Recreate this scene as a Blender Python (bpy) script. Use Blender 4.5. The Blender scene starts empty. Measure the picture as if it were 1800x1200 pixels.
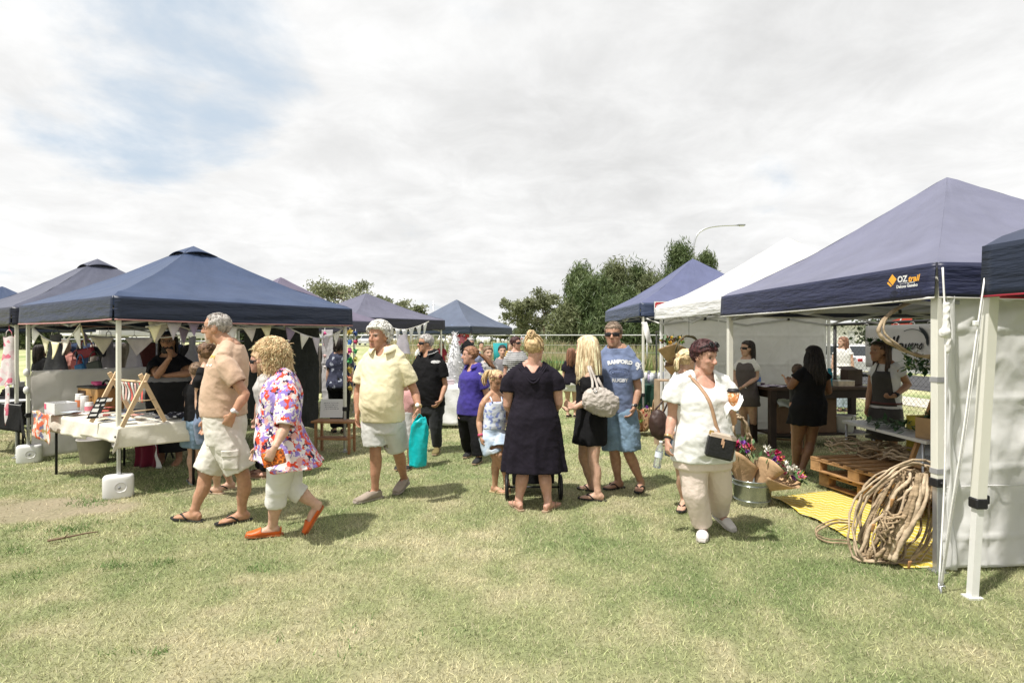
import bpy, math, random
import numpy as np
from mathutils import Vector, Matrix, noise
from mathutils.bvhtree import BVHTree
random.seed(7); np.random.seed(7)
SC = bpy.context.scene
COL = SC.collection
V = Vector
R = math.radians
# camera model: eye 1.6 m up, looking along +Y, 20 mm lens on 36 mm sensor
CX, CY, FL, CH = 900.0, 598.0, 1000.0, 1.6
def W(px, py, Y): return V(((px-CX)/FL*Y, Y, CH+(CY-py)/FL*Y))
def G(px, py, z=0.0):
    Y = (CH-z)*FL/(py-CY)
    return V(((px-CX)/FL*Y, Y, z))

# ---------------------------------------------------------------- tagging
def tag(o, label=None, cat=None, group=None, kind=None):
    if label: o['label'] = label
    if cat: o['category'] = cat
    if group: o['group'] = group
    if kind: o['kind'] = kind
    return o
def thing(name, loc, label, cat, group=None):
    o = bpy.data.objects.new(name, None); COL.objects.link(o)
    o.location = loc; o.empty_display_size = 0.1
    return tag(o, label, cat, group)
def origin(o):
    p = V((0, 0, 0))
    while o is not None:
        p = p + o.location; o = o.parent
    return p
def link(name, me, parent=None, loc=None, mats=()):
    o = bpy.data.objects.new(name, me); COL.objects.link(o)
    for m in mats: me.materials.append(m)
    if parent is not None: o.parent = parent
    if loc is not None: o.location = loc
    return o
def mesh_np(name, co, faces):
    me = bpy.data.meshes.new(name)
    me.from_pydata([tuple(c) for c in co], [], faces)
    me.update(); return me
def smooth(me, on=True):
    me.polygons.foreach_set('use_smooth', [on]*len(me.polygons))
def copy_tree(o, parent=None):
    c = o.copy(); COL.objects.link(c)
    if parent is not None: c.parent = parent
    for ch in list(o.children): copy_tree(ch, c)
    return c

# ---------------------------------------------------------------- mesh builder (world coordinates)
def frame(d):
    d = V(d).normalized()
    a = V((0, 0, 1)) if abs(d.z) < 0.93 else V((1, 0, 0))
    x = d.cross(a).normalized(); y = x.cross(d).normalized()
    return x, y, d
class MB:
    def __init__(s): s.v = []; s.f = []; s.m = []; s.mi = 0; s.sm = []
    def add(s, vs, fs, smooth=False):
        b = len(s.v); s.v.extend([tuple(v) for v in vs])
        s.f.extend([tuple(i+b for i in f) for f in fs])
        s.m.extend([s.mi]*len(fs)); s.sm.extend([smooth]*len(fs)); return s
    def box(s, c, size, rot=None, z=0.0, bev=0.0):
        x, y, h = size[0]/2, size[1]/2, size[2]/2
        if rot is None: rot = Matrix.Rotation(z, 3, 'Z')
        c = V(c)
        if bev > 0:
            b = min(bev, x*.9, y*.9, h*.9); vs = []
            for (sx, sy, sz) in [(i, j, k) for i in (-1, 1) for j in (-1, 1) for k in (-1, 1)]:
                vs += [(sx*x, sy*(y-b), sz*(h-b)), (sx*(x-b), sy*y, sz*(h-b)), (sx*(x-b), sy*(y-b), sz*h)]
            vs = [c + rot @ V(v) for v in vs]
            I = lambda i, j, k, a: ((i > 0)*4+(j > 0)*2+(k > 0))*3+a
            fs = []
            for q in (-1, 1):
                fs += [(I(q,-1,-1,0), I(q,1,-1,0), I(q,1,1,0), I(q,-1,1,0)), (I(-1,q,-1,1), I(1,q,-1,1), I(1,q,1,1), I(-1,q,1,1)), (I(-1,-1,q,2), I(1,-1,q,2), I(1,1,q,2), I(-1,1,q,2))]
                for p in (-1, 1):
                    fs += [(I(q,p,-1,0), I(q,p,-1,1), I(q,p,1,1), I(q,p,1,0)), (I(q,-1,p,0), I(q,-1,p,2), I(q,1,p,2), I(q,1,p,0)), (I(-1,q,p,1), I(-1,q,p,2), I(1,q,p,2), I(1,q,p,1))]
                    for r in (-1, 1): fs.append((I(q,p,r,0), I(q,p,r,1), I(q,p,r,2)))
            return s.add(vs, fs)
        vs = [c + rot @ V((i*x, j*y, k*h)) for i in (-1, 1) for j in (-1, 1) for k in (-1, 1)]
        return s.add(vs, [(0,1,3,2), (4,6,7,5), (0,4,5,1), (2,3,7,6), (0,2,6,4), (1,5,7,3)])
    def bar(s, p0, p1, w, h=None, up=(0, 0, 1)):
        p0, p1 = V(p0), V(p1); h = h or w; d = (p1-p0); L = d.length; d.normalize()
        u = V(up); x = d.cross(u)
        if x.length < 1e-4: x = d.cross(V((1, 0, 0)))
        x.normalize(); y = x.cross(d).normalized()
        rot = Matrix((x, d, y)).transposed()
        return s.box((p0+p1)/2, (w, L, h), rot)
    def tube(s, pts, rad, n=8, cap=True, sq=2.0, ref=None):
        """loft of ellipses along a polyline; rad: float or list of float/(rx,ry)"""
        pts = [V(p) for p in pts]; k = len(pts)
        if not isinstance(rad, (list, tuple)): rad = [rad]*k
        t = [(pts[min(i+1, k-1)]-pts[max(i-1, 0)]).normalized() for i in range(k)]
        if ref is None: x, y, _ = frame(t[0])
        else:
            x = V(ref) - V(ref).dot(t[0])*t[0]; x.normalize()
        vs = []
        for i in range(k):
            x = x - x.dot(t[i])*t[i]; x.normalize(); y = t[i].cross(x)
            r = rad[i]; rx, ry = (r, r) if not isinstance(r, (list, tuple)) else r
            for j in range(n):
                a = 2*math.pi*j/n; c, sn = math.cos(a), math.sin(a)
                if sq != 2.0:
                    c = math.copysign(abs(c)**(2/sq), c); sn = math.copysign(abs(sn)**(2/sq), sn)
                vs.append(pts[i] + x*(rx*c) + y*(ry*sn))
        fs = [(i*n+j, i*n+(j+1) % n, (i+1)*n+(j+1) % n, (i+1)*n+j) for i in range(k-1) for j in range(n)]
        if cap: fs += [tuple(range(n))[::-1], tuple((k-1)*n+j for j in range(n))]
        return s.add(vs, fs, True)
    def cyl(s, p0, p1, r0, r1=None, n=12, cap=True):
        return s.tube([p0, p1], [r0, r0 if r1 is None else r1], n, cap)
    def ell(s, c, r, rot=None, nu=14, nv=9):
        c = V(c); vs = []
        if rot is None: rot = Matrix.Identity(3)
        if not isinstance(r, (tuple, list, Vector)): r = (r, r, r)
        vs.append(c + rot @ V((0, 0, -r[2])))
        for i in range(1, nv):
            ph = -math.pi/2+math.pi*i/nv
            for j in range(nu):
                a = 2*math.pi*j/nu
                vs.append(c + rot @ V((r[0]*math.cos(ph)*math.cos(a), r[1]*math.cos(ph)*math.sin(a), r[2]*math.sin(ph))))
        vs.append(c + rot @ V((0, 0, r[2]))); e = len(vs)-1
        fs = [(0, 1+(j+1) % nu, 1+j) for j in range(nu)]
        for i in range(nv-2):
            for j in range(nu):
                fs.append((1+i*nu+j, 1+i*nu+(j+1) % nu, 1+(i+1)*nu+(j+1) % nu, 1+(i+1)*nu+j))
        b = 1+(nv-2)*nu
        fs += [(b+j, b+(j+1) % nu, e) for j in range(nu)]
        return s.add(vs, fs, True)
    def lathe(s, c, prof, n=20, rot=None):
        """prof: list of (r,z) from bottom to top, open ended profile"""
        c = V(c); vs = []
        if rot is None: rot = Matrix.Identity(3)
        for r, z in prof:
            for j in range(n):
                a = 2*math.pi*j/n; vs.append(c + rot @ V((r*math.cos(a), r*math.sin(a), z)))
        fs = [(i*n+j, i*n+(j+1) % n, (i+1)*n+(j+1) % n, (i+1)*n+j) for i in range(len(prof)-1) for j in range(n)]
        return s.add(vs, fs, True)
    def grid(s, fn, nu, nv, smooth=True):
        vs = [fn(i/nu, j/nv) for j in range(nv+1) for i in range(nu+1)]
        fs = [(j*(nu+1)+i, j*(nu+1)+i+1, (j+1)*(nu+1)+i+1, (j+1)*(nu+1)+i) for j in range(nv) for i in range(nu)]
        return s.add(vs, fs, smooth)
    def sheet(s, fn, nu, nv, th=0.004):
        """grid with thickness (both skins and rim)"""
        b = len(s.v); P = [V(fn(i/nu, j/nv)) for j in range(nv+1) for i in range(nu+1)]
        w = nu+1; N = []
        for j in range(nv+1):
            for i in range(w):
                du = P[j*w+min(i+1, nu)]-P[j*w+max(i-1, 0)]; dv = P[min(j+1, nv)*w+i]-P[max(j-1, 0)*w+i]
                n = du.cross(dv); N.append(n.normalized() if n.length > 1e-9 else V((0, 0, 1)))
        q = len(P); vs = P + [p - n*th for p, n in zip(P, N)]
        fs = []
        for j in range(nv):
            for i in range(nu):
                a, b2, c, d = j*w+i, j*w+i+1, (j+1)*w+i+1, (j+1)*w+i
                fs += [(a, b2, c, d), (q+d, q+c, q+b2, q+a)]
        for i in range(nu): fs += [(i+1, i, q+i, q+i+1), (nv*w+i, nv*w+i+1, q+nv*w+i+1, q+nv*w+i)]
        for j in range(nv): fs += [(j*w, (j+1)*w, q+(j+1)*w, q+j*w), ((j+1)*w+nu, j*w+nu, q+j*w+nu, q+(j+1)*w+nu)]
        return s.add(vs, fs, True)
    def prism(s, poly, n, th):
        """flat polygon (list of points) extruded along n by th"""
        n = V(n).normalized()*th; k = len(poly); P = [V(p) for p in poly]
        vs = P+[p+n for p in P]
        fs = [tuple(range(k))[::-1], tuple(range(k, 2*k))]+[(i, (i+1) % k, k+(i+1) % k, k+i) for i in range(k)]
        return s.add(vs, fs)
    def build(s, name, mats, parent=None, loc=None):
        if not isinstance(mats, (list, tuple)): mats = [mats]
        o0 = origin(parent) if parent is not None else (V(loc) if loc is not None else V((0, 0, 0)))
        me = bpy.data.meshes.new(name)
        me.from_pydata([(v[0]-o0.x, v[1]-o0.y, v[2]-o0.z) for v in s.v], [], s.f)
        for m in mats: me.materials.append(m)
        me.polygons.foreach_set('material_index', s.m)
        me.polygons.foreach_set('use_smooth', s.sm)
        me.update()
        return link(name, me, parent, loc if parent is None else None)

def spline(pts, n):
    """Catmull-Rom through points"""
    P = [V(p) for p in pts]; P = [2*P[0]-P[1]]+P+[2*P[-1]-P[-2]]; out = []
    k = len(P)-3
    for i in range(n+1):
        t = i/n*k; a = min(int(t), k-1); u = t-a
        p0, p1, p2, p3 = P[a:a+4]
        out.append(0.5*((2*p1)+(p2-p0)*u+(2*p0-5*p1+4*p2-p3)*u*u+(3*p1-p0-3*p2+p3)*u**3))
    return out

# ---------------------------------------------------------------- materials
_mats = {}
def nt(m):
    m.use_nodes = True
    return m.node_tree.nodes, m.node_tree.links, m.node_tree.nodes['Principled BSDF']
def N(nodes, typ, **kw):
    n = nodes.new(typ)
    for k, v in kw.items():
        if k.startswith('_'): setattr(n, k[1:], v)
        else: n.inputs[k.replace('__', ' ')].default_value = v
    return n
def ramp(nodes, stops, interp='LINEAR'):
    r = nodes.new('ShaderNodeValToRGB'); r.color_ramp.interpolation = interp
    e = r.color_ramp.elements
    while len(e) < len(stops): e.new(0.5)
    for el, (p, c) in zip(e, stops): el.position = p; el.color = (*c[:3], 1)
    return r
def c3(c, k=1.0): return tuple(min(1, x*k) for x in c[:3])
def M(key, col, rough=0.7, var=0.15, vs=6.0, bump=0.0, bs=60.0, spec=0.4, metal=0.0, st=(1, 1, 1), sheen=0.0, trans=0.0, alpha=1.0, ior=1.45, col2=None, detail=4.0, sss=0.0):
    if key in _mats: return _mats[key]
    m = bpy.data.materials.new(key); ns, ls, b = nt(m)
    tc = N(ns, 'ShaderNodeTexCoord'); mp = N(ns, 'ShaderNodeMapping'); mp.inputs['Scale'].default_value = st
    ls.new(tc.outputs['Object'], mp.inputs['Vector'])
    nz = N(ns, 'ShaderNodeTexNoise', Scale=vs, Detail=detail, Roughness=0.6); ls.new(mp.outputs[0], nz.inputs['Vector'])
    r = ramp(ns, [(0.3, c3(col, 1-var)), (0.7, c3(col2 or col, 1+var))])
    ls.new(nz.outputs['Fac'], r.inputs[0]); ls.new(r.outputs[0], b.inputs['Base Color'])
    b.inputs['Roughness'].default_value = rough; b.inputs['Metallic'].default_value = metal
    b.inputs['Specular IOR Level'].default_value = spec; b.inputs['IOR'].default_value = ior
    if sheen: b.inputs['Sheen Weight'].default_value = sheen
    if trans: b.inputs['Transmission Weight'].default_value = trans
    if sss:
        b.inputs['Subsurface Weight'].default_value = sss; b.inputs['Subsurface Radius'].default_value = (1, .35, .2); b.inputs['Subsurface Scale'].default_value = 0.012
    if alpha < 1: b.inputs['Alpha'].default_value = alpha
    if bump:
        n2 = N(ns, 'ShaderNodeTexNoise', Scale=bs, Detail=3.0); ls.new(mp.outputs[0], n2.inputs['Vector'])
        bp = N(ns, 'ShaderNodeBump', Strength=bump, Distance=0.02); ls.new(n2.outputs['Fac'], bp.inputs['Height']); ls.new(bp.outputs[0], b.inputs['Normal'])
    _mats[key] = m; return m
def cloth(key, col, var=0.10, rough=0.85, bump=0.25, sheen=0.1, **k):
    return M('cloth_'+key, col, rough, var, 9.0, bump, 22.0, 0.25, sheen=sheen, **k)
def fabric_translucent(key, col, rough=0.55, tr=0.35, var=0.1, bump=0.3, bs=5.0, spec=0.4, st=(1, 1, 1), sheen=0.0):
    """thin canopy cloth: diffuse front with light coming through"""
    if key in _mats: return _mats[key]
    m = M(key, col, rough, var, 2.5, bump, bs, spec, st=st, sheen=sheen)
    ns, ls = m.node_tree.nodes, m.node_tree.links
    b = ns['Principled BSDF']; out = [n for n in ns if n.type == 'OUTPUT_MATERIAL'][0]
    t = N(ns, 'ShaderNodeBsdfTranslucent'); t.inputs['Color'].default_value = (*c3(col, 1.0), 1)
    mx = N(ns, 'ShaderNodeMixShader'); mx.inputs[0].default_value = tr
    ls.new(b.outputs[0], mx.inputs[1]); ls.new(t.outputs[0], mx.inputs[2]); ls.new(mx.outputs[0], out.inputs[0])
    return m
def pattern(key, stops, scale=8.0, kind='voronoi', distort=0.0, st=(1, 1, 1), rough=0.85, bump=0.2, interp='CONSTANT', dscale=4.0):
    if key in _mats: return _mats[key]
    m = bpy.data.materials.new(key); ns, ls, b = nt(m)
    tc = N(ns, 'ShaderNodeTexCoord'); mp = N(ns, 'ShaderNodeMapping'); mp.inputs['Scale'].default_value = st
    ls.new(tc.outputs['Object'], mp.inputs['Vector']); vec = mp.outputs[0]
    if distort:
        dn = N(ns, 'ShaderNodeTexNoise', Scale=dscale, Detail=4.0); ls.new(vec, dn.inputs['Vector'])
        ma = N(ns, 'ShaderNodeVectorMath', _operation='MULTIPLY_ADD'); ls.new(dn.outputs['Color'], ma.inputs[0])
        ma.inputs[1].default_value = (distort,)*3; ls.new(vec, ma.inputs[2]); vec = ma.outputs[0]
    if kind == 'voronoi':
        t = N(ns, 'ShaderNodeTexVoronoi', Scale=scale); ls.new(vec, t.inputs['Vector'])
        sp = N(ns, 'ShaderNodeSeparateColor'); ls.new(t.outputs['Color'], sp.inputs[0]); fac = sp.outputs[0]
    elif kind == 'noise':
        t = N(ns, 'ShaderNodeTexNoise', Scale=scale, Detail=3.0); ls.new(vec, t.inputs['Vector']); fac = t.outputs['Fac']
    elif kind == 'stripe':
        t = N(ns, 'ShaderNodeTexWave', Scale=scale); t.bands_direction = 'Z'; ls.new(vec, t.inputs['Vector']); fac = t.outputs['Fac']
    r = ramp(ns, stops, interp); ls.new(fac, r.inputs[0]); ls.new(r.outputs[0], b.inputs['Base Color'])
    b.inputs['Roughness'].default_value = rough; b.inputs['Specular IOR Level'].default_value = 0.25
    n2 = N(ns, 'ShaderNodeTexNoise', Scale=22.0); ls.new(tc.outputs['Object'], n2.inputs['Vector'])
    bp = N(ns, 'ShaderNodeBump', Strength=bump, Distance=0.02); ls.new(n2.outputs['Fac'], bp.inputs['Height']); ls.new(bp.outputs[0], b.inputs['Normal'])
    _mats[key] = m; return m

white_paint = M('white_paint', (.72, .72, .70), .45, .05, 5, .05, 30)
pole_cream = M('pole_cream', (.68, .67, .60), .4, .05, 3, .03, 20)
steel = M('steel', (.55, .56, .58), .35, .1, 10, metal=.8)
black_plastic = M('black_plastic', (.015, .015, .017), .5, .2, 8)
black_metal = M('black_metal', (.02, .02, .022), .4, .2, 8, metal=.3)
rope_white = M('rope_white', (.75, .74, .72), .8, .1, 60)
kraft = M('kraft_paper', (.45, .30, .17), .8, .15, 14, .4, 18)
cardboard = M('cardboard', (.36, .24, .13), .85, .1, 6, .1, 30)
pine = M('pine_wood', (.60, .42, .25), .65, .22, 5, .15, 40, st=(2, 2, 12))
paper_white = M('paper_white', (.75, .75, .74), .8, .04, 5)

leaf_dark = M('leaf_dark', (.03, .085, .025), .45, .4, 12, spec=.5); clear_pet = M('clear_pet', (.85, .9, .92), .08, .02, trans=.85, ior=1.2)
# flat writing laid on a surface: text glyphs as thin mesh
def text_mesh(body, size, shear=0.0, bold=0.0, font_space=1.0):
    cu = bpy.data.curves.new('txt', 'FONT'); cu.body = body; cu.size = size; cu.align_x = 'CENTER'; cu.align_y = 'CENTER'
    cu.shear = shear; cu.offset = bold; cu.resolution_u = 3; cu.space_character = font_space
    o = bpy.data.objects.new('txt', cu); COL.objects.link(o)
    dg = bpy.context.evaluated_depsgraph_get()
    me = bpy.data.meshes.new_from_object(o.evaluated_get(dg))
    co = [v.co.copy() for v in me.vertices]; fs = [tuple(p.vertices) for p in me.polygons]
    bpy.data.objects.remove(o); bpy.data.curves.remove(cu); bpy.data.meshes.remove(me)
    return co, fs
def lettering(name, body, size, c, xdir, ydir, mat, parent, off=0.003, shear=0.0, bold=0.0, bend=0.0, wrap=None):
    """glyphs centred at c, baseline along xdir; wrap=(bvh, dir): pushed along dir until they lie on that surface"""
    co, fs = text_mesh(body, size, shear, bold); x = V(xdir).normalized(); y = V(ydir).normalized(); n = x.cross(y).normalized()
    m = MB(); vs = []
    for q in co:
        qx, qy = q.x, q.y
        if bend:
            a = qx/bend; qx, qy = (bend+qy)*math.sin(a), (bend+qy)*math.cos(a)-bend
        p = V(c)+x*qx+y*qy+n*off
        if wrap:
            bvh, d = wrap; h = bvh.ray_cast(p-V(d)*0.6, V(d))
            if h[0] is not None: p = h[0]-V(d)*off
        vs.append(p)
    m.add(vs, fs)
    return m.build(name, mat, parent)

def scribble(name, c, xd, yd, w, h, rows, mat, parent, seed=0, th=.35):
    """rows of small illegible writing marks"""
    rs = random.Random(seed); x, y = V(xd).normalized(), V(yd).normalized(); n = x.cross(y); m = MB(); rh = h/rows
    for r in range(rows):
        q = -w/2*rs.uniform(.75, 1); e = w/2*rs.uniform(.6, 1)
        while q < e:
            L = rs.uniform(.25, 1.1)*rh; k = rh*th*rs.uniform(.6, 1.2); p = V(c)+x*(q+L/2)+y*(h/2-rh*(r+.5)+rs.uniform(-.05, .05)*rh)
            m.prism([p-x*L/2-y*k/2, p+x*L/2-y*k*rs.uniform(.2, .7), p+x*L/2+y*k/2, p-x*L/2+y*k*rs.uniform(.2, .7)], n, .0015); q += L+rh*rs.uniform(.12, .5)
    return m.build(name, mat, parent)
# ================================================================ people
def remesh_np(mb, voxel, it=3):
    me = bpy.data.meshes.new('tmp'); me.from_pydata(mb.v, [], mb.f); me.update()
    o = bpy.data.objects.new('tmp', me); COL.objects.link(o)
    md = o.modifiers.new('r', 'REMESH'); md.mode = 'VOXEL'; md.voxel_size = voxel
    if it:
        sm = o.modifiers.new('s', 'SMOOTH'); sm.factor = 0.5; sm.iterations = it
    dg = bpy.context.evaluated_depsgraph_get()
    r = bpy.data.meshes.new_from_object(o.evaluated_get(dg))
    bpy.data.objects.remove(o); bpy.data.meshes.remove(me)
    return r
def get_co(me):
    a = np.empty(len(me.vertices)*3, np.float32); me.vertices.foreach_get('co', a); return a.reshape(-1, 3).astype(np.float64)
def get_no(me):
    a = np.empty(len(me.vertices)*3, np.float32); me.vertices.foreach_get('normal', a); return a.reshape(-1, 3).astype(np.float64)
def set_co(me, a): me.vertices.foreach_set('co', a.astype(np.float32).ravel()); me.update()
def cut(me, bad):
    """rebuild mesh without the faces flagged in bad"""
    co = get_co(me); fs = [tuple(p.vertices) for p, b in zip(me.polygons, bad) if not b]
    used = sorted({i for f in fs for i in f}); ix = {u: k for k, u in enumerate(used)}
    m2 = bpy.data.meshes.new('g'); m2.from_pydata([tuple(co[u]) for u in used], [], [tuple(ix[i] for i in f) for f in fs])
    bpy.data.meshes.remove(me); m2.update()
    cnt = {}
    for p in m2.polygons:
        for e in p.edge_keys: cnt[e] = cnt.get(e, 0)+1
    nb = {}
    for (a, b), c in cnt.items():
        if c == 1: nb.setdefault(a, []).append(b); nb.setdefault(b, []).append(a)
    if nb:
        co = get_co(m2); ks = [k for k in nb if len(nb[k]) == 2]; i0 = np.array(ks, int); i1 = np.array([nb[k] for k in ks], int)
        if len(ks):
            for _ in range(8): co[i0] = .4*co[i0]+.3*co[i1[:, 0]]+.3*co[i1[:, 1]]
            set_co(m2, co)
    return m2
def fnorm(me):
    a = np.empty(len(me.polygons)*3, np.float32); me.polygons.foreach_get('normal', a); return a.reshape(-1, 3).astype(np.float64)
def end_cap(fc, fn, e, dr, r):
    q = fc-np.array(e); d = np.array(dr); al = q@d; pr = np.linalg.norm(q-np.outer(al, d), axis=1)
    return (np.abs(al) < .03) & (pr < r*1.12) & (fn@d > .45)
def fcent(me):
    a = np.empty(len(me.polygons)*3, np.float32); me.polygons.foreach_get('center', a); return a.reshape(-1, 3).astype(np.float64)
def wrinkle(me, amp, k=(9, 9, 13), seed=0.0):
    if amp <= 0: return
    amp *= .8
    co, no = get_co(me), get_no(me); d = np.empty(len(co)); nn = noise.noise
    for i, (x, y, z) in enumerate(co):
        sh_ = .6*math.sin(z*5+seed); a = nn((x*k[0]+seed+z*2.2, y*k[1]+sh_, z*k[2]*.55-x*1.5)); b = nn((x*k[0]*2.1+seed+5, y*k[1]*2.1, z*k[2]*1.9+x*6))
        d[i] = (1-2.2*abs(a))*0.7+(1-2.2*abs(b))*0.35-0.3
    set_co(me, co+no*(d*amp)[:, None])

_skin = None
def skin_mat():
    global _skin
    if _skin: return _skin
    m = bpy.data.materials.new('skin'); ns, ls, b = nt(m)
    at = N(ns, 'ShaderNodeAttribute'); at.attribute_name = 'col'
    tc = N(ns, 'ShaderNodeTexCoord'); nz = N(ns, 'ShaderNodeTexNoise', Scale=28.0, Detail=4.0); ls.new(tc.outputs['Object'], nz.inputs['Vector'])
    r = ramp(ns, [(0.3, (.86, .80, .78)), (0.7, (1.08, 1.06, 1.06))]); ls.new(nz.outputs['Fac'], r.inputs[0])
    mx = N(ns, 'ShaderNodeMix', _data_type='RGBA', _blend_type='MULTIPLY'); mx.inputs[0].default_value = 1
    ls.new(at.outputs['Color'], mx.inputs[6]); ls.new(r.outputs[0], mx.inputs[7]); ls.new(mx.outputs[2], b.inputs['Base Color'])
    b.inputs['Roughness'].default_value = 0.5; b.inputs['Specular IOR Level'].default_value = 0.35
    b.inputs['Subsurface Weight'].default_value = 0.12; b.inputs['Subsurface Radius'].default_value = (1, .35, .2); b.inputs['Subsurface Scale'].default_value = 0.01
    n2 = N(ns, 'ShaderNodeTexNoise', Scale=120.0); ls.new(tc.outputs['Object'], n2.inputs['Vector'])
    bp = N(ns, 'ShaderNodeBump', Strength=0.12, Distance=0.01); ls.new(n2.outputs['Fac'], bp.inputs['Height']); ls.new(bp.outputs[0], b.inputs['Normal'])
    _skin = m; return m
def hair_mat(key, c1, c2):
    if 'hair_'+key in _mats: return [_mats['hair_'+key+q] for q in ('', '_d', '_l')]
    mid = tuple((x+y)/2 for x, y in zip(c1, c2))
    return [M('hair_'+key+q, c3(a_), .5, .25, 14, .35, 60, .45, st=(3, 3, .7), col2=c3(b_)) for q, a_, b_ in (('', c1, c2), ('_d', c3(c1, .6), c3(mid, .8)), ('_l', mid, c3(c2, 1.35)))]

TAN, FAIR, PINK, DARKT = (.46, .265, .17), (.55, .36, .26), (.53, .315, .235), (.22, .115, .065)
PROF = {  # t: half width, half depth, forward offset (metres, for a 1.75 m person)
 'm': [(-.22, .165, .11, -.01), (-.02, .172, .122, -.012), (.2, .165, .118, 0), (.4, .158, .118, .01), (.6, .168, .125, .008), (.76, .176, .122, 0), (.87, .135, .092, -.005), (1.0, .075, .068, 0)],
 'f': [(-.22, .175, .115, -.015), (-.02, .182, .125, -.02), (.2, .155, .108, -.002), (.4, .132, .095, .005), (.6, .142, .108, .012), (.73, .150, .118, .018), (.87, .112, .082, -.005), (1.0, .062, .058, 0)],
 'c': [(-.22, .13, .095, -.01), (-.02, .135, .1, -.01), (.2, .125, .095, 0), (.4, .12, .092, .008), (.6, .125, .092, .004), (.76, .13, .09, 0), (.88, .10, .072, 0), (1.0, .055, .05, 0)],
}
class Person:
    def __init__(s, label, yaw, top, chin, hx, neck, pel, L=None, Rr=None, legL=None, legR=None, hyaw=None, hpitch=0, sex='m', girth=1.0, belly=0.0, fat=1.0,
                 skin=TAN, Y0=None, vox=.0075, k=None, hcap=.255, brow=(.10, .07, .05), dl=0.0, shw=None, tilt=0.0, lips=(.40, .16, .13)):
        s.yaw, s.vox, s.skin, s.sex = R(yaw), vox, skin, sex; s.brow, s.lips, s.fat = brow, lips, fat
        if Y0 is None:
            ys = []
            for g in (legL, legR):
                if g and g.get('hz', 0) == 0: ys.append((G(*g['heel']).y+G(*g['toe']).y)/2)
            Y0 = sum(ys)/len(ys)
        s.Y0 = Y0; s.px = Y0/1000.0
        s.f = V((math.sin(s.yaw), -math.cos(s.yaw), 0)); s.l = V((math.cos(s.yaw), math.sin(s.yaw), 0))
        s.root = thing('person', (0, 0, 0), label, 'person')
        pelP = W(pel[0], pel[1], Y0); neckP = W(neck[0], neck[1], Y0-dl)
        s.pel, s.neck = pelP, neckP
        s.hh = min((chin[1]-top[1])*s.px, hcap)
        foot_z = 0.0
        s.k = k or max(.55, (W(0, top[1], Y0).z)/1.75)
        s.up = (neckP-pelP).normalized()
        base = V(((pelP.x+neckP.x)/2, Y0, 0))
        gx = []
        for g in (legL, legR):
            if g: p = G(*g['toe']); gx.append(p)
        if gx: base = V((sum(p.x for p in gx)/len(gx), sum(p.y for p in gx)/len(gx), 0))
        s.root.location = base; s.base = base
        # head frame
        hy = R(yaw if hyaw is None else hyaw); hp = R(hpitch)
        s.hf = V((math.sin(hy)*math.cos(hp), -math.cos(hy)*math.cos(hp), math.sin(hp))); s.hl = V((math.cos(hy), math.sin(hy), 0)); s.hu = s.hf.cross(s.hl)
        if tilt:
            q = Matrix.Rotation(R(tilt), 3, s.hf); s.hl = q @ s.hl; s.hu = q @ s.hu
        topP = W(hx, top[1], Y0-dl); s.hc = topP - V((0, 0, 1))*s.hh*0.5
        kk = s.k; P = PROF[sex]; s.pt = np.array([p[0] for p in P])
        s.pw = np.array([p[1] for p in P])*kk*girth; s.pd = np.array([p[2] for p in P])*kk*(1+(girth-1)*.8); s.pf = np.array([p[3] for p in P])*kk
        if belly:
            w = np.exp(-((s.pt-.28)/.26)**2); s.pd = s.pd + belly*w*.6; s.pf = s.pf + belly*w*.55; s.pw = s.pw+belly*w*.25
        s.pw[-1] = P[-1][1]*kk; s.pd[-1] = P[-1][2]*kk
        fa = fat*kk
        s.arm_r = [(0, .056*fa), (.25, .053*fa), (.5, .05*fa), (.85, .041*kk*(fat+1)/2), (1, .040*kk*(fat+1)/2), (1.25, .043*kk*(fat+1)/2), (1.6, .034*kk), (2, .026*kk)]
        s.leg_r = [(0, .094*fa), (.3, .088*fa), (.65, .072*fa), (.95, .057*kk*(fat+1)/2), (1.05, .055*kk*(fat+1)/2), (1.3, .059*kk*(fat+1)/2), (1.5, .053*kk*(fat+1)/2), (1.8, .038*kk*(fat+1)/2), (2, .037*kk*(fat+1)/2)]
        sw = shw if shw else {'m': .185, 'f': .155, 'c': .135}[sex]*kk*(1+(girth-1)*.5)
        s.arms = {}; s.legs = {}
        for side, a, sg in (('L', L, 1), ('R', Rr, -1)):
            c = s.ring_c(.80); sh = c + s.l*(sg*sw*.95)
            if a is None: a = {}
            if 'sh' in a: sh = W(a['sh'][0], a['sh'][1], sh.y)
            ua, fo = .315*kk, .265*kk
            if 'el' in a:
                e = a['el']; el = W(e[0], e[1], sh.y+(e[2] if len(e) > 2 else 0)); w_ = a['wr']; wr = W(w_[0], w_[1], sh.y+(w_[2] if len(w_) > 2 else 0))
            else:
                el = sh + V((0, 0, -1))*ua + s.l*sg*.05*kk; wr = el + V((0, 0, -1))*fo + s.f*.06
            if 'ha' in a: h = a['ha']; hd = W(h[0], h[1], sh.y+(h[2] if len(h) > 2 else (a['wr'][2] if len(a['wr']) > 2 else 0)))
            else: hd = wr + (wr-el).normalized()*.1*kk
            s.arms[side] = dict(sh=sh, el=el, wr=wr, hd=hd, sg=sg, curl=a.get('curl', 28), thumb=a.get('thumb'))
        hw = {'m': .088, 'f': .088, 'c': .068}[sex]*kk*(1+(girth-1)*.4)
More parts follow.
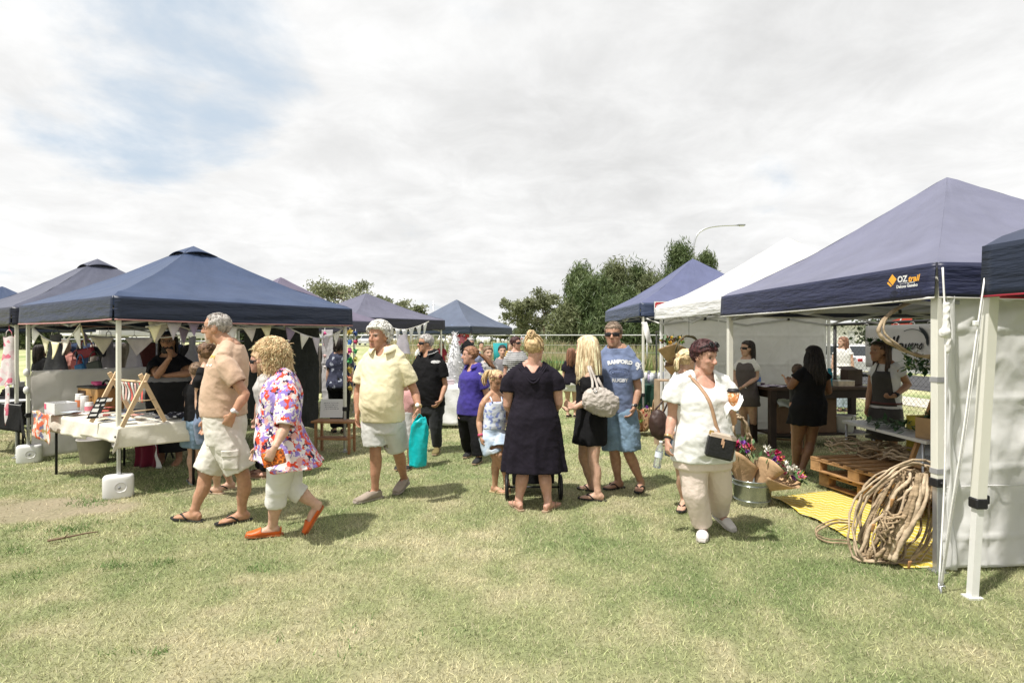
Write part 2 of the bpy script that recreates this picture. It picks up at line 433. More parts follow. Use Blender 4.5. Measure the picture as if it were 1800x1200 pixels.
        for side, g, sg in (('L', legL, 1), ('R', legR, -1)):
            hip = pelP + s.l*(sg*hw) - s.up*.02
            if g:
                hz = g.get('hz', 0.0)
                toe = G(*g['toe']); toe.z = .012
                heel = W(g['heel'][0], g['heel'][1], G(*g['heel']).y) if hz == 0 else W(g['heel'][0], g['heel'][1], toe.y + g.get('hdy', .12))
                if hz == 0: heel.z = 0.0
                d = (toe-heel); L0 = .25*kk
                if d.length > L0*1.25 or d.length < L0*.7:   # keep the foot a foot: same heading, real length
                    toe = heel + d.normalized()*L0; toe.z = .012
                an = heel + d.normalized()*.06*kk + V((0, 0, 1))*.085*kk
                kn = g['kn']; kY = (hip.y+an.y)/2 + (kn[2] if len(kn) > 2 else s.f.y*.04)
                knee = W(kn[0], kn[1], kY)
            else:
                an = V((hip.x, hip.y, .09)) ; knee = (hip+an)/2; heel = an - s.f*.05; heel.z = 0; toe = heel+s.f*.25*kk
            s.legs[side] = dict(hip=hip, kn=knee, an=an, heel=heel, toe=toe, sg=sg)
        s.parts = {}
        s.body()
    # --- helpers
    def ring_c(s, t):
        c = s.pel.lerp(s.neck, t)
        fo = np.interp(t, s.pt, s.pf); return c + s.f*float(fo)
    def ring_r(s, t):
        return float(np.interp(t, s.pt, s.pw)), float(np.interp(t, s.pt, s.pd))
    def H(s, a, b, c): return s.hc + (s.hl*a + s.hf*b + s.hu*c)*s.hh
    def loft(s, mb, rings):
        n = len(rings[0]); vs = [p for r in rings for p in r]
        fs = [(i*n+j, i*n+(j+1) % n, (i+1)*n+(j+1) % n, (i+1)*n+j) for i in range(len(rings)-1) for j in range(n)]
        fs += [tuple(range(n))[::-1], tuple((len(rings)-1)*n+j for j in range(n))]
        mb.add(vs, fs, True)
    def ell_ring(s, c, rx, ry, n=24, sq=2.3, fold=0, fa=0.0, ph=0.0, lx=None, fy=None):
        lx = lx or s.l; fy = fy or s.f; out = []
        for j in range(n):
            a = 2*math.pi*j/n; x, y = math.cos(a), math.sin(a)
            x = math.copysign(abs(x)**(2/sq), x); y = math.copysign(abs(y)**(2/sq), y)
            q = 1+fa*math.sin(fold*a+ph)+fa*.6*math.sin(fold*1.7*a+ph*2) if fold else 1
            out.append(c + lx*(rx*x*q) + fy*(ry*y*q))
        return out
    def path(s, lim, u):
        a = s.arms[lim[1]] if lim[0] == 'a' else s.legs[lim[1]]
        p = (a['sh'], a['el'], a['wr']) if lim[0] == 'a' else (a['hip'], a['kn'], a['an'])
        return p[0].lerp(p[1], u) if u <= 1 else p[1].lerp(p[2], u-1)
    def rad(s, lim, u):
        t = s.arm_r if lim[0] == 'a' else s.leg_r
        return float(np.interp(u, [q[0] for q in t], [q[1] for q in t]))
    def trap(s, mb, a, e):
        k = s.k; n = s.ring_c(1.0)+s.l*(a['sg']*.03*k)
        mb.tube([n+s.up*.012, n.lerp(a['sh'], .45)+s.up*.004, a['sh'].lerp(n, .06)+s.up*.006], [.045*k+e, .05*k+e, .046*k+e], 12)
    # --- the body: one continuous surface
    def body(s):
        mb = MB(); k = s.k
        s.loft(mb, [s.ell_ring(s.ring_c(t), *s.ring_r(t)) for t in (-.2, -.1, 0, .1, .2, .3, .4, .5, .6, .7, .8, .87, .92, .97, 1.0)])
        nb = s.ring_c(.93); hb = s.H(0, -.06, -.25)
        rn = .058*k*{'m': 1.2, 'f': .92, 'c': .82}[s.sex]*(.75+.25*s.fat)
        mb.tube([nb, nb.lerp(hb, .5), hb, s.H(0, -.06, 0)], [rn*1.15, rn, rn, rn], 14)
        # head
        mb.ell(s.H(0, -.04, .15), (.315*s.hh, .405*s.hh, .35*s.hh), Matrix((s.hl, s.hf, s.hu)).transposed(), 22, 14)
        rings = []
        for c, b, rx, ry in ((-.5, .24, .09, .07), (-.44, .20, .17, .15), (-.32, .14, .235, .22), (-.15, .09, .27, .28), (.03, .05, .295, .325), (.22, .02, .30, .35)):
            rings.append([s.H(p.x, b+p.y, c) for p in s.ell_ring(V((0, 0, 0)), rx, ry, 20, 2.2, lx=V((1, 0, 0)), fy=V((0, 1, 0)))])
        s.loft(mb, rings)
        hr = Matrix((s.hl, s.hf, s.hu)).transposed(); E = lambda a, b, c, r: mb.ell(s.H(a, b, c), tuple(x*s.hh for x in r), hr, 10, 7)
        mb.tube([s.H(0, .36, .08), s.H(0, .42, -.04), s.H(0, .45, -.11)], [.035*s.hh, .045*s.hh, .06*s.hh], 8)
        E(0, .43, -.125, (.08, .06, .05)); E(0, .32, .095, (.2, .07, .05)); E(.15, .24, -.1, (.1, .1, .1)); E(-.15, .24, -.1, (.1, .1, .1))
        E(0, .345, -.25, (.09, .05, .03)); E(0, .335, -.3, (.08, .05, .03)); E(0, .28, -.43, (.11, .08, .07))
        E(.315, -.03, -.02, (.035, .09, .14)); E(-.315, -.03, -.02, (.035, .09, .14))
        # arms and hands
        for sd, a in s.arms.items():
            L = 'a'+sd; st = s.ring_c(.80) + s.l*(a['sg']*.35*s.ring_r(.84)[0]); s.trap(mb, a, 0)
            us = (0, .12, .25, .5, .75, 1.0, 1.15, 1.3, 1.6, 2.0)
            mb.tube([st]+[s.path(L, u) for u in us], [.05*k]+[s.rad(L, u) for u in us], 12)
            s.hand(mb, a)
        for sd, g in s.legs.items():
            L = 'l'+sd; us = (0, .15, .3, .5, .7, .9, 1.0, 1.1, 1.25, 1.4, 1.6, 1.8, 2.0)
            pts = [s.path(L, u) for u in us]
            bk = s.f*(-.012*k)
            pts = [p + (bk if 1.15 < u < 1.6 else V((0, 0, 0))) for p, u in zip(pts, us)]
            mb.tube([pts[0]+s.up*.06]+pts, [s.rad(L, 0)*.8]+[s.rad(L, u) for u in us], 14)
            s.foot(mb, g)
        me = remesh_np(mb, s.vox, 3)
        co = get_co(me)
        # head-local coordinates of every vertex
        d = co-np.array(s.hc); A = d@np.array(s.hl)/s.hh; B = d@np.array(s.hf)/s.hh; C = d@np.array(s.hu)/s.hh
        face = (B > .15) & (np.abs(C) < .6) & (np.abs(A) < .5)
        sock = np.exp(-(((np.abs(A)-.13)/.075)**2+((C-.025)/.06)**2))*face*.045 + np.exp(-((A/.1)**2+((C+.275)/.018)**2))*face*.015
        co = co-np.outer(sock*s.hh, np.array(s.hf)); set_co(me, co)
        col = np.tile(np.array([*s.skin, 1.0]), (len(co), 1))
        def paint(w, c):
            w = np.clip(w, 0, 1)[:, None]; col[:, :3] = col[:, :3]*(1-w)+np.array(c)*w
        ax = np.abs(A)
        fr = face & (B > .2)
        paint(fr*np.exp(-((A/.2)**2+((C+.1)/.12)**2))*.25, (s.skin[0]*1.0, s.skin[1]*.72, s.skin[2]*.7))
        paint(fr*np.exp(-((A/.095)**4+((C+.275)/.036)**4))*.85, s.lips)
        paint(fr*np.exp(-(((ax-.14)/.085)**4+((C-.105-.1*(ax-.14))/.02)**2))*.8, s_brow(s))
        paint(fr*(((ax-.13)/.06)**2+((C-.03)/.026)**2 < 1)*.5, (.5, .45, .42))
        paint(fr*(((ax-.13)/.026)**2+((C-.03)/.03)**2 < 1)*.95, (.03, .022, .018))
        paint(fr*np.exp(-(((ax-.13)/.065)**4+((C-.06)/.012)**2))*.7, (.06, .04, .03))
        s.col = col; s.bco = (A, B, C)
        a = me.attributes.new('col', 'FLOAT_COLOR', 'POINT'); a.data.foreach_set('color', col.astype(np.float32).ravel())
        s.bme = me; s.finish('body', me, skin_mat())
        s.bobj = s.parts['body']
    def paint_stubble(s, c, amt=.7, chin_only=False):
        A, B, C = s.bco; me = s.bme; col = s.col
        w = ((B > .0) & (C < -.16) & (C > -.62) & (np.abs(A) < .42))*amt
        if chin_only: w = w*((np.abs(A) < .2) & (B > .15))
        mouth = np.exp(-((A/.09)**4+((C+.275)/.035)**4)); w = w*(1-mouth)
        w = w[:, None]; col[:, :3] = col[:, :3]*(1-w)+np.array(c)*w
        me.attributes['col'].data.foreach_set('color', col.astype(np.float32).ravel())
    def finish(s, name, me, mat, sub=None):
        co = get_co(me)-np.array(s.base); set_co(me, co); smooth(me)
        o = link(name, me, s.root); me.materials.append(mat)
        if name not in ('body', 'shoe'): md = o.modifiers.new('thick', 'SOLIDIFY'); md.thickness = .006; md.offset = .3
        s.parts[name] = o; return o
    def hand(s, mb, a):
        k = s.k*(1.0 if s.sex == 'm' else .92); w = a['wr']; d = (a['hd']-w)
        d = d.normalized() if d.length > 1e-4 else V((0, 0, -1))
        th = V(a['thumb']) if a['thumb'] else s.f
        th = th - th.dot(d)*d
        if th.length < 1e-3: th = frame(d)[0]
        th.normalize(); n = d.cross(th)*a['sg']; hl = .185*k
        mb.tube([w-d*.03*k, w+d*.01*k, w+d*.05*k, w+d*.085*k, w+d*.1*k], [(.024*k, .024*k), (.030*k, .020*k), (.040*k, .017*k), (.041*k, .015*k), (.036*k, .011*k)], 14, ref=th)
        c = R(a['curl'])
        for off, ln in ((-.031, .062), (-.0105, .078), (.0105, .083), (.031, .073)):
            p = w + d*(.09*k) + th*(off*k); dd = (d+th*off*4).normalized(); pts = [p-d*.02*k, p]; ang = 0
            for sgm in (.42, .33, .25):
                ang += c; dr = dd*math.cos(ang)+n*math.sin(ang); p = p+dr*(ln*sgm*k); pts.append(p)
            mb.tube(pts, [.0095*k, .0098*k, .0092*k, .0085*k, .007*k], 8)
        p = w + d*.025*k + th*.028*k; dr = (d*.75+th*.55+n*.35).normalized(); dr2 = (d*.95+th*.1+n*.45).normalized()
        mb.tube([p-th*.015*k, p, p+dr*.035*k, p+dr*.035*k+dr2*.03*k], [.014*k, .013*k, .011*k, .008*k], 8)
    def foot_pts(s, g):
        k = s.k; d = (g['toe']-g['heel']); ln = d.length; d.normalize(); hp = g['heel']; u = V((0, 0, 1))
        rf = d.cross(u)
        if rf.length < 1e-3: rf = s.l.copy()
        nr = rf.cross(d).normalized()
        pts = [hp+nr*.035*k-d*.0*k, hp+d*.03*k+nr*.042*k, hp+d*ln*.3+nr*.046*k, hp+d*ln*.5+nr*.04*k, hp+d*ln*.72+nr*.028*k, hp+d*ln*.9+nr*.02*k, hp+d*ln*1.0+nr*.017*k]
        rr = [(.022*k, .03*k), (.032*k, .04*k), (.035*k, .042*k), (.038*k, .036*k), (.046*k, .025*k), (.042*k, .018*k), (.026*k, .013*k)]
        return pts, rr, d, rf.normalized(), nr
    def foot(s, mb, g):
        pts, rr, d, rf, nr = s.foot_pts(g); k = s.k
        mb.tube(pts, rr, 14, ref=rf)
        mb.tube([g['an']+V((0, 0, .03*k)), g['an'], g['an'].lerp(pts[1], .7), pts[1]], [.037*k, .036*k, .04*k, .035*k], 12)
        mb.tube([g['an'], pts[3]], [.032*k, .028*k], 10)
        tl = d.length
        for i, off in enumerate((.03, .013, -.003, -.018, -.031)):
            q = pts[5]-d*.01*k+rf*(off*k*-g['sg']); L = (.05, .045, .04, .034, .026)[i]
            mb.tube([q-d*.02*k, q, q+d*L*k], [.012*k, (.0125 if i == 0 else .009)*k, (.010 if i == 0 else .007)*k], 8)
    # --- clothes
    def top(s, mat, hem, sleeve=.55, ease=.017, sl_ease=.016, loose=.93, name='shirt', wr=.012, wk=(7, 7, 9), vox=None, scoop=None, skirt=None, hi=1.0, flare=0.0, uneven=None, collar=None, off=False, cap=.985, sl_flare=.012):
        vox = vox or max(.010, s.vox*1.25); mb = MB(); k = s.k; ease *= .85; sl_ease *= .72; sl_flare *= .8
        hemP = W(0, hem, s.Y0); th = (hemP.z-s.pel.z)/(s.neck.z-s.pel.z)
        ts = sorted([t for t in (-.2, -.1, 0, .1, .2, .3, .4, .5, .6, .7, .8, .87, .92) if t > th+.03]+[th-.02, th+.01], reverse=True)
        rings = []; pw = pd = 0; ph = random.random()*6
        for t in ts:
            if t > hi: continue
            w, d = s.ring_r(max(t, -.22)); w += ease; d += ease
            if t < .62: w = max(w, pw*loose); d = max(d, pd*loose)
            if t < .3: w += flare*(.3-t); d += flare*(.3-t)
            pw, pd = w, d
            c = s.ring_c(max(t, -.22)) if t > -.22 else s.pel.lerp(s.neck, t)+s.f*float(s.pf[0])
            if skirt is None or t > .0: rings.append(s.ell_ring(c, w, d, 36, 2.3, 7 if t < .25 else 0, .012*max(0, .4-t)*2, ph))
        if skirt:
            hy, rx, ry, nf, fa = skirt; hz = W(0, hy, s.Y0).z; c0 = s.pel.copy(); z0 = rings[-1][0].z
            mid = (s.legs['L']['kn']+s.legs['R']['kn'])/2; w0, d0 = pw, pd
            for i in range(1, 11):
                u = i/10; c = c0.lerp(V((mid.x, mid.y, 0)), u*.6); c.z = c0.z*(1-u)+(hz-.015)*u
                if c.z > rings[-1][0].z-.012: continue
                w = max(s.pw[1]+ease, w0*.98)*(1-u)+rx*u; d = max(s.pd[1]+ease, d0*.98)*(1-u)+ry*u
                rings.append(s.ell_ring(c, w, d, 36, 2.2, nf, fa*u**1.3, ph))
            hemz = hz
        else: hemz = hemP.z
        rings = rings[::-1]
        if hi >= 1.0 and not off:
            w, d = s.ring_r(.92)
            for t, q in ((.955, .62), (cap, .36)):
                c = s.ring_c(t); nr = .068*k*{'m': 1.2, 'f': 1.0, 'c': .87}[s.sex]
                rings.append(s.ell_ring(c, w*q+nr*(1-q)+ease*.6, d*q+nr*(1-q)+ease*.6, 36, 2.1))
        s.loft(mb, rings)
        cuts = []
        if sleeve > 0:
            for sd, a in s.arms.items():
                L = 'a'+sd; st = s.ring_c(.79) + s.l*(a['sg']*.4*s.ring_r(.84)[0]); n = 7
                us = [sleeve*i/n for i in range(n+1)]
                if off: us = [u for u in us if u > .17]; st = s.ring_c(.72) + s.l*(a['sg']*.5*s.ring_r(.74)[0])
                rr = [s.rad(L, u)*(.86 if u < .05 else 1)+sl_ease*min(1, .55+u*1.6)+sl_flare*u/sleeve for u in us]
                for i in range(1, len(rr)): rr[i] = max(rr[i], rr[i-1]*.96)
                mb.tube([st]+[s.path(L, u) for u in us], [.05*k+sl_ease*.6]+rr, 16)
                if not off: s.trap(mb, a, ease*.75)
                e = s.path(L, sleeve); dr = (s.path(L, sleeve+.05)-s.path(L, sleeve-.05)).normalized(); cuts.append((e, dr, rr[-1]))
        me = remesh_np(mb, vox, 5); fc = fcent(me); fn = fnorm(me); bad = np.zeros(len(fc), bool)
        zc = fc[:, 2]
        for e, dr, r in cuts: bad |= end_cap(fc, fn, e, dr, r)
        hz = np.full(len(fc), hemz)
        if uneven: hz = hz+uneven(fc)
        bad |= (zc < hz)
        cn = s.ring_c(1.0); q = fc-np.array(cn)
        if hi >= 1.0: bad |= (q@np.array(s.up) > -.022*k) & (np.linalg.norm(q, axis=1) < .11*k)
        if scoop:
            dn, fw, r = scoop; cc = np.array(s.neck - s.up*dn*k + s.f*fw*k); bad |= np.linalg.norm((fc-cc)*np.array([1, 1, .9]), axis=1) < r*k
        me = cut(me, bad); wrinkle(me, wr, wk, ph*7)
        return s.finish(name, me, mat, True)
    def collar(s, mat, trim=None, par='polo_shirt', open_=24):
        k = s.k; r0 = .068*k*{'m': 1.2, 'f': 1.0, 'c': .87}[s.sex]+.004; c = s.ring_c(.985); m = MB()
        def f(u, v):
            a = R(open_+(360-2*open_)*u); dr = s.f*math.cos(a)+s.l*math.sin(a); fr = max(0, math.cos(a))
            return c + dr*(r0+(.006+.050*v)*k*(1+.35*fr)) + s.up*((.042-.032*v-.012*math.sin(v*3.14)*-1-.030*fr*(1+v)-.006*v)*k)
        m.sheet(f, 30, 5, .004); o = m.build('collar', mat, s.parts[par])
        if trim: q = MB(); q.tube([f(i/30, .93)+s.up*.004 for i in range(31)], .0035, 5); q.build('collar_trim', trim, o)
        q = MB(); t0 = s.ring_c(.93)+s.f*(s.ring_r(.9)[1]+.04); 
        return o
    def bottoms(s, mat, wt, end, ease=.02, flare=.02, name='shorts', wr=.010, wk=(9, 9, 11), vox=None, top_ease=.012, seat=0.0, leg_dec=.93):
        vox = vox or max(.010, s.vox*1.25); mb = MB(); k = s.k
        ts = [-.2, -.12, -.05, .02, .1, .2, .3, .4]; ts = [t for t in ts if t < wt]+[wt, wt+.04]
        s.loft(mb, [s.ell_ring(s.ring_c(t), s.ring_r(t)[0]+top_ease, s.ring_r(t)[1]+top_ease+seat*max(0, .2-t), 30, 2.3) for t in ts])
        cuts = []
        for sd in 'LR':
            L = 'l'+sd; n = 10; us = [end*i/n for i in range(n+1)]
            rr = [s.rad(L, min(u, 2))+ease+flare*(u/end) for u in us]
            for i in range(1, len(rr)): rr[i] = max(rr[i], rr[i-1]*(.965 if end < 1.4 else leg_dec))
            hip = s.path(L, 0)+s.up*.08
            ext = lambda u: s.path(L, u) if u <= 2 else s.legs[sd]['an']+(s.legs[sd]['an']-s.legs[sd]['kn']).normalized()*(u-2)*.4
            mb.tube([hip]+[ext(u) for u in us], [s.rad(L, 0)*.8]+rr, 20)
            e = ext(end); dr = (ext(end)-s.path(L, end-.08)).normalized(); cuts.append((e, dr, rr[-1]))
        me = remesh_np(mb, vox, 5); fc = fcent(me); fn = fnorm(me); bad = np.zeros(len(fc), bool)
        for e, dr, r in cuts: bad |= end_cap(fc, fn, e, dr, r)
        cw = np.array(s.ring_c(wt)); bad |= ((fc-cw)@np.array(s.up)) > 0
        me = cut(me, bad); wrinkle(me, wr, wk, random.random()*50)
        return s.finish(name, me, mat)
    def thongs(s, mat, strap):
        for sd, g in s.legs.items():
            pts, rr, d, rf, nr = s.foot_pts(g); k = s.k; h = g['heel']; ln = (g['toe']-h).length
            prof = [(-.03, .02), (-.01, .033), (.04, .036), (ln*.45/k, .036), (ln*.75/k, .049), (ln*.95/k, .047), (ln/k+.03, .028), (ln/k+.04, .012)]
            poly = [h+d*a*k+rf*b*k for a, b in prof]+[h+d*a*k-rf*b*k for a, b in reversed(prof)]
            m = MB(); m.prism([p+nr*.002 for p in poly], nr, .014*k)
            o = m.build('sandal', mat, s.root)
            t = MB(); fr = h+d*ln*.82+nr*.035*k
            for q in (1, -1): t.tube(spline([fr, h+d*ln*.66+rf*q*.03*k+nr*.058*k, h+d*ln*.42+rf*q*.04*k+nr*.02*k], 6), .0075*k, 6)
            t.build('strap', strap, o)
    def shoes(s, mat, sole, low=False, up=.0):
        for sd, g in s.legs.items():
            pts, rr, d, rf, nr = s.foot_pts(g); k = s.k; m = MB()
            pp = [pts[0]-d*.012*k]+pts[:-1]+[pts[-1]+d*.02*k]
            r2 = [(rr[0][0], rr[0][1])]+[(a+.009*k, b+.008*k) for a, b in rr]
            m.tube([p+nr*.006*k for p in pp], r2, 16, ref=rf)
            if not low: m.tube([pts[1]+nr*.01*k, g['an']+nr*(.0*k)], [.045*k, .046*k], 14)
            me = remesh_np(m, max(.006, s.vox*.8), 2); fc = fcent(me)
            hcap_ = .058*k if low else .088*k
            q = (fc-np.array(g['heel'])); z = q@np.array(nr); x = q@np.array(d); ln = (g['toe']-g['heel']).length
            bad = (z > hcap_) if not low else ((z > .045*k) & (x > .0*k) & (x < ln*.62))
            me = cut(me, bad); o = s.finish('shoe', me, mat)
            prof = [(-.03, .022), (-.005, .038), (.05, .04), (ln*.5/k, .04), (ln*.75/k, .053), (ln*.95/k, .047), (ln/k+.03, .028)]
            poly = [g['heel']+d*a*k+rf*b*k for a, b in prof]+[g['heel']+d*a*k-rf*b*k for a, b in reversed(prof)]
            b = MB(); b.prism([p+nr*.002 for p in poly], nr, .016*k); b.build('sole', sole, o)
    # --- hair and things on the head
    def hair(s, mat, kind='short', th=.03, line=.27, nape=-.25, side=.02, length=1.0, n=80, seed=1, tail=None, lockr=.05, spread=.0, fringe=0.0, wave=.0, front=100, bald=0.0):
        rs = random.Random(seed); hh = s.hh; m = MB(); hr = Matrix((s.hl, s.hf, s.hu)).transposed()
        q = MB(); q.ell(s.H(0, -.05, .15), ((.325+th)*hh, (.415+th)*hh, (.36+th)*hh), hr, 56, 36)
        vs = []
        cen = s.H(0, -.05, .15)
        for v in q.v:
            v = V(v); d = (v-cen); nn = noise.noise(d*(40 if kind not in ('wavy', 'curly') else 26)+V((seed*3.1, 0, 0)))
            vs.append(v + d.normalized()*(nn*{'wavy': .075, 'curly': .09}.get(kind, .035)*hh))
        P = np.array([tuple(v) for v in vs]); D = P-np.array(s.hc)
        A = D@np.array(s.hl)/hh; B = D@np.array(s.hf)/hh; C = D@np.array(s.hu)/hh
        fs = []
        for f in q.f:
            a = abs(np.mean(A[list(f)])); b = np.mean(B[list(f)]); c = np.mean(C[list(f)])+rs.uniform(-.02, .02)
            hl = line-fringe*(a < .22)
            lim = hl-max(0, a-.18)*.6
            if b > .17 and c < lim: continue
            if b > .04 and c < max(side, .10): continue
            if b > -.15 and c < side+.04: continue
            if c < nape: continue
            if bald and a < .2 and b > -.25 and c > .2 and rs.random() < bald: continue
            fs.append(f)
        ec = {}
        for f in fs:
            for i in range(len(f)): e = tuple(sorted((f[i], f[(i+1) % len(f)]))); ec[e] = ec.get(e, 0)+1
        bd = {i for e, c in ec.items() if c == 1 for i in e}
        for i in bd: vs[i] = cen+(vs[i]-cen)*(1-th/.37*.9)
        m.add(vs, fs, True)
        G_ = V((0, 0, -1))
        if kind in ('short', 'wavy'):
            el = V((.325+th, .415+th, .36+th)); cr = V((.05, -.25, .93)); nf = len(fs); m_ = 420 if s.vox < .0088 else 130
            for _ in range(m_ if nf else 0):
                f = fs[rs.randrange(nf)]; p = vs[f[0]]-cen; q0 = V((p.dot(s.hl)/hh/el.x, p.dot(s.hf)/hh/el.y, p.dot(s.hu)/hh/el.z)).normalized()
                t = (q0-cr*q0.dot(cr)); t = t.normalized() if t.length > .05 else V((1, 0, 0)); t = (t+V((rs.uniform(-1, 1), rs.uniform(-1, 1), rs.uniform(-1, 1)))*(.35 if kind == 'short' else .6)).normalized()
                pts = []; w_ = rs.uniform(.25, .45) if kind == 'short' else rs.uniform(.4, .7)
                for j in range(6):
                    q1 = (q0+t*w_*(j/5-.5)+t.cross(q0)*((.09 if kind == 'wavy' else .02)*math.sin(j*1.5+_))).normalized()*(1.0+(.07*(j/5)*rs.uniform(.5, 1.3) if kind == 'wavy' else .03*j/5))
                    pts.append(cen+(s.hl*q1.x*el.x+s.hf*q1.y*el.y+s.hu*q1.z*el.z)*hh)
                r0 = (.015 if kind == 'short' else .027)*hh*rs.uniform(.6, 1.2)*min(1, th/.03+.25)
                m.mi = rs.choice((0, 0, 1, 2)); m.tube(pts, [r0*.3, r0*.9, r0, r0, r0*.8, r0*.15], 4)
        if kind in ('long', 'bob'):
            for i in range(int(n*2.2)):
                ang = rs.uniform(-front, front)
                aa = R(180+ang)  # around the head from the back
                ca, sa = math.sin(aa), math.cos(aa)
                rx, ry = (.33+th)+rs.uniform(0, .03), (.42+th)+rs.uniform(0, .03)
                st = s.H(ca*rx*.35, -.05+sa*ry*.35, .15+(.36+th)*.93)
                e0 = s.H(ca*rx*1.0, -.05+sa*ry*1.0, .12); L = length*hh*rs.uniform(.82, 1.05)
                out = (s.hl*ca+s.hf*sa)
                p2 = e0 + G_*L*.35 + out*(.02+spread)*hh; p3 = e0+G_*L*.75+out*(.0+spread*1.6)*hh+V((rs.uniform(-1, 1), rs.uniform(-1, 1), 0))*.05*hh; p4 = e0+G_*L+out*(spread*1.4)*hh+V((rs.uniform(-1, 1), rs.uniform(-1, 1), 0))*.07*hh
                mid = s.H(ca*rx*.8, -.05+sa*ry*.8, .15+(.36+th)*.62)
                pts = spline([st, mid, e0, p2, p3, p4], 12)
                if wave: pts = [p+V((math.sin(j*1.3+i), math.cos(j*1.3+i*2), 0))*wave*hh*min(1, j/5) for j, p in enumerate(pts)]
                r0 = lockr*.55*hh*rs.uniform(.6, 1.2)
                m.mi = rs.choice((0, 0, 1, 2)); m.tube(pts, [r0*.7]+[r0]*8+[r0*.9, r0*.75, r0*.5, r0*.15], 5)
        elif kind == 'curly':
            for i in range(n):
                a = rs.uniform(0, 2*math.pi); c = rs.uniform(-.55, 1)*1.0
                cc = math.sqrt(max(0, 1-c*c)) if c > 0 else 1.0-.12*abs(c)
                x, y, z = math.cos(a)*cc, math.sin(a)*cc, c
                if y > .45 and z < .45: continue
                p = s.H(x*(.34+th), -.06+y*(.43+th), .13+z*(.38+th) if z > 0 else .13+z*(.75+length))
                o_ = (p-s.H(0, -.05, .1)).normalized(); dn = (G_*.9+o_*.10+V((rs.gauss(0, .5), rs.gauss(0, .5), rs.gauss(0, .35)))); dn = (dn-o_*min(0, dn.dot(o_))).normalized(); sd_ = dn.cross(o_).normalized()
                L = rs.uniform(.22, .42)*hh; f_ = rs.uniform(5, 8); a_ = rs.uniform(.025, .05)*hh; ph_ = rs.uniform(0, 6); r0 = rs.uniform(.007, .013)*hh; p = p-dn*L*.4
                m.mi = rs.choice((0, 0, 1, 2)); m.tube([p+dn*L*t+sd_*a_*math.sin(f_*t+ph_)+o_*a_*.9*math.cos(f_*t+ph_) for t in [j/8 for j in range(9)]], [r0*.4]+[r0]*6+[r0*.7, r0*.2], 4)
        elif kind == 'bun':
            b = s.H(*(tail or (0, -.42, .3)))
            for i in range(n):
                ax = V((rs.gauss(0, 1), rs.gauss(0, 1), rs.gauss(0, 1))).normalized(); u, w, _ = frame(ax); rr = rs.uniform(.09, .17)*hh
                a0 = rs.uniform(0, 6)
                m.mi = rs.choice((0, 0, 1, 2)); m.tube([b+u*rr*math.cos(a0+t)+w*rr*math.sin(a0+t)*1.1 for t in [j*.5 for j in range(8)]], [.01*hh]+[.035*hh]*6+[.01*hh], 5)
            for i in range(n//2):
                aa = rs.uniform(-2.6, 2.6); p0 = s.H(math.sin(aa)*(.33+th), -.05+math.cos(aa)*(.42+th)*.9, .02+rs.uniform(-.1, .25))
                q2 = (p0+b)/2 + (p0+b-s.hc*2).normalized()*.14*hh
                m.mi = rs.choice((0, 0, 1, 2)); m.tube(spline([p0, q2, b], 6), [.02*hh]+[.035*hh]*5+[.03*hh], 5)
        if kind == 'tail' and tail:
            pts0 = [V(p) for p in tail]
            for i in range(n):
                o = V((rs.gauss(0, 1), rs.gauss(0, 1), rs.gauss(0, .5)))*.05*hh; L = rs.uniform(.7, 1)
                pp = spline([pts0[0]+o*.3]+[p+o*(1+j*.4) for j, p in enumerate(pts0[1:])], 10)
                m.mi = rs.choice((0, 0, 1, 2)); m.tube(pp[:max(5, int(11*L))], [lockr*hh*.8*(1-.6*j/10) for j in range(len(pp[:max(5, int(11*L))]))], 5)
            for i in range(26):
                aa = rs.uniform(-2.5, 2.5); p0 = s.H(math.sin(aa)*(.33+th), -.05+math.cos(aa)*(.42+th)*.85, .1+rs.uniform(-.15, .25))
                b = pts0[0]; q2 = (p0+b)/2+((p0+b)/2-s.hc).normalized()*.12*hh
                m.mi = rs.choice((0, 0, 1, 2)); m.tube(spline([p0, q2, b], 6), [.02*hh]+[.033*hh]*5+[.03*hh], 5)
        o = m.build('hair', mat, s.root); s.parts['hair'] = o; return o
    def glasses(s, kind='sun', mat=None, c=.03, on_top=False):
        m = MB(); y = .415; hh = s.hh; mat = mat or black_plastic
        if on_top:
            m.mi = 0
            for sx in (1, -1):
                m.tube([s.H(sx*(.14+.09*math.cos(t)), .30-.06*math.sin(t), .46+.07*math.sin(t)) for t in [j*.785 for j in range(9)]], .02*hh, 6)
                m.ell(s.H(sx*.14, .30, .46), (.09*hh, .02*hh, .065*hh), Matrix((s.hl, s.hf, s.hu)).transposed(), 10, 6)
                m.tube([s.H(sx*.23, .28, .46), s.H(sx*.36, .05, .3), s.H(sx*.36, -.12, .1)], .016*hh, 6)
            return m.build('sunglasses', mat, s.root)
        if kind == 'sun':
            for sx in (1, -1):
                m.sheet(lambda u, v: s.H(sx*(.03+.25*u), y-.012-(.19*u*u), c-.075+.13*v-(.02*u if v < .5 else 0)), 6, 3, .016*hh)
                m.tube([s.H(sx*.28, y-.20, c+.03), s.H(sx*.335, .0, c+.03), s.H(sx*.335, -.08, c-.01)], .02*hh, 6)
            m.tube([s.H(-.04, y, c+.03), s.H(.04, y, c+.03)], .018*hh, 6)
            return m.build('sunglasses', mat, s.root)
        for sx in (1, -1):
            m.tube([s.H(sx*(.14+.095*math.cos(t)), y-.03-.02*abs(math.cos(t)), c-.01+.06*math.sin(t)) for t in [j*.785 for j in range(9)]], .011*hh, 5)
            m.tube([s.H(sx*.235, y-.05, c+.02), s.H(sx*.335, .0, c+.02), s.H(sx*.335, -.08, c)], .011*hh, 5)
        m.tube([s.H(-.045, y, c+.01), s.H(.045, y, c+.01)], .011*hh, 5)
        return m.build('glasses', mat, s.root)
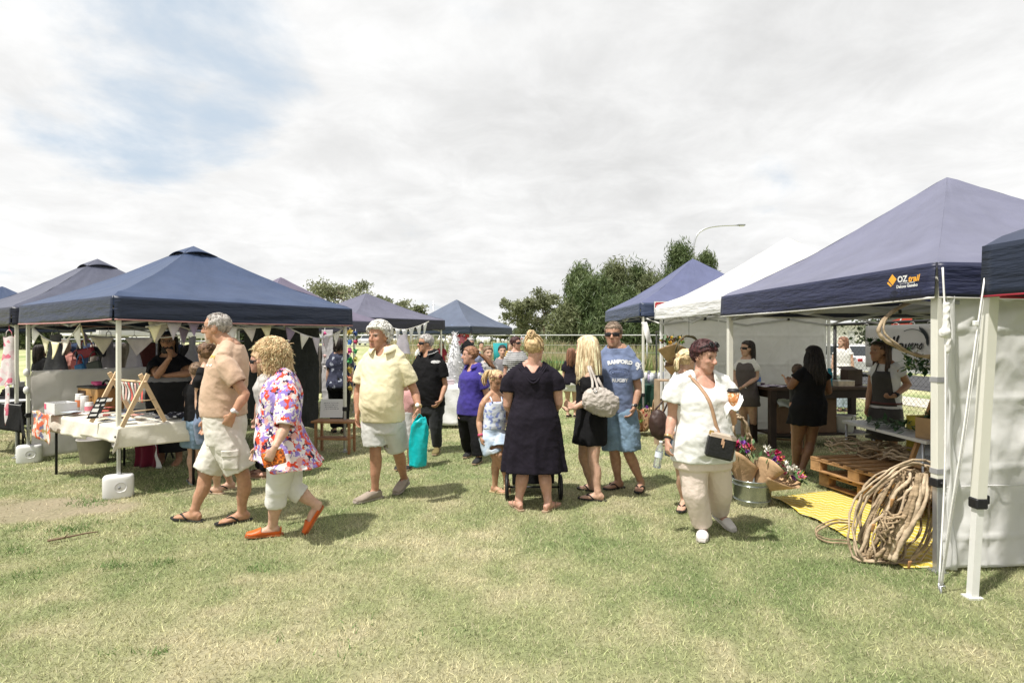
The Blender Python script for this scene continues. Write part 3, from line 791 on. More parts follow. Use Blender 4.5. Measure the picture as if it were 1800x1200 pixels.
    def watch(s, side, strap, face=None, u=1.9, name='watch'):
        L = 'a'+side; p = s.path(L, u); d = (s.path(L, 2)-s.path(L, 1.5)).normalized(); r = s.rad(L, u)+.004
        m = MB(); m.tube([p-d*.011, p+d*.011], [r+.002]*2, 14); o = m.build(name, strap, s.root)
        if face:
            f = MB(); n = V((0, -1, 0)); n = (n-n.dot(d)*d).normalized(); f.cyl(p+n*r*.9, p+n*(r+.009), .019*s.k, n=14); f.build('dial', face, o)
        return o
def s_brow(s): return getattr(s, 'brow', (.13, .085, .055))
# ================================================================ the people in the photograph
white_cotton = cloth('white_cotton', (.66, .65, .62), .05)
denim = cloth('denim', (.16, .24, .33), .3, bump=.4)
denim_dark = cloth('denim_dark', (.13, .17, .25), .25, bump=.4)
black_cloth = cloth('black', (.006, .006, .007), .2, sheen=0)
navy_cloth = cloth('navy', (.010, .0075, .014), .2, sheen=0)
rubber = M('rubber_black', (.02, .02, .02), .7, .2)
sole_tan = M('sole_tan', (.33, .24, .16), .8)

def man_in_beige():
    p = Person('man in beige t-shirt and white cargo shorts striding left in black flip-flops', -80, (386, 551), (370, 605), 381, (405, 601), (396, 748), hyaw=-82, girth=1.12, belly=.045,
        L=dict(el=(431, 694, .0), wr=(409, 728, -.07), ha=(400, 745, -.05)), Rr=dict(el=(372, 690, .02), wr=(364, 735, 0), ha=(362, 750, 0)),
        legL=dict(kn=(428, 836), an=(429, 899), heel=(438, 914), toe=(386, 924)), legR=dict(kn=(361, 838), an=(342, 897), heel=(352, 917), toe=(289, 912)), skin=TAN, vox=.0065, k=1.03, hcap=.265, brow=(.3, .27, .24))
    p.paint_stubble((.62, .58, .54), .75, True)
    p.top(cloth('beige_tee', (.53, .375, .27)), 728, .68, .022, .026, .96, 't_shirt', wr=.011)
    p.bottoms(cloth('cream_cargo', (.66, .63, .57), .05), .2, .88, .03, .03, 'shorts', wr=.012)
    bv = BVHTree.FromObject(p.parts['shorts'], bpy.context.evaluated_depsgraph_get()); dv = V((.2, -.98, 0)).normalized(); sx = V((.98, .2, 0)); c0 = W(411, 800, p.Y0-.1)
    def pkt(w, h, dz, th):
        m = MB()
        def f(u, v):
            q = c0+sx*(w*(u-.5))+V((0, 0, dz+h*(v-.5))); hit = bv.ray_cast(q-p.base+dv*.5, -dv); q2 = (hit[0]+p.base) if hit[0] is not None else q
            return q2+dv*th
        m.sheet(f, 8, 8, .012); return m
    pkt(.13, .15, -.03, .012).build('cargo_pocket', cloth('cream_cargo', 0), p.parts['shorts']); pkt(.14, .05, .035, .02).build('pocket_flap', cloth('cream_cargo', 0), p.parts['shorts'])
    bt = BVHTree.FromObject(p.parts['t_shirt'], bpy.context.evaluated_depsgraph_get()); dv = V((-.55, -.83, 0)).normalized()
    for nm, px, py, w_, h_, c_, k in (('print_orange', 392, 626, .09, .035, (.75, .45, .08), 1), ('print_white', 388, 641, .10, .02, (.72, .70, .66), 2)):
        o = scribble('chest_print', W(px, py, p.Y0-.1), V((.83, -.55, 0)), V((0, 0, 1)), w_, h_, 1, M('tee_'+nm, c_, .8), p.parts['t_shirt'], k, .8); snap_to(o, bt, p.base, dv, .005)
    p.thongs(rubber, rubber)
    p.hair(hair_mat('grey', (.22, .20, .18), (.42, .39, .36)), 'short', .012, .36, -.2, .0, bald=.35, seed=2)
    p.glasses('clear', M('wire', (.2, .15, .12), .4))
    p.watch('L', M('watch_steel', (.6, .58, .52), .3, metal=.7), paper_white, 1.86)
    b = MB(); b.box(W(371, 655, p.Y0-.12), (.001, .001, .001))
    return p
def woman_floral():
    p = Person('woman with curly strawberry blonde hair in bright floral blouse and white capri pants', -72, (478, 602), (468, 655), 476, (496, 652), (500, 790), hyaw=-80, hpitch=-8, sex='f', girth=1.32, belly=.06, fat=1.25,
        L=dict(sh=(509, 686), el=(500, 752, -.12), wr=(482, 788, -.26), ha=(474, 803, -.27), curl=45), Rr=dict(el=(470, 750, .0), wr=(455, 785, .0)),
        legL=dict(kn=(487, 862), an=(480, 920), heel=(492, 940), toe=(437, 946)), legR=dict(kn=(513, 858), an=(553, 897), heel=(566, 894), toe=(540, 937), hz=.2, hdy=.06), skin=FAIR, vox=.0065, k=.93, hcap=.235)
    fl = pattern('floral_blouse', [(0, (.68, .64, .62)), (.24, (.30, .22, .52)), (.42, (.68, .62, .60)), (.52, (.62, .07, .035)), (.68, (.03, .02, .05)), (.78, (.66, .35, .32)), (.88, (.22, .16, .45))], 30, 'voronoi', .10, dscale=30)
    p.bottoms(white_cotton, .2, 1.42, .010, .008, 'capri_pants', wr=.008)
    p.top(fl, 812, .97, .03, .032, .985, 'blouse', wr=.016, wk=(5, 5, 6), flare=.07, uneven=lambda f: .08*np.sin(f[:, 0]*9+1.2)+.03*np.sin(f[:, 1]*15))
    p.shoes(M('orange_leather', (.62, .12, .02), .45), M('orange_sole', (.35, .1, .03), .6), low=True)
    p.hair(hair_mat('strawberry', (.58, .36, .17), (.82, .62, .38)), 'curly', .17, .30, -.42, -.32, .50, 2200, seed=5)
    a = p.arms['L']; w = thing('wallet', a['hd']-V((0, 0, .03)), 'orange patterned wallet held by woman in floral blouse', 'wallet')
    m = MB(); c = W(478, 807, p.Y0-.42)
    rot = Matrix.Rotation(R(-16), 3, 'Y') @ Matrix.Rotation(R(-10), 3, 'Z')
    m.box(c+V((0, .03, 0)), (.185, .028, .105), rot, bev=.008); m.build('cover', pattern('wallet_orange', [(0, (.6, .13, .02)), (.45, (.75, .22, .04)), (.6, (.2, .06, .02))], 70, 'voronoi'), w)
    z = MB(); z.box(c+rot @ V((0, 0, .055))+V((0, .03, 0)), (.17, .012, .008), rot); z.build('zip', M('zip_gold', (.6, .4, .15), .3, metal=.8), w)
    return p
def man_yellow():
    p = Person('white haired man in pale yellow polo shirt carrying a teal bag', -12, (667, 568), (668, 619), 666, (675, 611), (673, 735), hyaw=-28, girth=1.03, belly=.06,
        Rr=dict(el=(629, 689, .03), wr=(628, 726, -.04), ha=(628, 744, -.05)), L=dict(el=(729, 688, .05), wr=(736, 716, -.04), ha=(736, 732, -.06), curl=62),
        legR=dict(kn=(660, 789), an=(661, 862), heel=(668, 875), toe=(627, 886)), legL=dict(kn=(699, 791), an=(711, 838), heel=(715, 850), toe=(707, 864), hz=.07, hdy=.1), skin=(.44, .24, .155), vox=.0068, k=1.03, hcap=.275, brow=(.5, .46, .42))
    yel = cloth('yellow_pique', (.74, .67, .45), .05)
    p.top(yel, 739, .72, .028, .03, .955, 'polo_shirt', wr=.012, scoop=(.05, .085, .04))
    p.collar(yel)
    p.bottoms(cloth('grey_shorts', (.56, .56, .54), .06), .2, .9, .028, .028, 'shorts', wr=.010)
    p.shoes(cloth('taupe_canvas', (.30, .25, .20), .15), M('sole_taupe', (.33, .29, .25), .8))
    p.hair(hair_mat('white', (.52, .50, .46), (.78, .76, .71)), 'wavy', .10, .31, -.34, -.06, seed=3)
    p.watch('L', M('watch_gold', (.75, .6, .3), .3, metal=.6), paper_white, 1.93)
    # bag
    hd = p.arms['L']['hd']; Yb = hd.y-.03
    bag = thing('shopping_bag', W(736, 815, Yb), 'teal plastic shopping bag hanging from the hand of man in yellow', 'bag')
    teal = M('teal_plastic', (.0, .36, .38), .32, .12, 9, .5, 14, .5)
    m = MB(); prof = [(742, .03, 733), (738, .07, 741), (737, .088, 750), (736, .092, 775), (735, .092, 800), (734, .085, 819)]
    rings = []
    for i in range(31):
        t_ = i/30*5; j = min(4, int(t_)); u = t_-j; px, rx, py = (prof[j][q]*(1-u)+prof[j+1][q]*u for q in range(3))
        cc = W(px, py, Yb); rings.append([cc+V((rx*math.cos(a)*(1+.05*math.sin(a*5+i*.5)), (.018+.03*min(1, t_))*math.sin(a)*(1+.2*math.sin(a*3+i*.25)), .006*math.sin(a*3+i*.3))) for a in [2*math.pi*q/48 for q in range(48)]])
    p.loft(m, rings); o = m.build('sack', teal, bag); wrinkle(o.data, .012, (11, 11, 7), 4.0)
    h = MB(); h.tube(spline([W(727, 742, Yb), W(733, 734, Yb-.01), W(737, 728, Yb), W(742, 734, Yb+.01), W(748, 743, Yb)], 8), [(.02, .006)]*9, 6); h.build('handle', teal, bag)
    return p
def man_black():
    p = Person('grey haired man in black polo shirt and dark trousers looking left', -25, (750, 588), (741, 625), 748, (754, 617), (757, 708), hyaw=-62, girth=1.12, belly=.03,
        L=dict(el=(783, 677, .0), wr=(774, 704, -.12), ha=(767, 713, -.15)), Rr=dict(el=(722, 676, .0), wr=(716, 703, -.1)),
        legL=dict(kn=(766, 752), an=(768, 790), heel=(770, 794), toe=(764, 801)), legR=dict(kn=(744, 753), an=(742, 790), heel=(744, 791), toe=(734, 797)), skin=TAN, vox=.009, brow=(.2, .18, .16))
    p.top(black_cloth, 712, .68, .025, .03, .96, 'polo_shirt', wr=.012, scoop=(.05, .085, .05))
    p.collar(black_cloth, paper_white); p.bottoms(cloth('charcoal', (.022, .024, .026)), .2, 1.97, .022, .0, 'trousers')
    p.shoes(M('olive_shoe', (.16, .13, .05), .7), sole_tan)
    p.hair(hair_mat('grey2', (.22, .21, .20), (.45, .43, .41)), 'short', .03, .3, -.2, -.05, seed=4)
    p.glasses('sun')
    bvh = BVHTree.FromObject(p.parts['polo_shirt'], bpy.context.evaluated_depsgraph_get())
    m = MB(); c = W(762, 636, p.Y0-.2)
    m.tube([c+V((.055*math.cos(t), -.0, .016*math.sin(t))) for t in [j*.6 for j in range(11)]], .005, 5)
    for i in range(5): m.box(c+V((-.03+.015*i, 0, 0)), (.008, .006, .018))
    o = m.build('chest_logo', paper_white, p.parts['polo_shirt'])
    snap_to(o, bvh, p.base, p.f)
    return p
def snap_to(o, bvh, base, f, off=.004):
    for v in o.data.vertices:
        q = V(v.co); h = bvh.ray_cast(q+f*.5, -f)
        if h[0] is not None: v.co = h[0]+f*off
def woman_purple():
    p = Person('woman with long auburn ponytail in purple polo shirt and black trousers', -40, (828, 609), (819, 641), 826, (833, 641), (828, 722), hyaw=-78, sex='f', girth=1.22, belly=.02, fat=1.1,
        Rr=dict(el=(812, 700, .0), wr=(809, 722, -.05)), L=dict(el=(858, 700, .0), wr=(850, 728, -.05)),
        legR=dict(kn=(820, 766), an=(824, 790), heel=(828, 799), toe=(818, 806)), legL=dict(kn=(840, 768), an=(842, 808), heel=(844, 812), toe=(834, 818)), skin=PINK, vox=.009, k=.9, hcap=.24)
    p.top(cloth('purple_polo', (.048, .036, .235), .08), 728, .6, .025, .022, .95, 'polo_shirt', wr=.011, scoop=(.06, .09, .05))
    p.collar(cloth('purple_polo', 0)); p.bottoms(black_cloth, .2, 1.95, .02, .03, 'trousers'); p.shoes(rubber, sole_tan)
    t0 = p.H(0, -.42, .12)
    p.hair(hair_mat('auburn', (.14, .06, .03), (.30, .15, .08)), 'tail', .035, .32, -.25, -.3, tail=[t0, t0+V((.08, .03, -.05)), t0+V((.16, .05, -.14)), t0+V((.23, .04, -.24))], n=50)
    bvh = BVHTree.FromObject(p.parts['polo_shirt'], bpy.context.evaluated_depsgraph_get())
    m = MB(); c = W(842, 658, p.Y0-.2); m.ell(c, (.024, .004, .022)); o = m.build('chest_badge', paper_white, p.parts['polo_shirt']); snap_to(o, bvh, p.base, p.f)
    return p
def girl_blue():
    p = Person('girl in pale blue floral playsuit standing on one leg beside woman in navy dress', 25, (873, 651), (879, 690), 872, (869, 692), (868, 764), hyaw=42, hpitch=-32, sex='c', girth=1.05,
        Rr=dict(el=(842, 740, .03), wr=(845, 768, -.04), ha=(848, 780, -.05)), L=dict(el=(896, 738, .05), wr=(893, 765, -.1)),
        legR=dict(kn=(872, 806), an=(868, 857), heel=(864, 864), toe=(887, 869)), legL=dict(kn=(878, 799, -.10), an=(886, 838), heel=(888, 842), toe=(892, 868), hz=.12, hdy=.05), skin=(.47, .28, .18), vox=.0068, k=.78, hcap=.215, shw=.125)
    pr = pattern('girl_floral', [(0, (.62, .66, .72)), (.55, (.28, .34, .62)), (.68, (.60, .66, .74)), (.86, (.18, .22, .45))], 34, 'voronoi', .06, dscale=20)
    p.top(pr, 752, 0, .02, 0, .95, 'top', wr=.01, hi=.82, off=True)
    st = MB()
    for q in (1, -1):
        st.tube(spline([p.ring_c(.80)+p.l*q*.055+p.f*.085, p.ring_c(.93)+p.l*q*.062+p.f*.04, p.ring_c(.93)+p.l*q*.062-p.f*.04, p.ring_c(.8)+p.l*q*.05-p.f*.08], 8), .008, 6)
    st.build('strap', pr, p.parts['top'])
    p.bottoms(pattern('girl_shorts', [(0, (.28, .40, .56)), (.5, (.45, .55, .68)), (.65, (.62, .68, .74))], 12, 'noise', .1, interp='LINEAR'), .25, .72, .028, .03, 'shorts', wr=.012)
    p.thongs(M('gold_sandal', (.5, .38, .22), .5), M('gold_strap', (.6, .48, .3), .4, metal=.3))
    t0 = p.H(0, -.42, .25)
    p.hair(hair_mat('dark_blonde', (.30, .19, .09), (.60, .44, .25)), 'tail', .03, .34, -.25, -.3, tail=[t0, t0+V((-.06, .02, .0)), t0+V((-.10, .03, -.09)), t0+V((-.09, .02, -.17))], n=36)
    p.glasses(on_top=True, mat=M('rose_frame', (.25, .09, .09), .4))
    p.watch('R', M('pink_band', (.5, .08, .15), .5), None, 1.88, 'wristband')
    return p
def woman_navy():
    p = Person('woman in navy dress with messy blonde bun seen from behind', 180, (938, 590), (938, 637), 940, (936, 640), (938, 738), hyaw=150, hpitch=-5, sex='f', girth=1.33, fat=1.28, belly=.02,
        L=dict(sh=(897, 664), el=(892, 712, .02), wr=(900, 726, .22)), Rr=dict(sh=(975, 662), el=(982, 708, .02), wr=(974, 724, .22)),
        legL=dict(kn=(920, 826), an=(916, 882), heel=(916, 898), toe=(900, 887)), legR=dict(kn=(956, 826), an=(960, 884), heel=(958, 900), toe=(980, 889)), skin=PINK, vox=.0068, k=.94, hcap=.245)
    p.top(navy_cloth, 826, .5, .022, .02, .955, 'dress', wr=.010, skirt=(826, .315, .20, 9, .07), scoop=(-.0, -.075, .095))
    d = MB()
    for i in range(4):
        z = .05+.032*i; w = .07+.022*i
        d.tube(spline([p.ring_c(.97)+p.l*w-p.f*.07, p.ring_c(.9)-p.f*(.115+.012*i)-V((0, 0, z*.8)), p.ring_c(.97)-p.l*w-p.f*.07], 12), [.006]+[.011]*11+[.006], 6)
    d.build('cowl_fold', navy_cloth, p.parts['dress'])
    p.thongs(sole_tan, M('tan_strap', (.3, .2, .13), .6))
    p.hair(hair_mat('blonde_bun', (.28, .17, .08), (.62, .45, .25)), 'bun', .035, .32, -.28, -.28, tail=(-.0, -.33, .50), n=46, seed=8)
    p.glasses('sun')
    return p
def woman_blonde():
    p = Person('woman with long straight blonde hair in black off-shoulder dress with grey handbag', -80, (1031, 592), (1022, 641), 1030, (1037, 642), (1040, 728), hyaw=-122, hpitch=-5, sex='f', girth=1.12, fat=1.08, belly=.02,
        L=dict(sh=(1036, 665), el=(1034, 706, .02), wr=(1010, 716, -.05), ha=(1001, 712, -.05)), Rr=dict(el=(1024, 704, .0), wr=(1004, 714, -.08)),
        legL=dict(kn=(1043, 812), an=(1053, 866), heel=(1061, 881), toe=(1022, 878)), legR=dict(kn=(1025, 803), an=(1042, 855), heel=(1048, 864), toe=(1020, 861)), skin=FAIR, vox=.0068, k=.93, hcap=.25)
    p.top(black_cloth, 777, .62, .02, .02, .95, 'dress', wr=.010, hi=.83, off=True, skirt=(777, .20, .17, 6, .05))
    p.thongs(rubber, rubber)
    p.hair(hair_mat('long_blonde', (.42, .28, .13), (.74, .60, .40)), 'long', .05, .3, -.45, -.4, length=1.55, n=150, lockr=.055, spread=.06, front=118, seed=6)
    # handbag
    c = W(1056, 706, p.Y0-.30); bag = thing('handbag', W(1056, 735, p.Y0-.30), 'crumpled light grey leather handbag on shoulder of blonde woman', 'bag')
    lg = M('grey_leather', (.40, .36, .32), .5, .12, 12, .3, 40)
    m = MB(); rt = Matrix.Rotation(R(20), 3, 'Y')
    m.ell(c, (.185, .085, .135), rt, 20, 12); m.box(c+rt @ V((0, 0, -.04)), (.33, .13, .15), rt, bev=.04)
    rs = random.Random(4)
    for i in range(34):
        a, b = rs.uniform(-1, 1), rs.uniform(-.8, .9); q = c+rt @ V((a*.15, -.062*math.sqrt(max(.05, 1-a*a*.8-b*b*.6)), b*.09)); m.ell(q, (rs.uniform(.02, .045), .022, rs.uniform(.015, .035)), rt, 8, 6)
    me = remesh_np(m, .008, 2); wrinkle(me, .017, (17, 17, 26), 3); co = get_co(me)-np.array(bag.location); set_co(me, co); smooth(me); link('pouch', me, bag, mats=[lg])
    for dx in (-.03, .03):
        s = MB(); s.tube(spline([c+rt @ V((-.10+dx, -.05, .10)), W(1044+dx*100, 668, p.Y0-.26), W(1036+dx*60, 645, p.Y0-.19), W(1040+dx*60, 648, p.Y0-.08), c+V((.03, .06, .13))], 14), [(.013, .004)]*15, 6); s.build('strap', lg, bag)
    r = MB(); r.tube([c+rt @ V((-.10, -.07, .085))+V((.016*math.cos(t), 0, .016*math.sin(t))) for t in [j*.7 for j in range(10)]], .004, 5); r.build('buckle', steel, bag)
    return p
def man_blue():
    p = Person('man in wraparound sunglasses, blue printed t-shirt and denim shorts', -18, (1078, 567), (1075, 610), 1078, (1085, 609), (1085, 722), hyaw=-18, girth=.86, shw=.168,
        L=dict(el=(1122, 684, .0), wr=(1115, 716, -.07), ha=(1109, 730, -.10)), Rr=dict(el=(1060, 684, .03), wr=(1058, 718, -.04)),
        legL=dict(kn=(1105, 796), an=(1123, 846), heel=(1128, 858), toe=(1122, 868)), legR=dict(kn=(1080, 794), an=(1090, 850), heel=(1094, 857), toe=(1066, 862)), skin=(.42, .25, .17), vox=.0068, k=1.02, hcap=.262)
    tee = cloth('blue_marle', (.15, .19, .31), .14)
    p.top(tee, 724, .66, .024, .03, .97, 't_shirt', wr=.012)
    p.bottoms(denim, .2, .93, .03, .04, 'shorts', wr=.012); p.thongs(rubber, rubber)
    p.hair(hair_mat('brown_grey', (.12, .08, .055), (.24, .18, .13)), 'short', .035, .3, -.22, -.05, seed=9, fringe=.05)
    p.glasses('sun'); p.paint_stubble((.30, .19, .14), .25)
    p.watch('L', M('watch_steel', 0), black_plastic, 1.92)
    bvh = BVHTree.FromObject(p.parts['t_shirt'], bpy.context.evaluated_depsgraph_get())
    pr = cloth('print_white', (.62, .63, .64)); dk = cloth('print_navy', (.10, .13, .25)); T = p.parts['t_shirt']
    def put(name, body, size, px, py, mat, d, bold=.004, bend=0, dy=.35):
        loc = W(px, py, p.Y0-dy); x = V((-d.y, d.x, 0)); o = None
        co, fs = text_mesh(body, size, 0, bold); m = MB(); vs = []
        for q in co:
            qx, qy = q.x, q.y
            if bend: a = qx/bend; qx, qy = (bend+qy)*math.sin(a), (bend+qy)*math.cos(a)-bend
            P = loc+x*qx+V((0, 0, 1))*qy-p.base; h = bvh.ray_cast(P+d*.4, -d)
            vs.append((h[0]+d*.004+p.base) if h[0] is not None else P+p.base)
        m.add(vs, fs); return m.build(name, mat, T)
    put('print', 'RAMFORD', .054, 1084, 637, pr, p.f, .004, .42)
    put('print', 'RUGBY', .05, 1085, 671, pr, p.f, .002)
    put('number', '98', .105, 1120, 643, pr, V((.12, -.99, 0)).normalized(), .005, 0, .04)
    m = MB(); c = W(1083, 656, p.Y0-.35)
    m.tube([c+V((.11*math.cos(t), 0, .045*math.sin(t))) for t in [j*.35 for j in range(19)]], .004, 5)
    m.tube([c+V((.085*math.cos(t), 0, .028*math.sin(t))) for t in [j*.35 for j in range(19)]], .003, 5)
    for i in range(6): m.box(c+V((-.05+.02*i, 0, 0)), (.011, .004, .02))
    o = m.build('emblem', dk, T); snap_to(o, bvh, p.base, p.f)
    return p
def woman_white():
    p = Person('woman with short dark red hair in white top and beige linen trousers walking forward', 12, (1238, 600), (1247, 657), 1238, (1232, 661), (1236, 795), hyaw=36, hpitch=-10, sex='f', girth=1.36, belly=.05, fat=1.22,
        Rr=dict(sh=(1188, 676), el=(1182, 732, .05), wr=(1173, 774, -.03), ha=(1173, 797, -.05)), L=dict(sh=(1278, 676), el=(1286, 744, .06), wr=(1288, 716, -.20), ha=(1288, 700, -.24), curl=50, thumb=(-.3, -1, 0)),
        legR=dict(kn=(1222, 868), an=(1235, 928), heel=(1236, 938), toe=(1234, 954)), legL=dict(kn=(1266, 862), an=(1266, 915), heel=(1258, 908), toe=(1275, 929), hz=.05, hdy=.12), skin=PINK, vox=.0065, k=.92, hcap=.25)
    p.bottoms(cloth('beige_linen', (.74, .625, .555), .05, bump=.4), .2, 1.93, .014, .006, 'trousers', wr=.007, wk=(9, 9, 5), leg_dec=.955)
    wt = cloth('white_linen', (.72, .72, .70), .03)
    p.top(wt, 807, .50, .03, .028, .985, 'blouse', wr=.014, scoop=(.05, .07, .085), sl_flare=.025)
    p.shoes(cloth('white_shoe', (.6, .57, .54)), M('sole_white', (.55, .52, .48), .7), low=True)
    p.hair(hair_mat('dark_red', (.022, .008, .008), (.065, .018, .018)), 'short', .06, .29, -.22, -.08, seed=11, fringe=.06)
    p.glasses(on_top=True)
    p.watch('R', M('bangle_black', (.02, .02, .02), .4), None, 1.88, 'bangle'); p.watch('R', M('bangle_gold', (.6, .4, .2), .3, metal=.7), None, 1.82, 'bangle')
    # takeaway cup
    hd = p.arms['L']['hd']; c = W(1289, 700, p.Y0-.36)
    cup = thing('coffee_cup', c-V((0, 0, .06)), 'orange takeaway coffee cup with dark lid held by woman in white', 'cup')
    m = MB(); m.lathe(c, [(0, -.06), (.030, -.06), (.042, .05), (.0, .05)]); m.build('cup_body', pattern('cup_print', [(0, (.55, .22, .08)), (.5, (.62, .30, .14)), (.7, (.7, .5, .35))], 60, 'voronoi'), cup)
    m = MB(); m.lathe(c, [(.0, .05), (.046, .05), (.046, .058), (.040, .064), (.038, .072), (0, .072)]); m.build('lid', black_plastic, cup)
    nk = thing('paper_napkin', W(1286, 718, p.Y0-.4), 'crumpled white paper napkin held under the orange coffee cup', 'napkin')
    m = MB(); a, b = W(1272, 726, p.Y0-.34), W(1302, 700, p.Y0-.40)
    m.sheet(lambda u, v: a.lerp(b, u)+V((0, -.05+.06*v, .028*math.sin(u*7)+(v-.5)*.07*(1-u*.6)+.012*math.sin(v*9+u*4))), 10, 6, .003); m.build('sheet', paper_white, nk)
    # crossbody bag
    bc = W(1266, 786, p.Y0-.27); bag = thing('crossbody_bag', bc-V((0, 0, .1)), 'black crossbody bag with tan strap worn by woman in white top', 'bag')
    rt = Matrix.Rotation(R(12), 3, 'Y') @ Matrix.Rotation(R(-8), 3, 'Z')
    m = MB(); m.box(bc, (.205, .07, .17), rt, bev=.015); m.build('pouch', M('black_leather', (.012, .012, .013), .38, .2, 20, .2, 60), bag)
    m = MB(); m.box(bc+rt @ V((0, -.002, .085)), (.2, .066, .045), rt, bev=.01); tanl = M('tan_leather', (.42, .26, .16), .5, .15, 12); m.build('flap', M('beige_flap', (.5, .4, .32), .5), bag)
    m = MB(); m.box(bc+rt @ V((0, -.04, .05)), (.018, .008, .05), rt, bev=.003); m.box(bc+rt @ V((.01, -.042, .03)), (.012, .006, .05), rt, bev=.003); m.build('tassel', tanl, bag)
    bvh = BVHTree.FromObject(p.parts['blouse'], bpy.context.evaluated_depsgraph_get())
    pts = []
    for (x, y) in ((1213, 659), (1220, 668), (1228, 684), (1235, 702), (1241, 722), (1246, 742), (1250, 758)):
        q = W(x, y, p.Y0-.1); h = bvh.ray_cast(q-p.base+p.f*.6, -p.f); pts.append((h[0]+p.base+p.f*.006) if h[0] is not None else q)
    pts.append(bc+rt @ V((-.09, -.02, .09)))
    m = MB(); m.tube(spline(pts, 24), [(.014, .004)]*25, 6, ref=(1, 0, 0)); m.build('strap', tanl, bag)
    m = MB(); m.box(bc+rt @ V((-.09, -.025, .10)), (.035, .012, .03), rt, bev=.003); m.build('buckle', M('zip_gold', 0), bag)
    return p
def woman_behind_white():
    p = Person('woman with blonde ponytail in white tee half hidden behind woman in white blouse', 20, (1208, 614), (1211, 653), 1207, (1204, 657), (1207, 755), hyaw=120, sex='f', girth=1.05,
        Rr=dict(el=(1184, 716, .03), wr=(1180, 752, -.05), ha=(1180, 770, -.06)), L=dict(el=(1235, 715, 0), wr=(1235, 745, -.1)),
        legR=dict(kn=(1199, 838), an=(1199, 885), heel=(1204, 890), toe=(1196, 902)), legL=dict(kn=(1228, 836), an=(1240, 884), heel=(1246, 890), toe=(1248, 898)), skin=FAIR, vox=.009, k=.92)
    p.top(cloth('white_tee', (.66, .66, .64)), 764, .5, .02, .025, .95, 't_shirt')
    p.bottoms(denim_dark, .2, .5, .03, .04, 'shorts'); p.thongs(rubber, rubber)
    t0 = p.H(0, -.42, .1)
    p.hair(hair_mat('blonde3', (.45, .30, .14), (.72, .56, .34)), 'tail', .035, .32, -.25, -.3, tail=[t0, t0+V((-.04, -.04, -.02)), t0+V((-.05, -.05, -.14))], n=40)
    # brown bag on her arm and water bottle in hand
    bg = thing('shoulder_bag', W(1157, 790, p.Y0-.05), 'soft dark brown shoulder bag beside the kraft paper flowers', 'bag')
    m = MB(); c = W(1157, 745, p.Y0-.1); m.ell(c, (.085, .07, .14)); m.ell(c-V((-.02, 0, .06)), (.08, .07, .09)); me = remesh_np(m, .01, 2); wrinkle(me, .01, (14, 14, 10)); set_co(me, get_co(me)-np.array(bg.location)); smooth(me)
    bl = M('brown_leather', (.045, .025, .02), .5, .2); link('pouch', me, bg, mats=[bl])
    m = MB(); m.tube(spline([c+V((-.03, 0, .13)), W(1168, 700, p.Y0-.06), W(1178, 672, p.Y0-.09), W(1176, 700, p.Y0-.14), c+V((.05, 0, .11))], 10), .008, 6); m.build('strap', bl, bg)
    bt = thing('water_bottle', W(1158, 819, 4.6), 'clear plastic water bottle held low by woman in white blouse', 'bottle')
    m = MB(); rot = Matrix.Rotation(R(10), 3, 'Y'); c = W(1158, 800, 4.6)
    pr = [(0, -.1), (.028, -.1), (.031, -.09), (.031, -.04), (.028, -.03), (.031, -.02), (.031, .045), (.022, .075), (.012, .09), (.012, .1)]
    m.lathe(c, pr, 18, rot); m.build('bottle_body', M('clear_pet', (.85, .9, .92), .08, .02, trans=.85, ior=1.2), bt)
    m = MB(); m.lathe(c, [(.0, .1), (.014, .1), (.014, .118), (0, .118)], 14, rot); m.build('cap', paper_white, bt)
    m = MB(); m.lathe(c, [(.0318, -.015), (.0318, .03)], 18, rot); m.build('paper_label', M('bottle_label', (.6, .65, .7), .6), bt)
    return p
def woman_grey_dress():
    p = Person('woman in dark sunglasses and grey pinafore dress with clasped hands inside the stall', -45, (1314, 599), (1307, 626), 1313, (1313, 629), (1312, 696), hyaw=-75, sex='f', girth=1.0, Y0=8.75,
        L=dict(el=(1330, 664, .0), wr=(1306, 680, -.12), ha=(1299, 685, -.13)), Rr=dict(el=(1291, 664, 0), wr=(1296, 681, -.1), ha=(1300, 687, -.1)),
        legL=dict(kn=(1324, 738), an=(1327, 768), heel=(1328, 774), toe=(1324, 781)), legR=dict(kn=(1308, 738), an=(1306, 768), heel=(1307, 773), toe=(1300, 779)), skin=FAIR, vox=.010)
    p.top(white_cotton, 690, .45, .012, .02, .93, 'shirt')
    p.top(cloth('grey_linen', (.10, .085, .085)), 713, 0, .024, 0, .95, 'dress', skirt=(713, .19, .16, 6, .04), hi=.87, off=True)
    p.shoes(white_cotton, rubber, low=True)
    p.hair(hair_mat('black_brown', (.012, .009, .008), (.03, .02, .016)), 'long', .04, .31, -.4, -.35, length=1.9, n=80, front=95)
    p.glasses('sun')
    return p
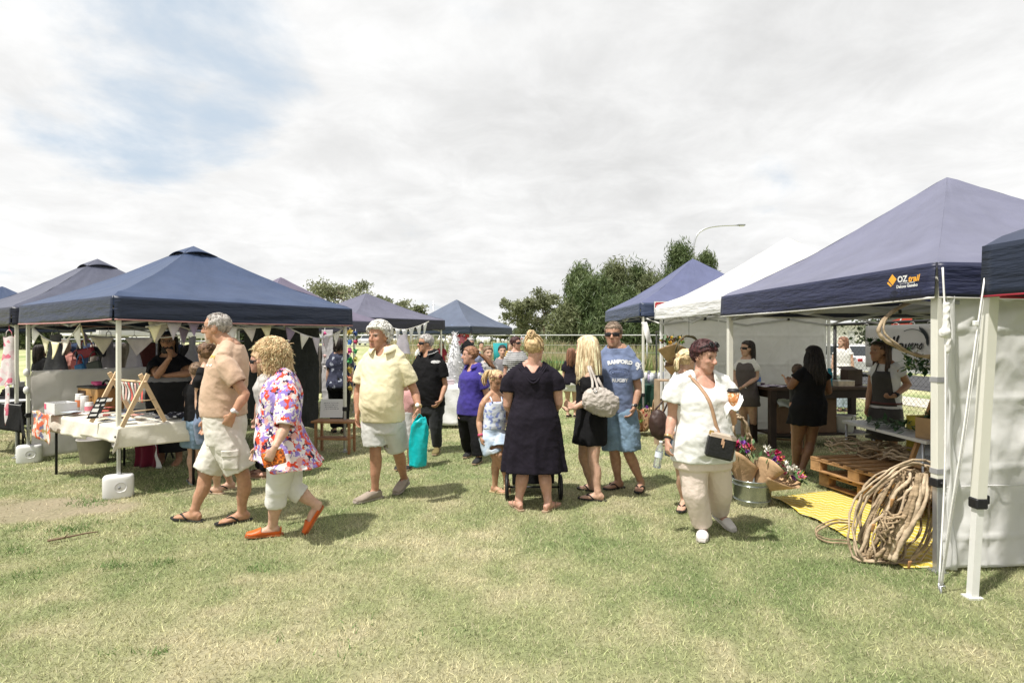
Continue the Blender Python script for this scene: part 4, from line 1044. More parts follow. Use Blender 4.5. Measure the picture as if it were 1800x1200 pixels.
def woman_dark():
    p = Person('woman with long wavy black hair in black dress seen from behind holding a child', 195, (1428, 609), (1425, 640), 1428, (1427, 647), (1421, 715), sex='f', girth=1.22, fat=1.15, Y0=6.75,
        L=dict(sh=(1403, 662), el=(1390, 680, .06), wr=(1388, 672, .22)), Rr=dict(sh=(1449, 660), el=(1457, 688, .03), wr=(1450, 690, .2)),
        legL=dict(kn=(1401, 776), an=(1402, 822), heel=(1402, 831), toe=(1396, 826)), legR=dict(kn=(1425, 776), an=(1411, 823), heel=(1411, 836), toe=(1408, 828)), skin=DARKT, vox=.009, k=.9, hcap=.24)
    p.top(black_cloth, 745, .18, .022, .02, .96, 'dress', skirt=(745, .215, .19, 7, .05))
    p.shoes(rubber, rubber, low=True)
    p.hair(hair_mat('black', (.010, .008, .007), (.022, .016, .014)), 'long', .06, .3, -.45, -.4, length=1.7, n=110, lockr=.06, wave=.03, spread=.1, seed=12)
    c = Person('small child carried on the hip of the woman in black dress', 170, (1402, 641), (1400, 666), 1402, (1401, 668), (1401, 708), sex='c', girth=.95, Y0=6.95, k=.55, skin=TAN, vox=.010, hcap=.185,
        L=dict(el=(1384, 672, 0), wr=(1380, 665, .05)), Rr=dict(el=(1413, 680, 0), wr=(1418, 672, -.1)))
    for sd, dx in (('L', -.09), ('R', .07)):
        pass
    c.hair(hair_mat('brown_child', (.05, .028, .016), (.10, .06, .035)), 'short', .06, .3, -.3, -.1)
    c.top(cloth('olive', (.03, .03, .028)), 706, .4, .015, .015, .95, 'shirt')
    return p
def florist():
    p = Person('florist wearing a green leaf crown, white tee and grey apron, hand on hip', -58, (1546, 599), (1536, 635), 1545, (1558, 637), (1556, 725), hyaw=-84, sex='f', girth=.98, Y0=6.7,
        L=dict(sh=(1580, 652), el=(1597, 676, .05), wr=(1570, 697, -.06), ha=(1556, 699, -.1), curl=35), Rr=dict(el=(1530, 685, 0), wr=(1524, 715, -.05)), skin=(.40, .23, .14), vox=.009, k=.92, hcap=.24)
    p.top(cloth('white_tee', 0), 716, .22, .014, .016, .94, 't_shirt', wr=.008)
    ap = cloth('grey_apron', (.06, .056, .05))
    p.top(ap, 770, 0, .022, 0, .97, 'skirt', hi=.16, off=True, skirt=(770, .2, .17, 6, .03))
    m = MB(); r = lambda u, v: p.ring_c(.15+.68*v)+p.f*(p.ring_r(.15+.68*v)[1]+.03)*math.cos((u-.5)*2.2*(1-.4*v))+p.l*(p.ring_r(.15+.68*v)[0]+.024)*math.sin((u-.5)*2.2*(1-.4*v))
    m.sheet(r, 10, 12, .004)
    for q in (1, -1): m.tube(spline([p.ring_c(.83)+p.f*.115+p.l*q*.06, p.ring_c(.98)+p.f*.05+p.l*q*.06, p.ring_c(.98)-p.f*.05+p.l*q*.05], 8), .009, 6)
    m.build('apron', ap, p.root)
    b = MB(); w, d = p.ring_r(.2); b.tube([p.ring_c(.2)+p.l*math.cos(t)*(w+.03)+p.f*math.sin(t)*(d+.034) for t in [j*.35 for j in range(19)]], [(.012, .004)]*19, 6, ref=(0, 0, 1)); b.build('belt', M('brown_tie', (.10, .035, .03), .6), p.root)
    p.hair(hair_mat('brown_long', (.04, .022, .014), (.10, .06, .04)), 'long', .04, .3, -.45, -.4, length=1.45, n=80, front=95)
    p.watch('L', black_plastic, black_plastic, 1.85)
    m = MB(); rs = random.Random(3)
    for i in range(70):
        a = rs.uniform(0, 6.28); c = p.H(math.cos(a)*.40, -.05+math.sin(a)*.47, .30+rs.uniform(-.04, .08)-math.sin(a)*-.14)
        d = V((rs.gauss(0, 1), rs.gauss(0, 1), rs.gauss(.3, .7))).normalized(); u, w_, _ = frame(d); L = rs.uniform(.05, .085)
        m.add([c, c+d*L*.5+u*L*.28, c+d*L, c+d*L*.5-u*L*.28], [(0, 1, 2, 3)])
    m.build('leaf_crown', M('leaf_dark', (.03, .085, .025), .45, .4, 12, spec=.5), p.root)
    return p
def vendor():
    p = Person('long haired bearded stallholder in black tee with hand on chin behind the table', 15, (293, 583), (297, 618), 295, (297, 625), (299, 715), hyaw=22, girth=1.3, fat=1.15, belly=.04, Y0=7.35,
        L=dict(sh=(325, 638), el=(334, 656, -.12), wr=(290, 660, -.26), ha=(276, 658, -.24)), Rr=dict(sh=(271, 640), el=(277, 660, -.22), wr=(299, 628, -.28), ha=(301, 617, -.27), curl=70), skin=(.36, .20, .12), vox=.009, k=1.03)
    p.top(black_cloth, 660, .68, .02, .03, .96, 't_shirt')
    p.top(cloth('grey_band', (.16, .16, .165)), 676, 0, .021, 0, .97, 'waistband', hi=.62, off=True)
    p.top(cloth('black_apron', (.008, .008, .009)), 790, 0, .034, 0, .97, 'apron', hi=.5, off=True, skirt=(790, .24, .2, 6, .03))
    hm = hair_mat('black', 0, 0)
    p.hair(hm, 'long', .05, .32, -.4, -.35, length=1.05, n=80, front=105, wave=.02)
    m = MB()
    for i in range(60):
        a = random.uniform(-1.2, 1.2); c = p.H(math.sin(a)*.26, .1+math.cos(a)*.27, random.uniform(-.5, -.25)-.05*math.cos(a))
        m.ell(c, (.05*p.hh, .05*p.hh, .07*p.hh), None, 6, 4)
    m.build('beard', hm[0], p.root); p.glasses('clear', black_plastic)
    return p
def boy_and_girl():
    p = Person('boy with short brown hair in black tee and denim shorts at the stall table', 160, (344, 638), (341, 668), 345, (346, 672), (344, 738), hyaw=-140, sex='c', girth=1.05, Y0=6.25,
        L=dict(el=(330, 705, 0), wr=(328, 730, .1)), Rr=dict(el=(362, 705, 0), wr=(362, 730, .1)),
        legL=dict(kn=(338, 795), an=(338, 845), heel=(338, 852), toe=(334, 845)), legR=dict(kn=(352, 795), an=(352, 845), heel=(352, 852), toe=(354, 845)), skin=FAIR, vox=.009, k=.8, hcap=.21)
    p.top(black_cloth, 738, .55, .018, .02, .95, 't_shirt'); p.bottoms(denim, .25, .75, .03, .03, 'shorts'); p.thongs(M('grey_sole', (.3, .35, .4), .7), rubber)
    p.hair(hair_mat('brown_short', (.10, .06, .035), (.22, .14, .085)), 'short', .05, .3, -.28, -.1, seed=21)
    q = Person('young woman with brown bun in black top standing behind man in beige', -120, (362, 602), (356, 642), 363, (366, 644), (372, 735), hyaw=-130, sex='f', girth=.9, Y0=5.75,
        L=dict(sh=(352, 663), el=(349, 702, .05), wr=(350, 738, .02), ha=(351, 752, 0)), Rr=dict(el=(385, 700, 0), wr=(385, 735, 0)),
        legL=dict(kn=(379, 815), an=(383, 860), heel=(390, 868), toe=(368, 867)), legR=dict(kn=(395, 815), an=(405, 848), heel=(413, 858), toe=(392, 862)), skin=FAIR, vox=.009, k=.88, hcap=.235)
    q.top(black_cloth, 735, .42, .016, .016, .94, 'top'); q.bottoms(denim_dark, .2, .45, .02, .02, 'shorts'); q.thongs(M('beige_sandal', (.45, .35, .25), .6), rubber)
    q.hair(hair_mat('brown_bun', (.07, .035, .02), (.18, .10, .055)), 'bun', .035, .3, -.28, -.28, tail=(0, -.42, .32), n=30)
    r = Person('woman in sunglasses and pale grey top partly hidden by the curly haired woman', -70, (455, 617), (448, 655), 456, (466, 658), (470, 740), hyaw=-75, sex='f', girth=1.0, Y0=6.6,
        L=dict(el=(472, 710, 0), wr=(464, 740, -.1)), Rr=dict(el=(455, 708, 0), wr=(450, 735, 0)),
        legL=dict(kn=(470, 790), an=(474, 835), heel=(478, 841), toe=(458, 841)), legR=dict(kn=(466, 790), an=(464, 830), heel=(468, 836), toe=(450, 836)), skin=PINK, vox=.010, k=.9)
    r.top(cloth('pale_grey', (.48, .46, .44)), 745, .55, .02, .02, .95, 'top'); r.bottoms(black_cloth, .2, 1.9, .02, .02, 'trousers'); r.shoes(M('brown_shoe', (.2, .1, .06), .6), sole_tan, low=True)
    r.hair(hair_mat('blonde_bob', (.32, .20, .10), (.55, .38, .22)), 'bob', .05, .3, -.3, -.2, length=.75, n=50); r.glasses('sun')
def background_folk():
    def quick(label, yaw, cx, topy, Y, H=1.65, sex='f', hyaw=None, top=None, low=None, kind='trousers', hair=None, hk='short', girth=1.05, glasses=None, end=1.95, hl=1.2, feet=True, skin=FAIR, sleeve=.55, lean=0):
        ft = CY+CH*FL/Y; hgt = ft-topy; k = H/1.75; s_ = 1000/Y
        hh = .232*(.9+.1*k)*s_
        ny = topy+hh*1.09; py = topy+hgt*.475
        f = V((math.sin(R(yaw)), -math.cos(R(yaw)))); lx = math.cos(R(yaw)); w = .09*s_*k
        kn = topy+hgt*.73; an = ft-.08*s_
        mk = lambda sg: dict(kn=(cx+sg*lx*w, kn), an=(cx+sg*lx*w, an), heel=(cx+sg*lx*w-f.x*.05*s_, ft-1), toe=(cx+sg*lx*w+f.x*.18*s_, ft-1+(-f.y)*.12*1000*1.6/Y**2))
        p = Person(label, yaw, (cx, topy), (cx, topy+hh), cx, (cx, ny), (cx, py), hyaw=hyaw, sex=sex, girth=girth, Y0=Y, k=k, vox=.012, skin=skin, legL=mk(1) if feet else None, legR=mk(-1) if feet else None)
        p.top(top, py+.06*s_, sleeve, .022, .022, .95, 'top', vox=.014)
        if kind == 'skirt': p.top(low, topy+hgt*.72, 0, .024, 0, .97, 'skirt', hi=.25, off=True, skirt=(topy+hgt*.72, .2*k, .18*k, 6, .04), vox=.014)
        else: p.bottoms(low, .2, end, .024, .01, kind, vox=.014)
        if feet: p.shoes(rubber, sole_tan, low=True)
        if hair: p.hair(hair, hk, .04, .3, -.3, -.1 if hk == 'short' else -.35, length=hl, n=45)
        if glasses: p.glasses(glasses)
        return p
    br = hair_mat('brown_short', 0, 0); dk = hair_mat('black_brown', 0, 0); gy = hair_mat('grey2', 0, 0); wv = hair_mat('brown_wavy', (.11, .05, .03), (.25, .12, .07))
    stripe = pattern('stripe_tee', [(0, (.55, .55, .54)), (.55, (.03, .03, .04))], 9, 'stripe')
    quick('woman with short dark hair in black and white striped tee', 15, 907, 592, 10.2, 1.66, 'f', 60, stripe, black_cloth, hair=hair_mat('dark_red', 0, 0), girth=1.2, glasses='sun', skin=PINK)
    quick('man in grey cap and dark glasses behind woman in purple polo', 10, 827, 594, 11.6, 1.66, 'm', 15, cloth('lilac_tee', (.27, .30, .45)), denim_dark, hair=gy, girth=1.25, glasses='sun', skin=PINK)
    quick('boy with fringe of brown hair and patterned grey tee among the shoppers', 20, 858, 609, 9.6, 1.48, 'c', 25, pattern('boy_tee', [(0, (.35, .34, .34)), (.5, (.12, .12, .13)), (.7, (.45, .43, .42))], 25, 'voronoi', .1), denim_dark, hair=br, girth=1.1)
    quick('dark haired child looking down beside boy in patterned tee', 0, 883, 607, 11.0, 1.5, 'c', 10, cloth('dusk', (.2, .19, .2)), black_cloth, hair=dk)
    quick('woman with wavy brown hair, navy tee and white shorts walking away', 170, 1004, 612, 11.7, 1.46, 'f', 170, navy_cloth, white_cotton, 'shorts', wv, 'long', .95, end=.45, hl=1.3, skin=FAIR)
    quick('woman in dark floral shirt and black trousers browsing with her back turned', 185, 597, 594, 9.7, 1.6, 'f', 185, pattern('dark_floral', [(0, (.05, .055, .09)), (.5, (.35, .38, .45)), (.62, (.03, .035, .06))], 22, 'voronoi', .08), black_cloth, hair=dk, hk='bob', girth=1.2, hl=.6)
    quick('child in pink top and grey skirt half hidden behind man in yellow polo', -10, 712, 650, 7.1, 1.22, 'c', -10, cloth('pink_tee', (.55, .30, .29)), cloth('pale_skirt', (.45, .45, .44)), 'skirt', br)
    quick('woman in white sleeveless top and jeans walking beyond the chain-link fence', 150, 1481, 592, 12.6, 1.66, 'f', -90, white_cotton, cloth('pale_jeans', (.36, .42, .50)), hair=wv, hk='long', hl=1.3, sleeve=.1)
    quick('dark haired shopper in black seen between hanging aprons at far left stall', 160, 72, 606, 10.6, 1.6, 'f', 160, black_cloth, black_cloth, hair=dk, hk='long', hl=1.2)
    quick('bald man in white tee standing deep among the left stalls', 30, 241, 597, 12.5, 1.68, 'm', 60, cloth('white_tee', 0), denim_dark, girth=1.1, skin=(.40, .17, .12))
    quick('shopper in red top far behind the left stalls', 0, 283, 601, 17.0, 1.62, 'f', 20, cloth('red_top', (.45, .08, .07)), denim_dark, hair=br, hk='bob', hl=.6)
    quick('shopper in cream shirt far behind the left stalls', -20, 262, 600, 19.0, 1.64, 'm', 0, cloth('cream_shirt', (.55, .5, .42)), denim_dark, hair=dk)
    quick('shopper in blue jeans and pink top browsing bags behind the half wall', 170, 116, 598, 11.4, 1.62, 'f', 170, cloth('coral_top', (.5, .22, .18)), cloth('bright_jeans', (.05, .18, .42)), hair=br, hk='long', hl=1.1)
    for lb, yaw, cx, ty, Y, sx, c1, c2, hk in (('shopper in teal top far behind the cream flags', 10, 205, 603, 15.5, 'f', (.05, .28, .30), (.03, .03, .04), 'bob'), ('shopper in grey hoodie far behind the stallholder', -30, 312, 600, 16.5, 'm', (.18, .18, .19), (.08, .1, .16), 'short'),
        ('shopper in white shirt walking on the grass beyond the lilac gazebo', 60, 738, 603, 22.0, 'm', (.6, .6, .58), (.08, .1, .16), 'short'), ('shopper in dark red dress near the far blue gazebo', -20, 776, 600, 20.5, 'f', (.28, .03, .05), (.28, .03, .05), 'long'), ('shopper in khaki shirt beside the far blue gazebo table', 20, 846, 601, 18.0, 'm', (.22, .2, .12), (.05, .05, .06), 'short'), ('shopper in mustard top beside the teal basket', -10, 897, 603, 17.5, 'f', (.42, .27, .05), (.04, .05, .09), 'bob')):
        quick(lb, yaw, cx, ty, Y, 1.64, sx, None, cloth('far_'+lb[11:16], c1), cloth('farl_'+lb[11:16], c2), hair=(br, dk, gy)[len(lb) % 3], hk=hk, hl=.8)
# ================================================================ ground, grass, far setting
def sstep(a, b, x):
    t = np.clip((x-a)/(b-a), 0, 1); return t*t*(3-2*t)
_grids = {}
def vnoise(x, y, cell, seed):
    g = _grids.setdefault(seed, np.random.RandomState(seed).rand(257, 257))
    u, v = x/cell+500.3, y/cell+500.7; i, j = np.floor(u).astype(int), np.floor(v).astype(int); fu, fv = u-i, v-j
    fu, fv = fu*fu*(3-2*fu), fv*fv*(3-2*fv); i %= 256; j %= 256
    return (g[i, j]*(1-fu)+g[i+1, j]*fu)*(1-fv)+(g[i, j+1]*(1-fu)+g[i+1, j+1]*fu)*fv
def fbm(x, y, cell, seed, o=4): return sum(vnoise(x, y, cell/2**k, seed+k)*.5**k for k in range(o))/sum(.5**k for k in range(o))
def tz(x, y):
    x, y = np.asarray(x, float), np.asarray(y, float)
    r = sstep(27, 42, y)*.95*(1-sstep(.34, .46, x/np.maximum(y, 1)))
    return r + sstep(70, 190, y)*1.2*0 + .012*(fbm(x, y, 1.3, 40, 3)-.5)*sstep(1, 3, y)
def dirtmask(x, y):
    d = ((x+4.75)/1.15)**2+((y-5.35-.1*(x+4.7))/.42)**2
    e = ((x+3.1)/.75)**2+((y-6.0)/.3)**2
    return np.maximum(1-sstep(.35, 1.15, d+1.1*(fbm(x, y, .45, 60, 3)-.5)*2), .55*(1-sstep(.3, 1.2, e+1.2*(fbm(x, y, .4, 64, 3)-.5)*2)))
def lawn_col(x, y):
    """fresh green to straw, in patches; bare soil on the left where people walk"""
    f = .5+.55*(fbm(x, y, 1.3, 11, 5)-.5)+.55*(fbm(x, y, .22, 21, 3)-.5)
    f = f - .07*sstep(0, 3.5, x)*(1-sstep(6.5, 9, y)) + .03*(1-sstep(-4, 0, x)) + .05*sstep(5.2, 3.2, y)*0
    t = np.clip((f-.26)/.50, 0, 1)[:, None]
    g = np.array([.235, .298, .122]); m = np.array([.385, .405, .205]); s = np.array([.55, .505, .315])
    c = np.where(t < .5, g+(m-g)*t*2, m+(s-m)*(t-.5)*2)
    d = dirtmask(x, y)[:, None]*.62
    return c*(1-d)+np.array([.46, .37, .27])*d
def add_cols(me, col):
    a = me.attributes.new('col', 'FLOAT_COLOR', 'POINT'); a.data.foreach_set('color', np.hstack([col, np.ones((len(col), 1))]).astype(np.float32).ravel())
def attr_mat(key, rough=.8, lo=.8, hi=1.15, scale=40., bump=.4, spec=.2, trans=0.0, sc2=.0):
    m = bpy.data.materials.new(key); ns, ls, b = nt(m)
    at = N(ns, 'ShaderNodeAttribute'); at.attribute_name = 'col'
    tc = N(ns, 'ShaderNodeTexCoord'); nz = N(ns, 'ShaderNodeTexNoise', Scale=scale, Detail=6.0, Roughness=.7); ls.new(tc.outputs['Object'], nz.inputs['Vector'])
    r = ramp(ns, [(.3, (lo,)*3), (.7, (hi,)*3)]); ls.new(nz.outputs['Fac'], r.inputs[0])
    mx = N(ns, 'ShaderNodeMix', _data_type='RGBA', _blend_type='MULTIPLY'); mx.inputs[0].default_value = 1
    ls.new(at.outputs['Color'], mx.inputs[6]); ls.new(r.outputs[0], mx.inputs[7]); ls.new(mx.outputs[2], b.inputs['Base Color'])
    b.inputs['Roughness'].default_value = rough; b.inputs['Specular IOR Level'].default_value = spec
    if bump:
        bp = N(ns, 'ShaderNodeBump', Strength=bump, Distance=.02); ls.new(nz.outputs['Fac'], bp.inputs['Height']); ls.new(bp.outputs[0], b.inputs['Normal'])
    if trans:
        out = [n for n in ns if n.type == 'OUTPUT_MATERIAL'][0]; t = N(ns, 'ShaderNodeBsdfTranslucent'); ls.new(mx.outputs[2], t.inputs['Color'])
        ms = N(ns, 'ShaderNodeMixShader'); ms.inputs[0].default_value = trans; ls.new(b.outputs[0], ms.inputs[1]); ls.new(t.outputs[0], ms.inputs[2]); ls.new(ms.outputs[0], out.inputs[0])
    return m
def tri_mesh(name, V3, nf, per):
    me = bpy.data.meshes.new(name); me.vertices.add(len(V3)); me.vertices.foreach_set('co', V3.astype(np.float32).ravel())
    me.loops.add(nf*per); me.loops.foreach_set('vertex_index', np.arange(nf*per, dtype=np.int32))
    me.polygons.add(nf); me.polygons.foreach_set('loop_start', np.arange(0, nf*per, per, dtype=np.int32)); me.polygons.foreach_set('loop_total', np.full(nf, per, np.int32))
    me.update(calc_edges=True); return me
def make_ground():
    xs = np.concatenate([np.linspace(-900, -36, 22), np.linspace(-34, -9, 60), np.linspace(-8.8, 8.8, 177), np.linspace(9, 34, 60), np.linspace(36, 900, 22)])
    ys = np.concatenate([np.linspace(-60, -2, 8), np.linspace(-1, 1.8, 6), np.linspace(2, 13, 130), np.linspace(13.2, 50, 100), np.linspace(52, 200, 40), np.linspace(230, 1600, 10)])
    Xg, Yg = np.meshgrid(xs, ys); x, y = Xg.ravel(), Yg.ravel(); z = tz(x, y)
    w, h = len(xs), len(ys)
    fs = [(j*w+i, j*w+i+1, (j+1)*w+i+1, (j+1)*w+i) for j in range(h-1) for i in range(w-1)]
    me = mesh_np('lawn', np.stack([x, y, z], 1), fs); smooth(me)
    add_cols(me, lawn_col(x, y)*(.62+.36*sstep(6, 18, y))[:, None])  # near ground colour darkened: shade in the gaps between blades painted in
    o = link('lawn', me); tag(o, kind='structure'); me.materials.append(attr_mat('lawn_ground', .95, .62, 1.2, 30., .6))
    # mown grass blades
    rs = np.random.RandomState(5); parts = []
    def zone(y0, y1, dens, hgt, wid, jit=1.0):
        n = int(dens*(y1*y1-y0*y0)*1.08); yy = np.sqrt(rs.uniform(y0*y0, y1*y1, n)); xx = rs.uniform(-1.08, 1.08, n)*yy
        parts.append((xx, yy, np.full(n, hgt)*rs.uniform(.45, 1.25, n), np.full(n, wid)*rs.uniform(.7, 1.3, n)))
    zone(2.2, 4.2, 8200, .030, .0046); zone(4.2, 6.5, 4600, .034, .0062); zone(6.5, 10, 1800, .036, .010); zone(10, 16, 520, .04, .016)
    # weed tufts
    nweed = 0
    for (px, py, r, n) in ((130, 930, .24, 420), (235, 994, .18, 260), (160, 880, .26, 320), (60, 1010, .14, 90), (45, 968, .18, 120), (470, 1000, .16, 90), (290, 862, .22, 200), (250, 1150, .1, 60), (1650, 1010, .2, 120), (1290, 1060, .3, 90), (640, 1120, .3, 70)):
        c = G(px, py)
        for k in range(7):
            cx_, cy_ = c.x+rs.normal(0, r*.75), c.y+rs.normal(0, r*.35); m_ = n//7; nweed += m_
            parts.append((cx_+rs.normal(0, r*.24, m_), cy_+rs.normal(0, r*.2, m_), rs.uniform(.02, .055, m_), np.full(m_, .008)))
    x, y, h_, w_ = (np.concatenate([p[i] for p in parts]) for i in range(4))
    keep = rs.uniform(0, 1, len(x)) > dirtmask(x, y)*.93; keep[-nweed:] = True
    tent = ((x > 3.0) & (y > 4.2) & (y < 7) & (x < 5.5) & (rs.uniform(0, 1, len(x)) < .0)); keep &= ~tent
    col = lawn_col(x, y); fresh = rs.uniform(0, 1, len(x)); 
    col = col*(rs.uniform(.5, 1.55, len(x))**1.1)[:, None]
    straw = (fresh > .86)[:, None]; col = np.where(straw, np.array([.56, .51, .34])*rs.uniform(.75, 1.2, (len(x), 1)), col)
    col[-nweed:] = np.array([.14, .23, .075])*rs.uniform(.7, 1.4, (nweed, 1))
    x, y, h_, w_, col = x[keep], y[keep], h_[keep], w_[keep], col[keep]; n = len(x)
    z = tz(x, y); a = rs.uniform(0, 6.28, n); tilt = rs.uniform(.2, 1.25, n); b = rs.uniform(0, 6.28, n)
    bx, by = np.cos(a)*w_/2, np.sin(a)*w_/2
    tx, ty, tzz = np.cos(b)*np.sin(tilt)*h_*1.5, np.sin(b)*np.sin(tilt)*h_*1.5, np.cos(tilt)*h_
    T = np.empty((n, 3, 3)); T[:, 0] = np.stack([x-bx, y-by, z-.003], 1); T[:, 1] = np.stack([x+bx, y+by, z-.003], 1); T[:, 2] = np.stack([x+tx, y+ty, z+tzz], 1)
    me = tri_mesh('grass', T.reshape(-1, 3), n, 3); add_cols(me, np.repeat(col, 3, 0))
    o = link('grass', me); tag(o, 'short patchy lawn of green and straw coloured grass blades', 'grass', kind='stuff'); me.materials.append(attr_mat('grass_blade', .7, .9, 1.1, 5., 0, .25, .25))
    # long dry grass on the bank
    n = 26000; yy = rs.uniform(29, 43, n); xx = rs.uniform(.03, .30, n)*yy; xx = np.where(rs.uniform(0, 1, n) < .25, rs.uniform(-.25, .03, n)*yy, xx)
    h_ = rs.uniform(.35, .95, n)*(.6+.8*fbm(xx, yy, 3, 71, 3)); z = tz(xx, yy); a = rs.uniform(0, 6.28, n); L = rs.uniform(0, .35, n)*h_
    T = np.empty((n, 3, 3)); w_ = .05; T[:, 0] = np.stack([xx-np.cos(a)*w_, yy-np.sin(a)*w_, z-.02], 1); T[:, 1] = np.stack([xx+np.cos(a)*w_, yy+np.sin(a)*w_, z-.02], 1); T[:, 2] = np.stack([xx+np.cos(a*3)*L, yy+np.sin(a*3)*L, z+h_], 1)
    f = fbm(xx, yy, 2.5, 81, 3)[:, None]+rs.uniform(-.15, .15, (n, 1)); col = np.where(f > .5, np.array([.50, .44, .27]), np.array([.24, .29, .12]))*rs.uniform(.7, 1.2, (n, 1))
    me = tri_mesh('long_grass', T.reshape(-1, 3), n, 3); add_cols(me, np.repeat(col, 3, 0))
    o = link('long_grass', me); tag(o, 'tall dry grass covering the bank below the trees', 'grass', kind='stuff'); me.materials.append(attr_mat('long_grass_m', .8, .9, 1.1, 5., 0, .2, .25))
def twig():
    p = G(118, 944); t = thing('twig', p, 'short dry twig lying in the weeds at front left of the lawn', 'twig'); m = MB(); m.tube(spline([G(84, 950, .02), G(110, 945, .03), G(150, 937, .03), G(172, 934, .02)], 10), [.011-.0007*i for i in range(11)], 6); m.tube([G(112, 945, .03), G(120, 938, .06)], [.006, .003], 5); m.build('stem', M('twig_m', (.16, .11, .07), .9, .3, 20, .3, 60), t)
def strip(name, pts, width, mat, dz=.004):
    m = MB(); P = [V(p) for p in pts]; vs = []
    for i, p in enumerate(P):
        d = (P[min(i+1, len(P)-1)]-P[max(i-1, 0)]).normalized(); n = V((-d.y, d.x, 0))*width/2
        for q in (p-n, p+n): vs.append((q.x, q.y, float(tz([q.x], [q.y])[0])+dz))
    m.add(vs, [(2*i, 2*i+1, 2*i+3, 2*i+2) for i in range(len(P)-1)]); o = m.build(name, mat); tag(o, kind='structure'); return o

_leafm = {}
def leaf_mat(kind):
    if kind not in _leafm: _leafm[kind] = attr_mat('leaves_'+kind, .55, .8, 1.2, 3., 0, .35, .3)
    return _leafm[kind]
def tree(x, y, h, w, kind, label, group, seed, cols, trunk_h=.3, dens=1.0, bark=None, zb=None):
    rs = np.random.RandomState(seed); z0 = float(tz([x], [y])[0]) if zb is None else zb
    t = thing('tree', (x, y, z0), label, 'tree', group); bark = bark or M('bark', (.20, .16, .12), .9, .3, 5, .4, 12)
    m = MB(); base = V((x, y, z0-.1)); lean = V((rs.uniform(-.06, .06)*h, rs.uniform(-.06, .06)*h, 0)); ends = []
    trunk = spline([base, base+lean*.4+V((0, 0, h*trunk_h)), base+lean+V((rs.uniform(-.1, .1)*w, 0, h*.62)), base+lean*1.3+V((0, 0, h*.93))], 10)
    r0 = h*.018+.03; m.tube(trunk, [r0*(1.15-.095*i) for i in range(11)], 7)
    nb = {'gum': 17, 'she_oak': 30, 'bush': 16}[kind]
    for i in range(nb):
        u = rs.uniform(trunk_h*.8, 1.0) if kind != 'bush' else rs.uniform(.05, .9); q = trunk[min(10, int(u*10))]; a = rs.uniform(0, 6.28)
        if kind == 'she_oak': rr = w*.5*(1.10-1.02*u)*rs.uniform(.55, 1.1); e = q+V((math.cos(a)*rr, math.sin(a)*rr, rr*rs.uniform(.3, 1.1)))
        else: rr = w*.5*rs.uniform(.45, 1.0)*math.sqrt(max(.15, 1-(1.6*(u-.66))**2)); e = q+V((math.cos(a)*rr, math.sin(a)*rr, h*rs.uniform(.02, .2)))
        if e.z > z0+h: e.z = z0+h*rs.uniform(.9, 1)
        mid = q.lerp(e, .5)+V((0, 0, (-.06 if kind != 'she_oak' else -.1)*rr)); m.tube(spline([q, mid, e], 4), [r0*.38, r0*.3, r0*.22, r0*.15, r0*.07], 5); ends += [(mid, .7), (e, 1.0), (q.lerp(e, .75), .9)]
    m.build('trunk', bark, t)
    if kind == 'she_oak': ends += [(trunk[i], .7) for i in range(3, 11)]
    L = []
    for e, wt in ends:
        k = int(rs.uniform(85, 175)*dens*wt*(.7 if kind == 'gum' else 1)); s = {'gum': w*.066, 'she_oak': w*.10, 'bush': w*.10}[kind]*rs.uniform(.7, 1.5)
        g_ = rs.normal(0, 1, (k, 3)); g_ *= np.minimum(1, rs.uniform(1.9, 2.8, k)/np.linalg.norm(g_, axis=1))[:, None]; p = g_*np.array([s, s, s*(.62 if kind == 'gum' else 1.25 if kind == 'she_oak' else .95)])+np.array(e); L.append((p, np.full(k, rs.uniform(0, 1))))
    P = np.concatenate([l[0] for l in L]); tone = np.concatenate([l[1] for l in L]); P = P[P[:, 2] > z0+.15] if kind != 'x' else P; tone = tone[:len(P)]; k = len(P)
    ln = {'gum': .30, 'she_oak': .50, 'bush': .28}[kind]*rs.uniform(.6, 1.3, k); wd = {'gum': .15, 'she_oak': .07, 'bush': .16}[kind]*rs.uniform(.7, 1.3, k)
    d = rs.normal(0, 1, (k, 3)); d[:, 2] = d[:, 2]*.7-(.7 if kind == 'gum' else 0)
    if kind == 'she_oak': d = rs.normal(0, .6, (k, 3)); d[:, 2] += .8*np.where(rs.uniform(0, 1, k) < .85, 1, -1)
    d /= np.linalg.norm(d, axis=1)[:, None]+1e-6; s_ = np.cross(d, rs.normal(0, 1, (k, 3))); s_ /= np.linalg.norm(s_, axis=1)[:, None]+1e-6
    Q = np.empty((k, 4, 3)); hd = d*ln[:, None]/2; hs = s_*wd[:, None]/2
    Q[:, 0] = P-hd; Q[:, 1] = P+hs-hd*.1; Q[:, 2] = P+hd; Q[:, 3] = P-hs-hd*.1
    me = tri_mesh('crown', (Q.reshape(-1, 3)-np.array([x, y, z0])), k, 4)
    c0, c1 = np.array(cols[0]), np.array(cols[1]); col = (c0+(c1-c0)*tone[:, None])*rs.uniform(.75, 1.3, (k, 1)); add_cols(me, np.repeat(col, 4, 0)); me.materials.append(leaf_mat(kind))
    link('crown', me, t); return t
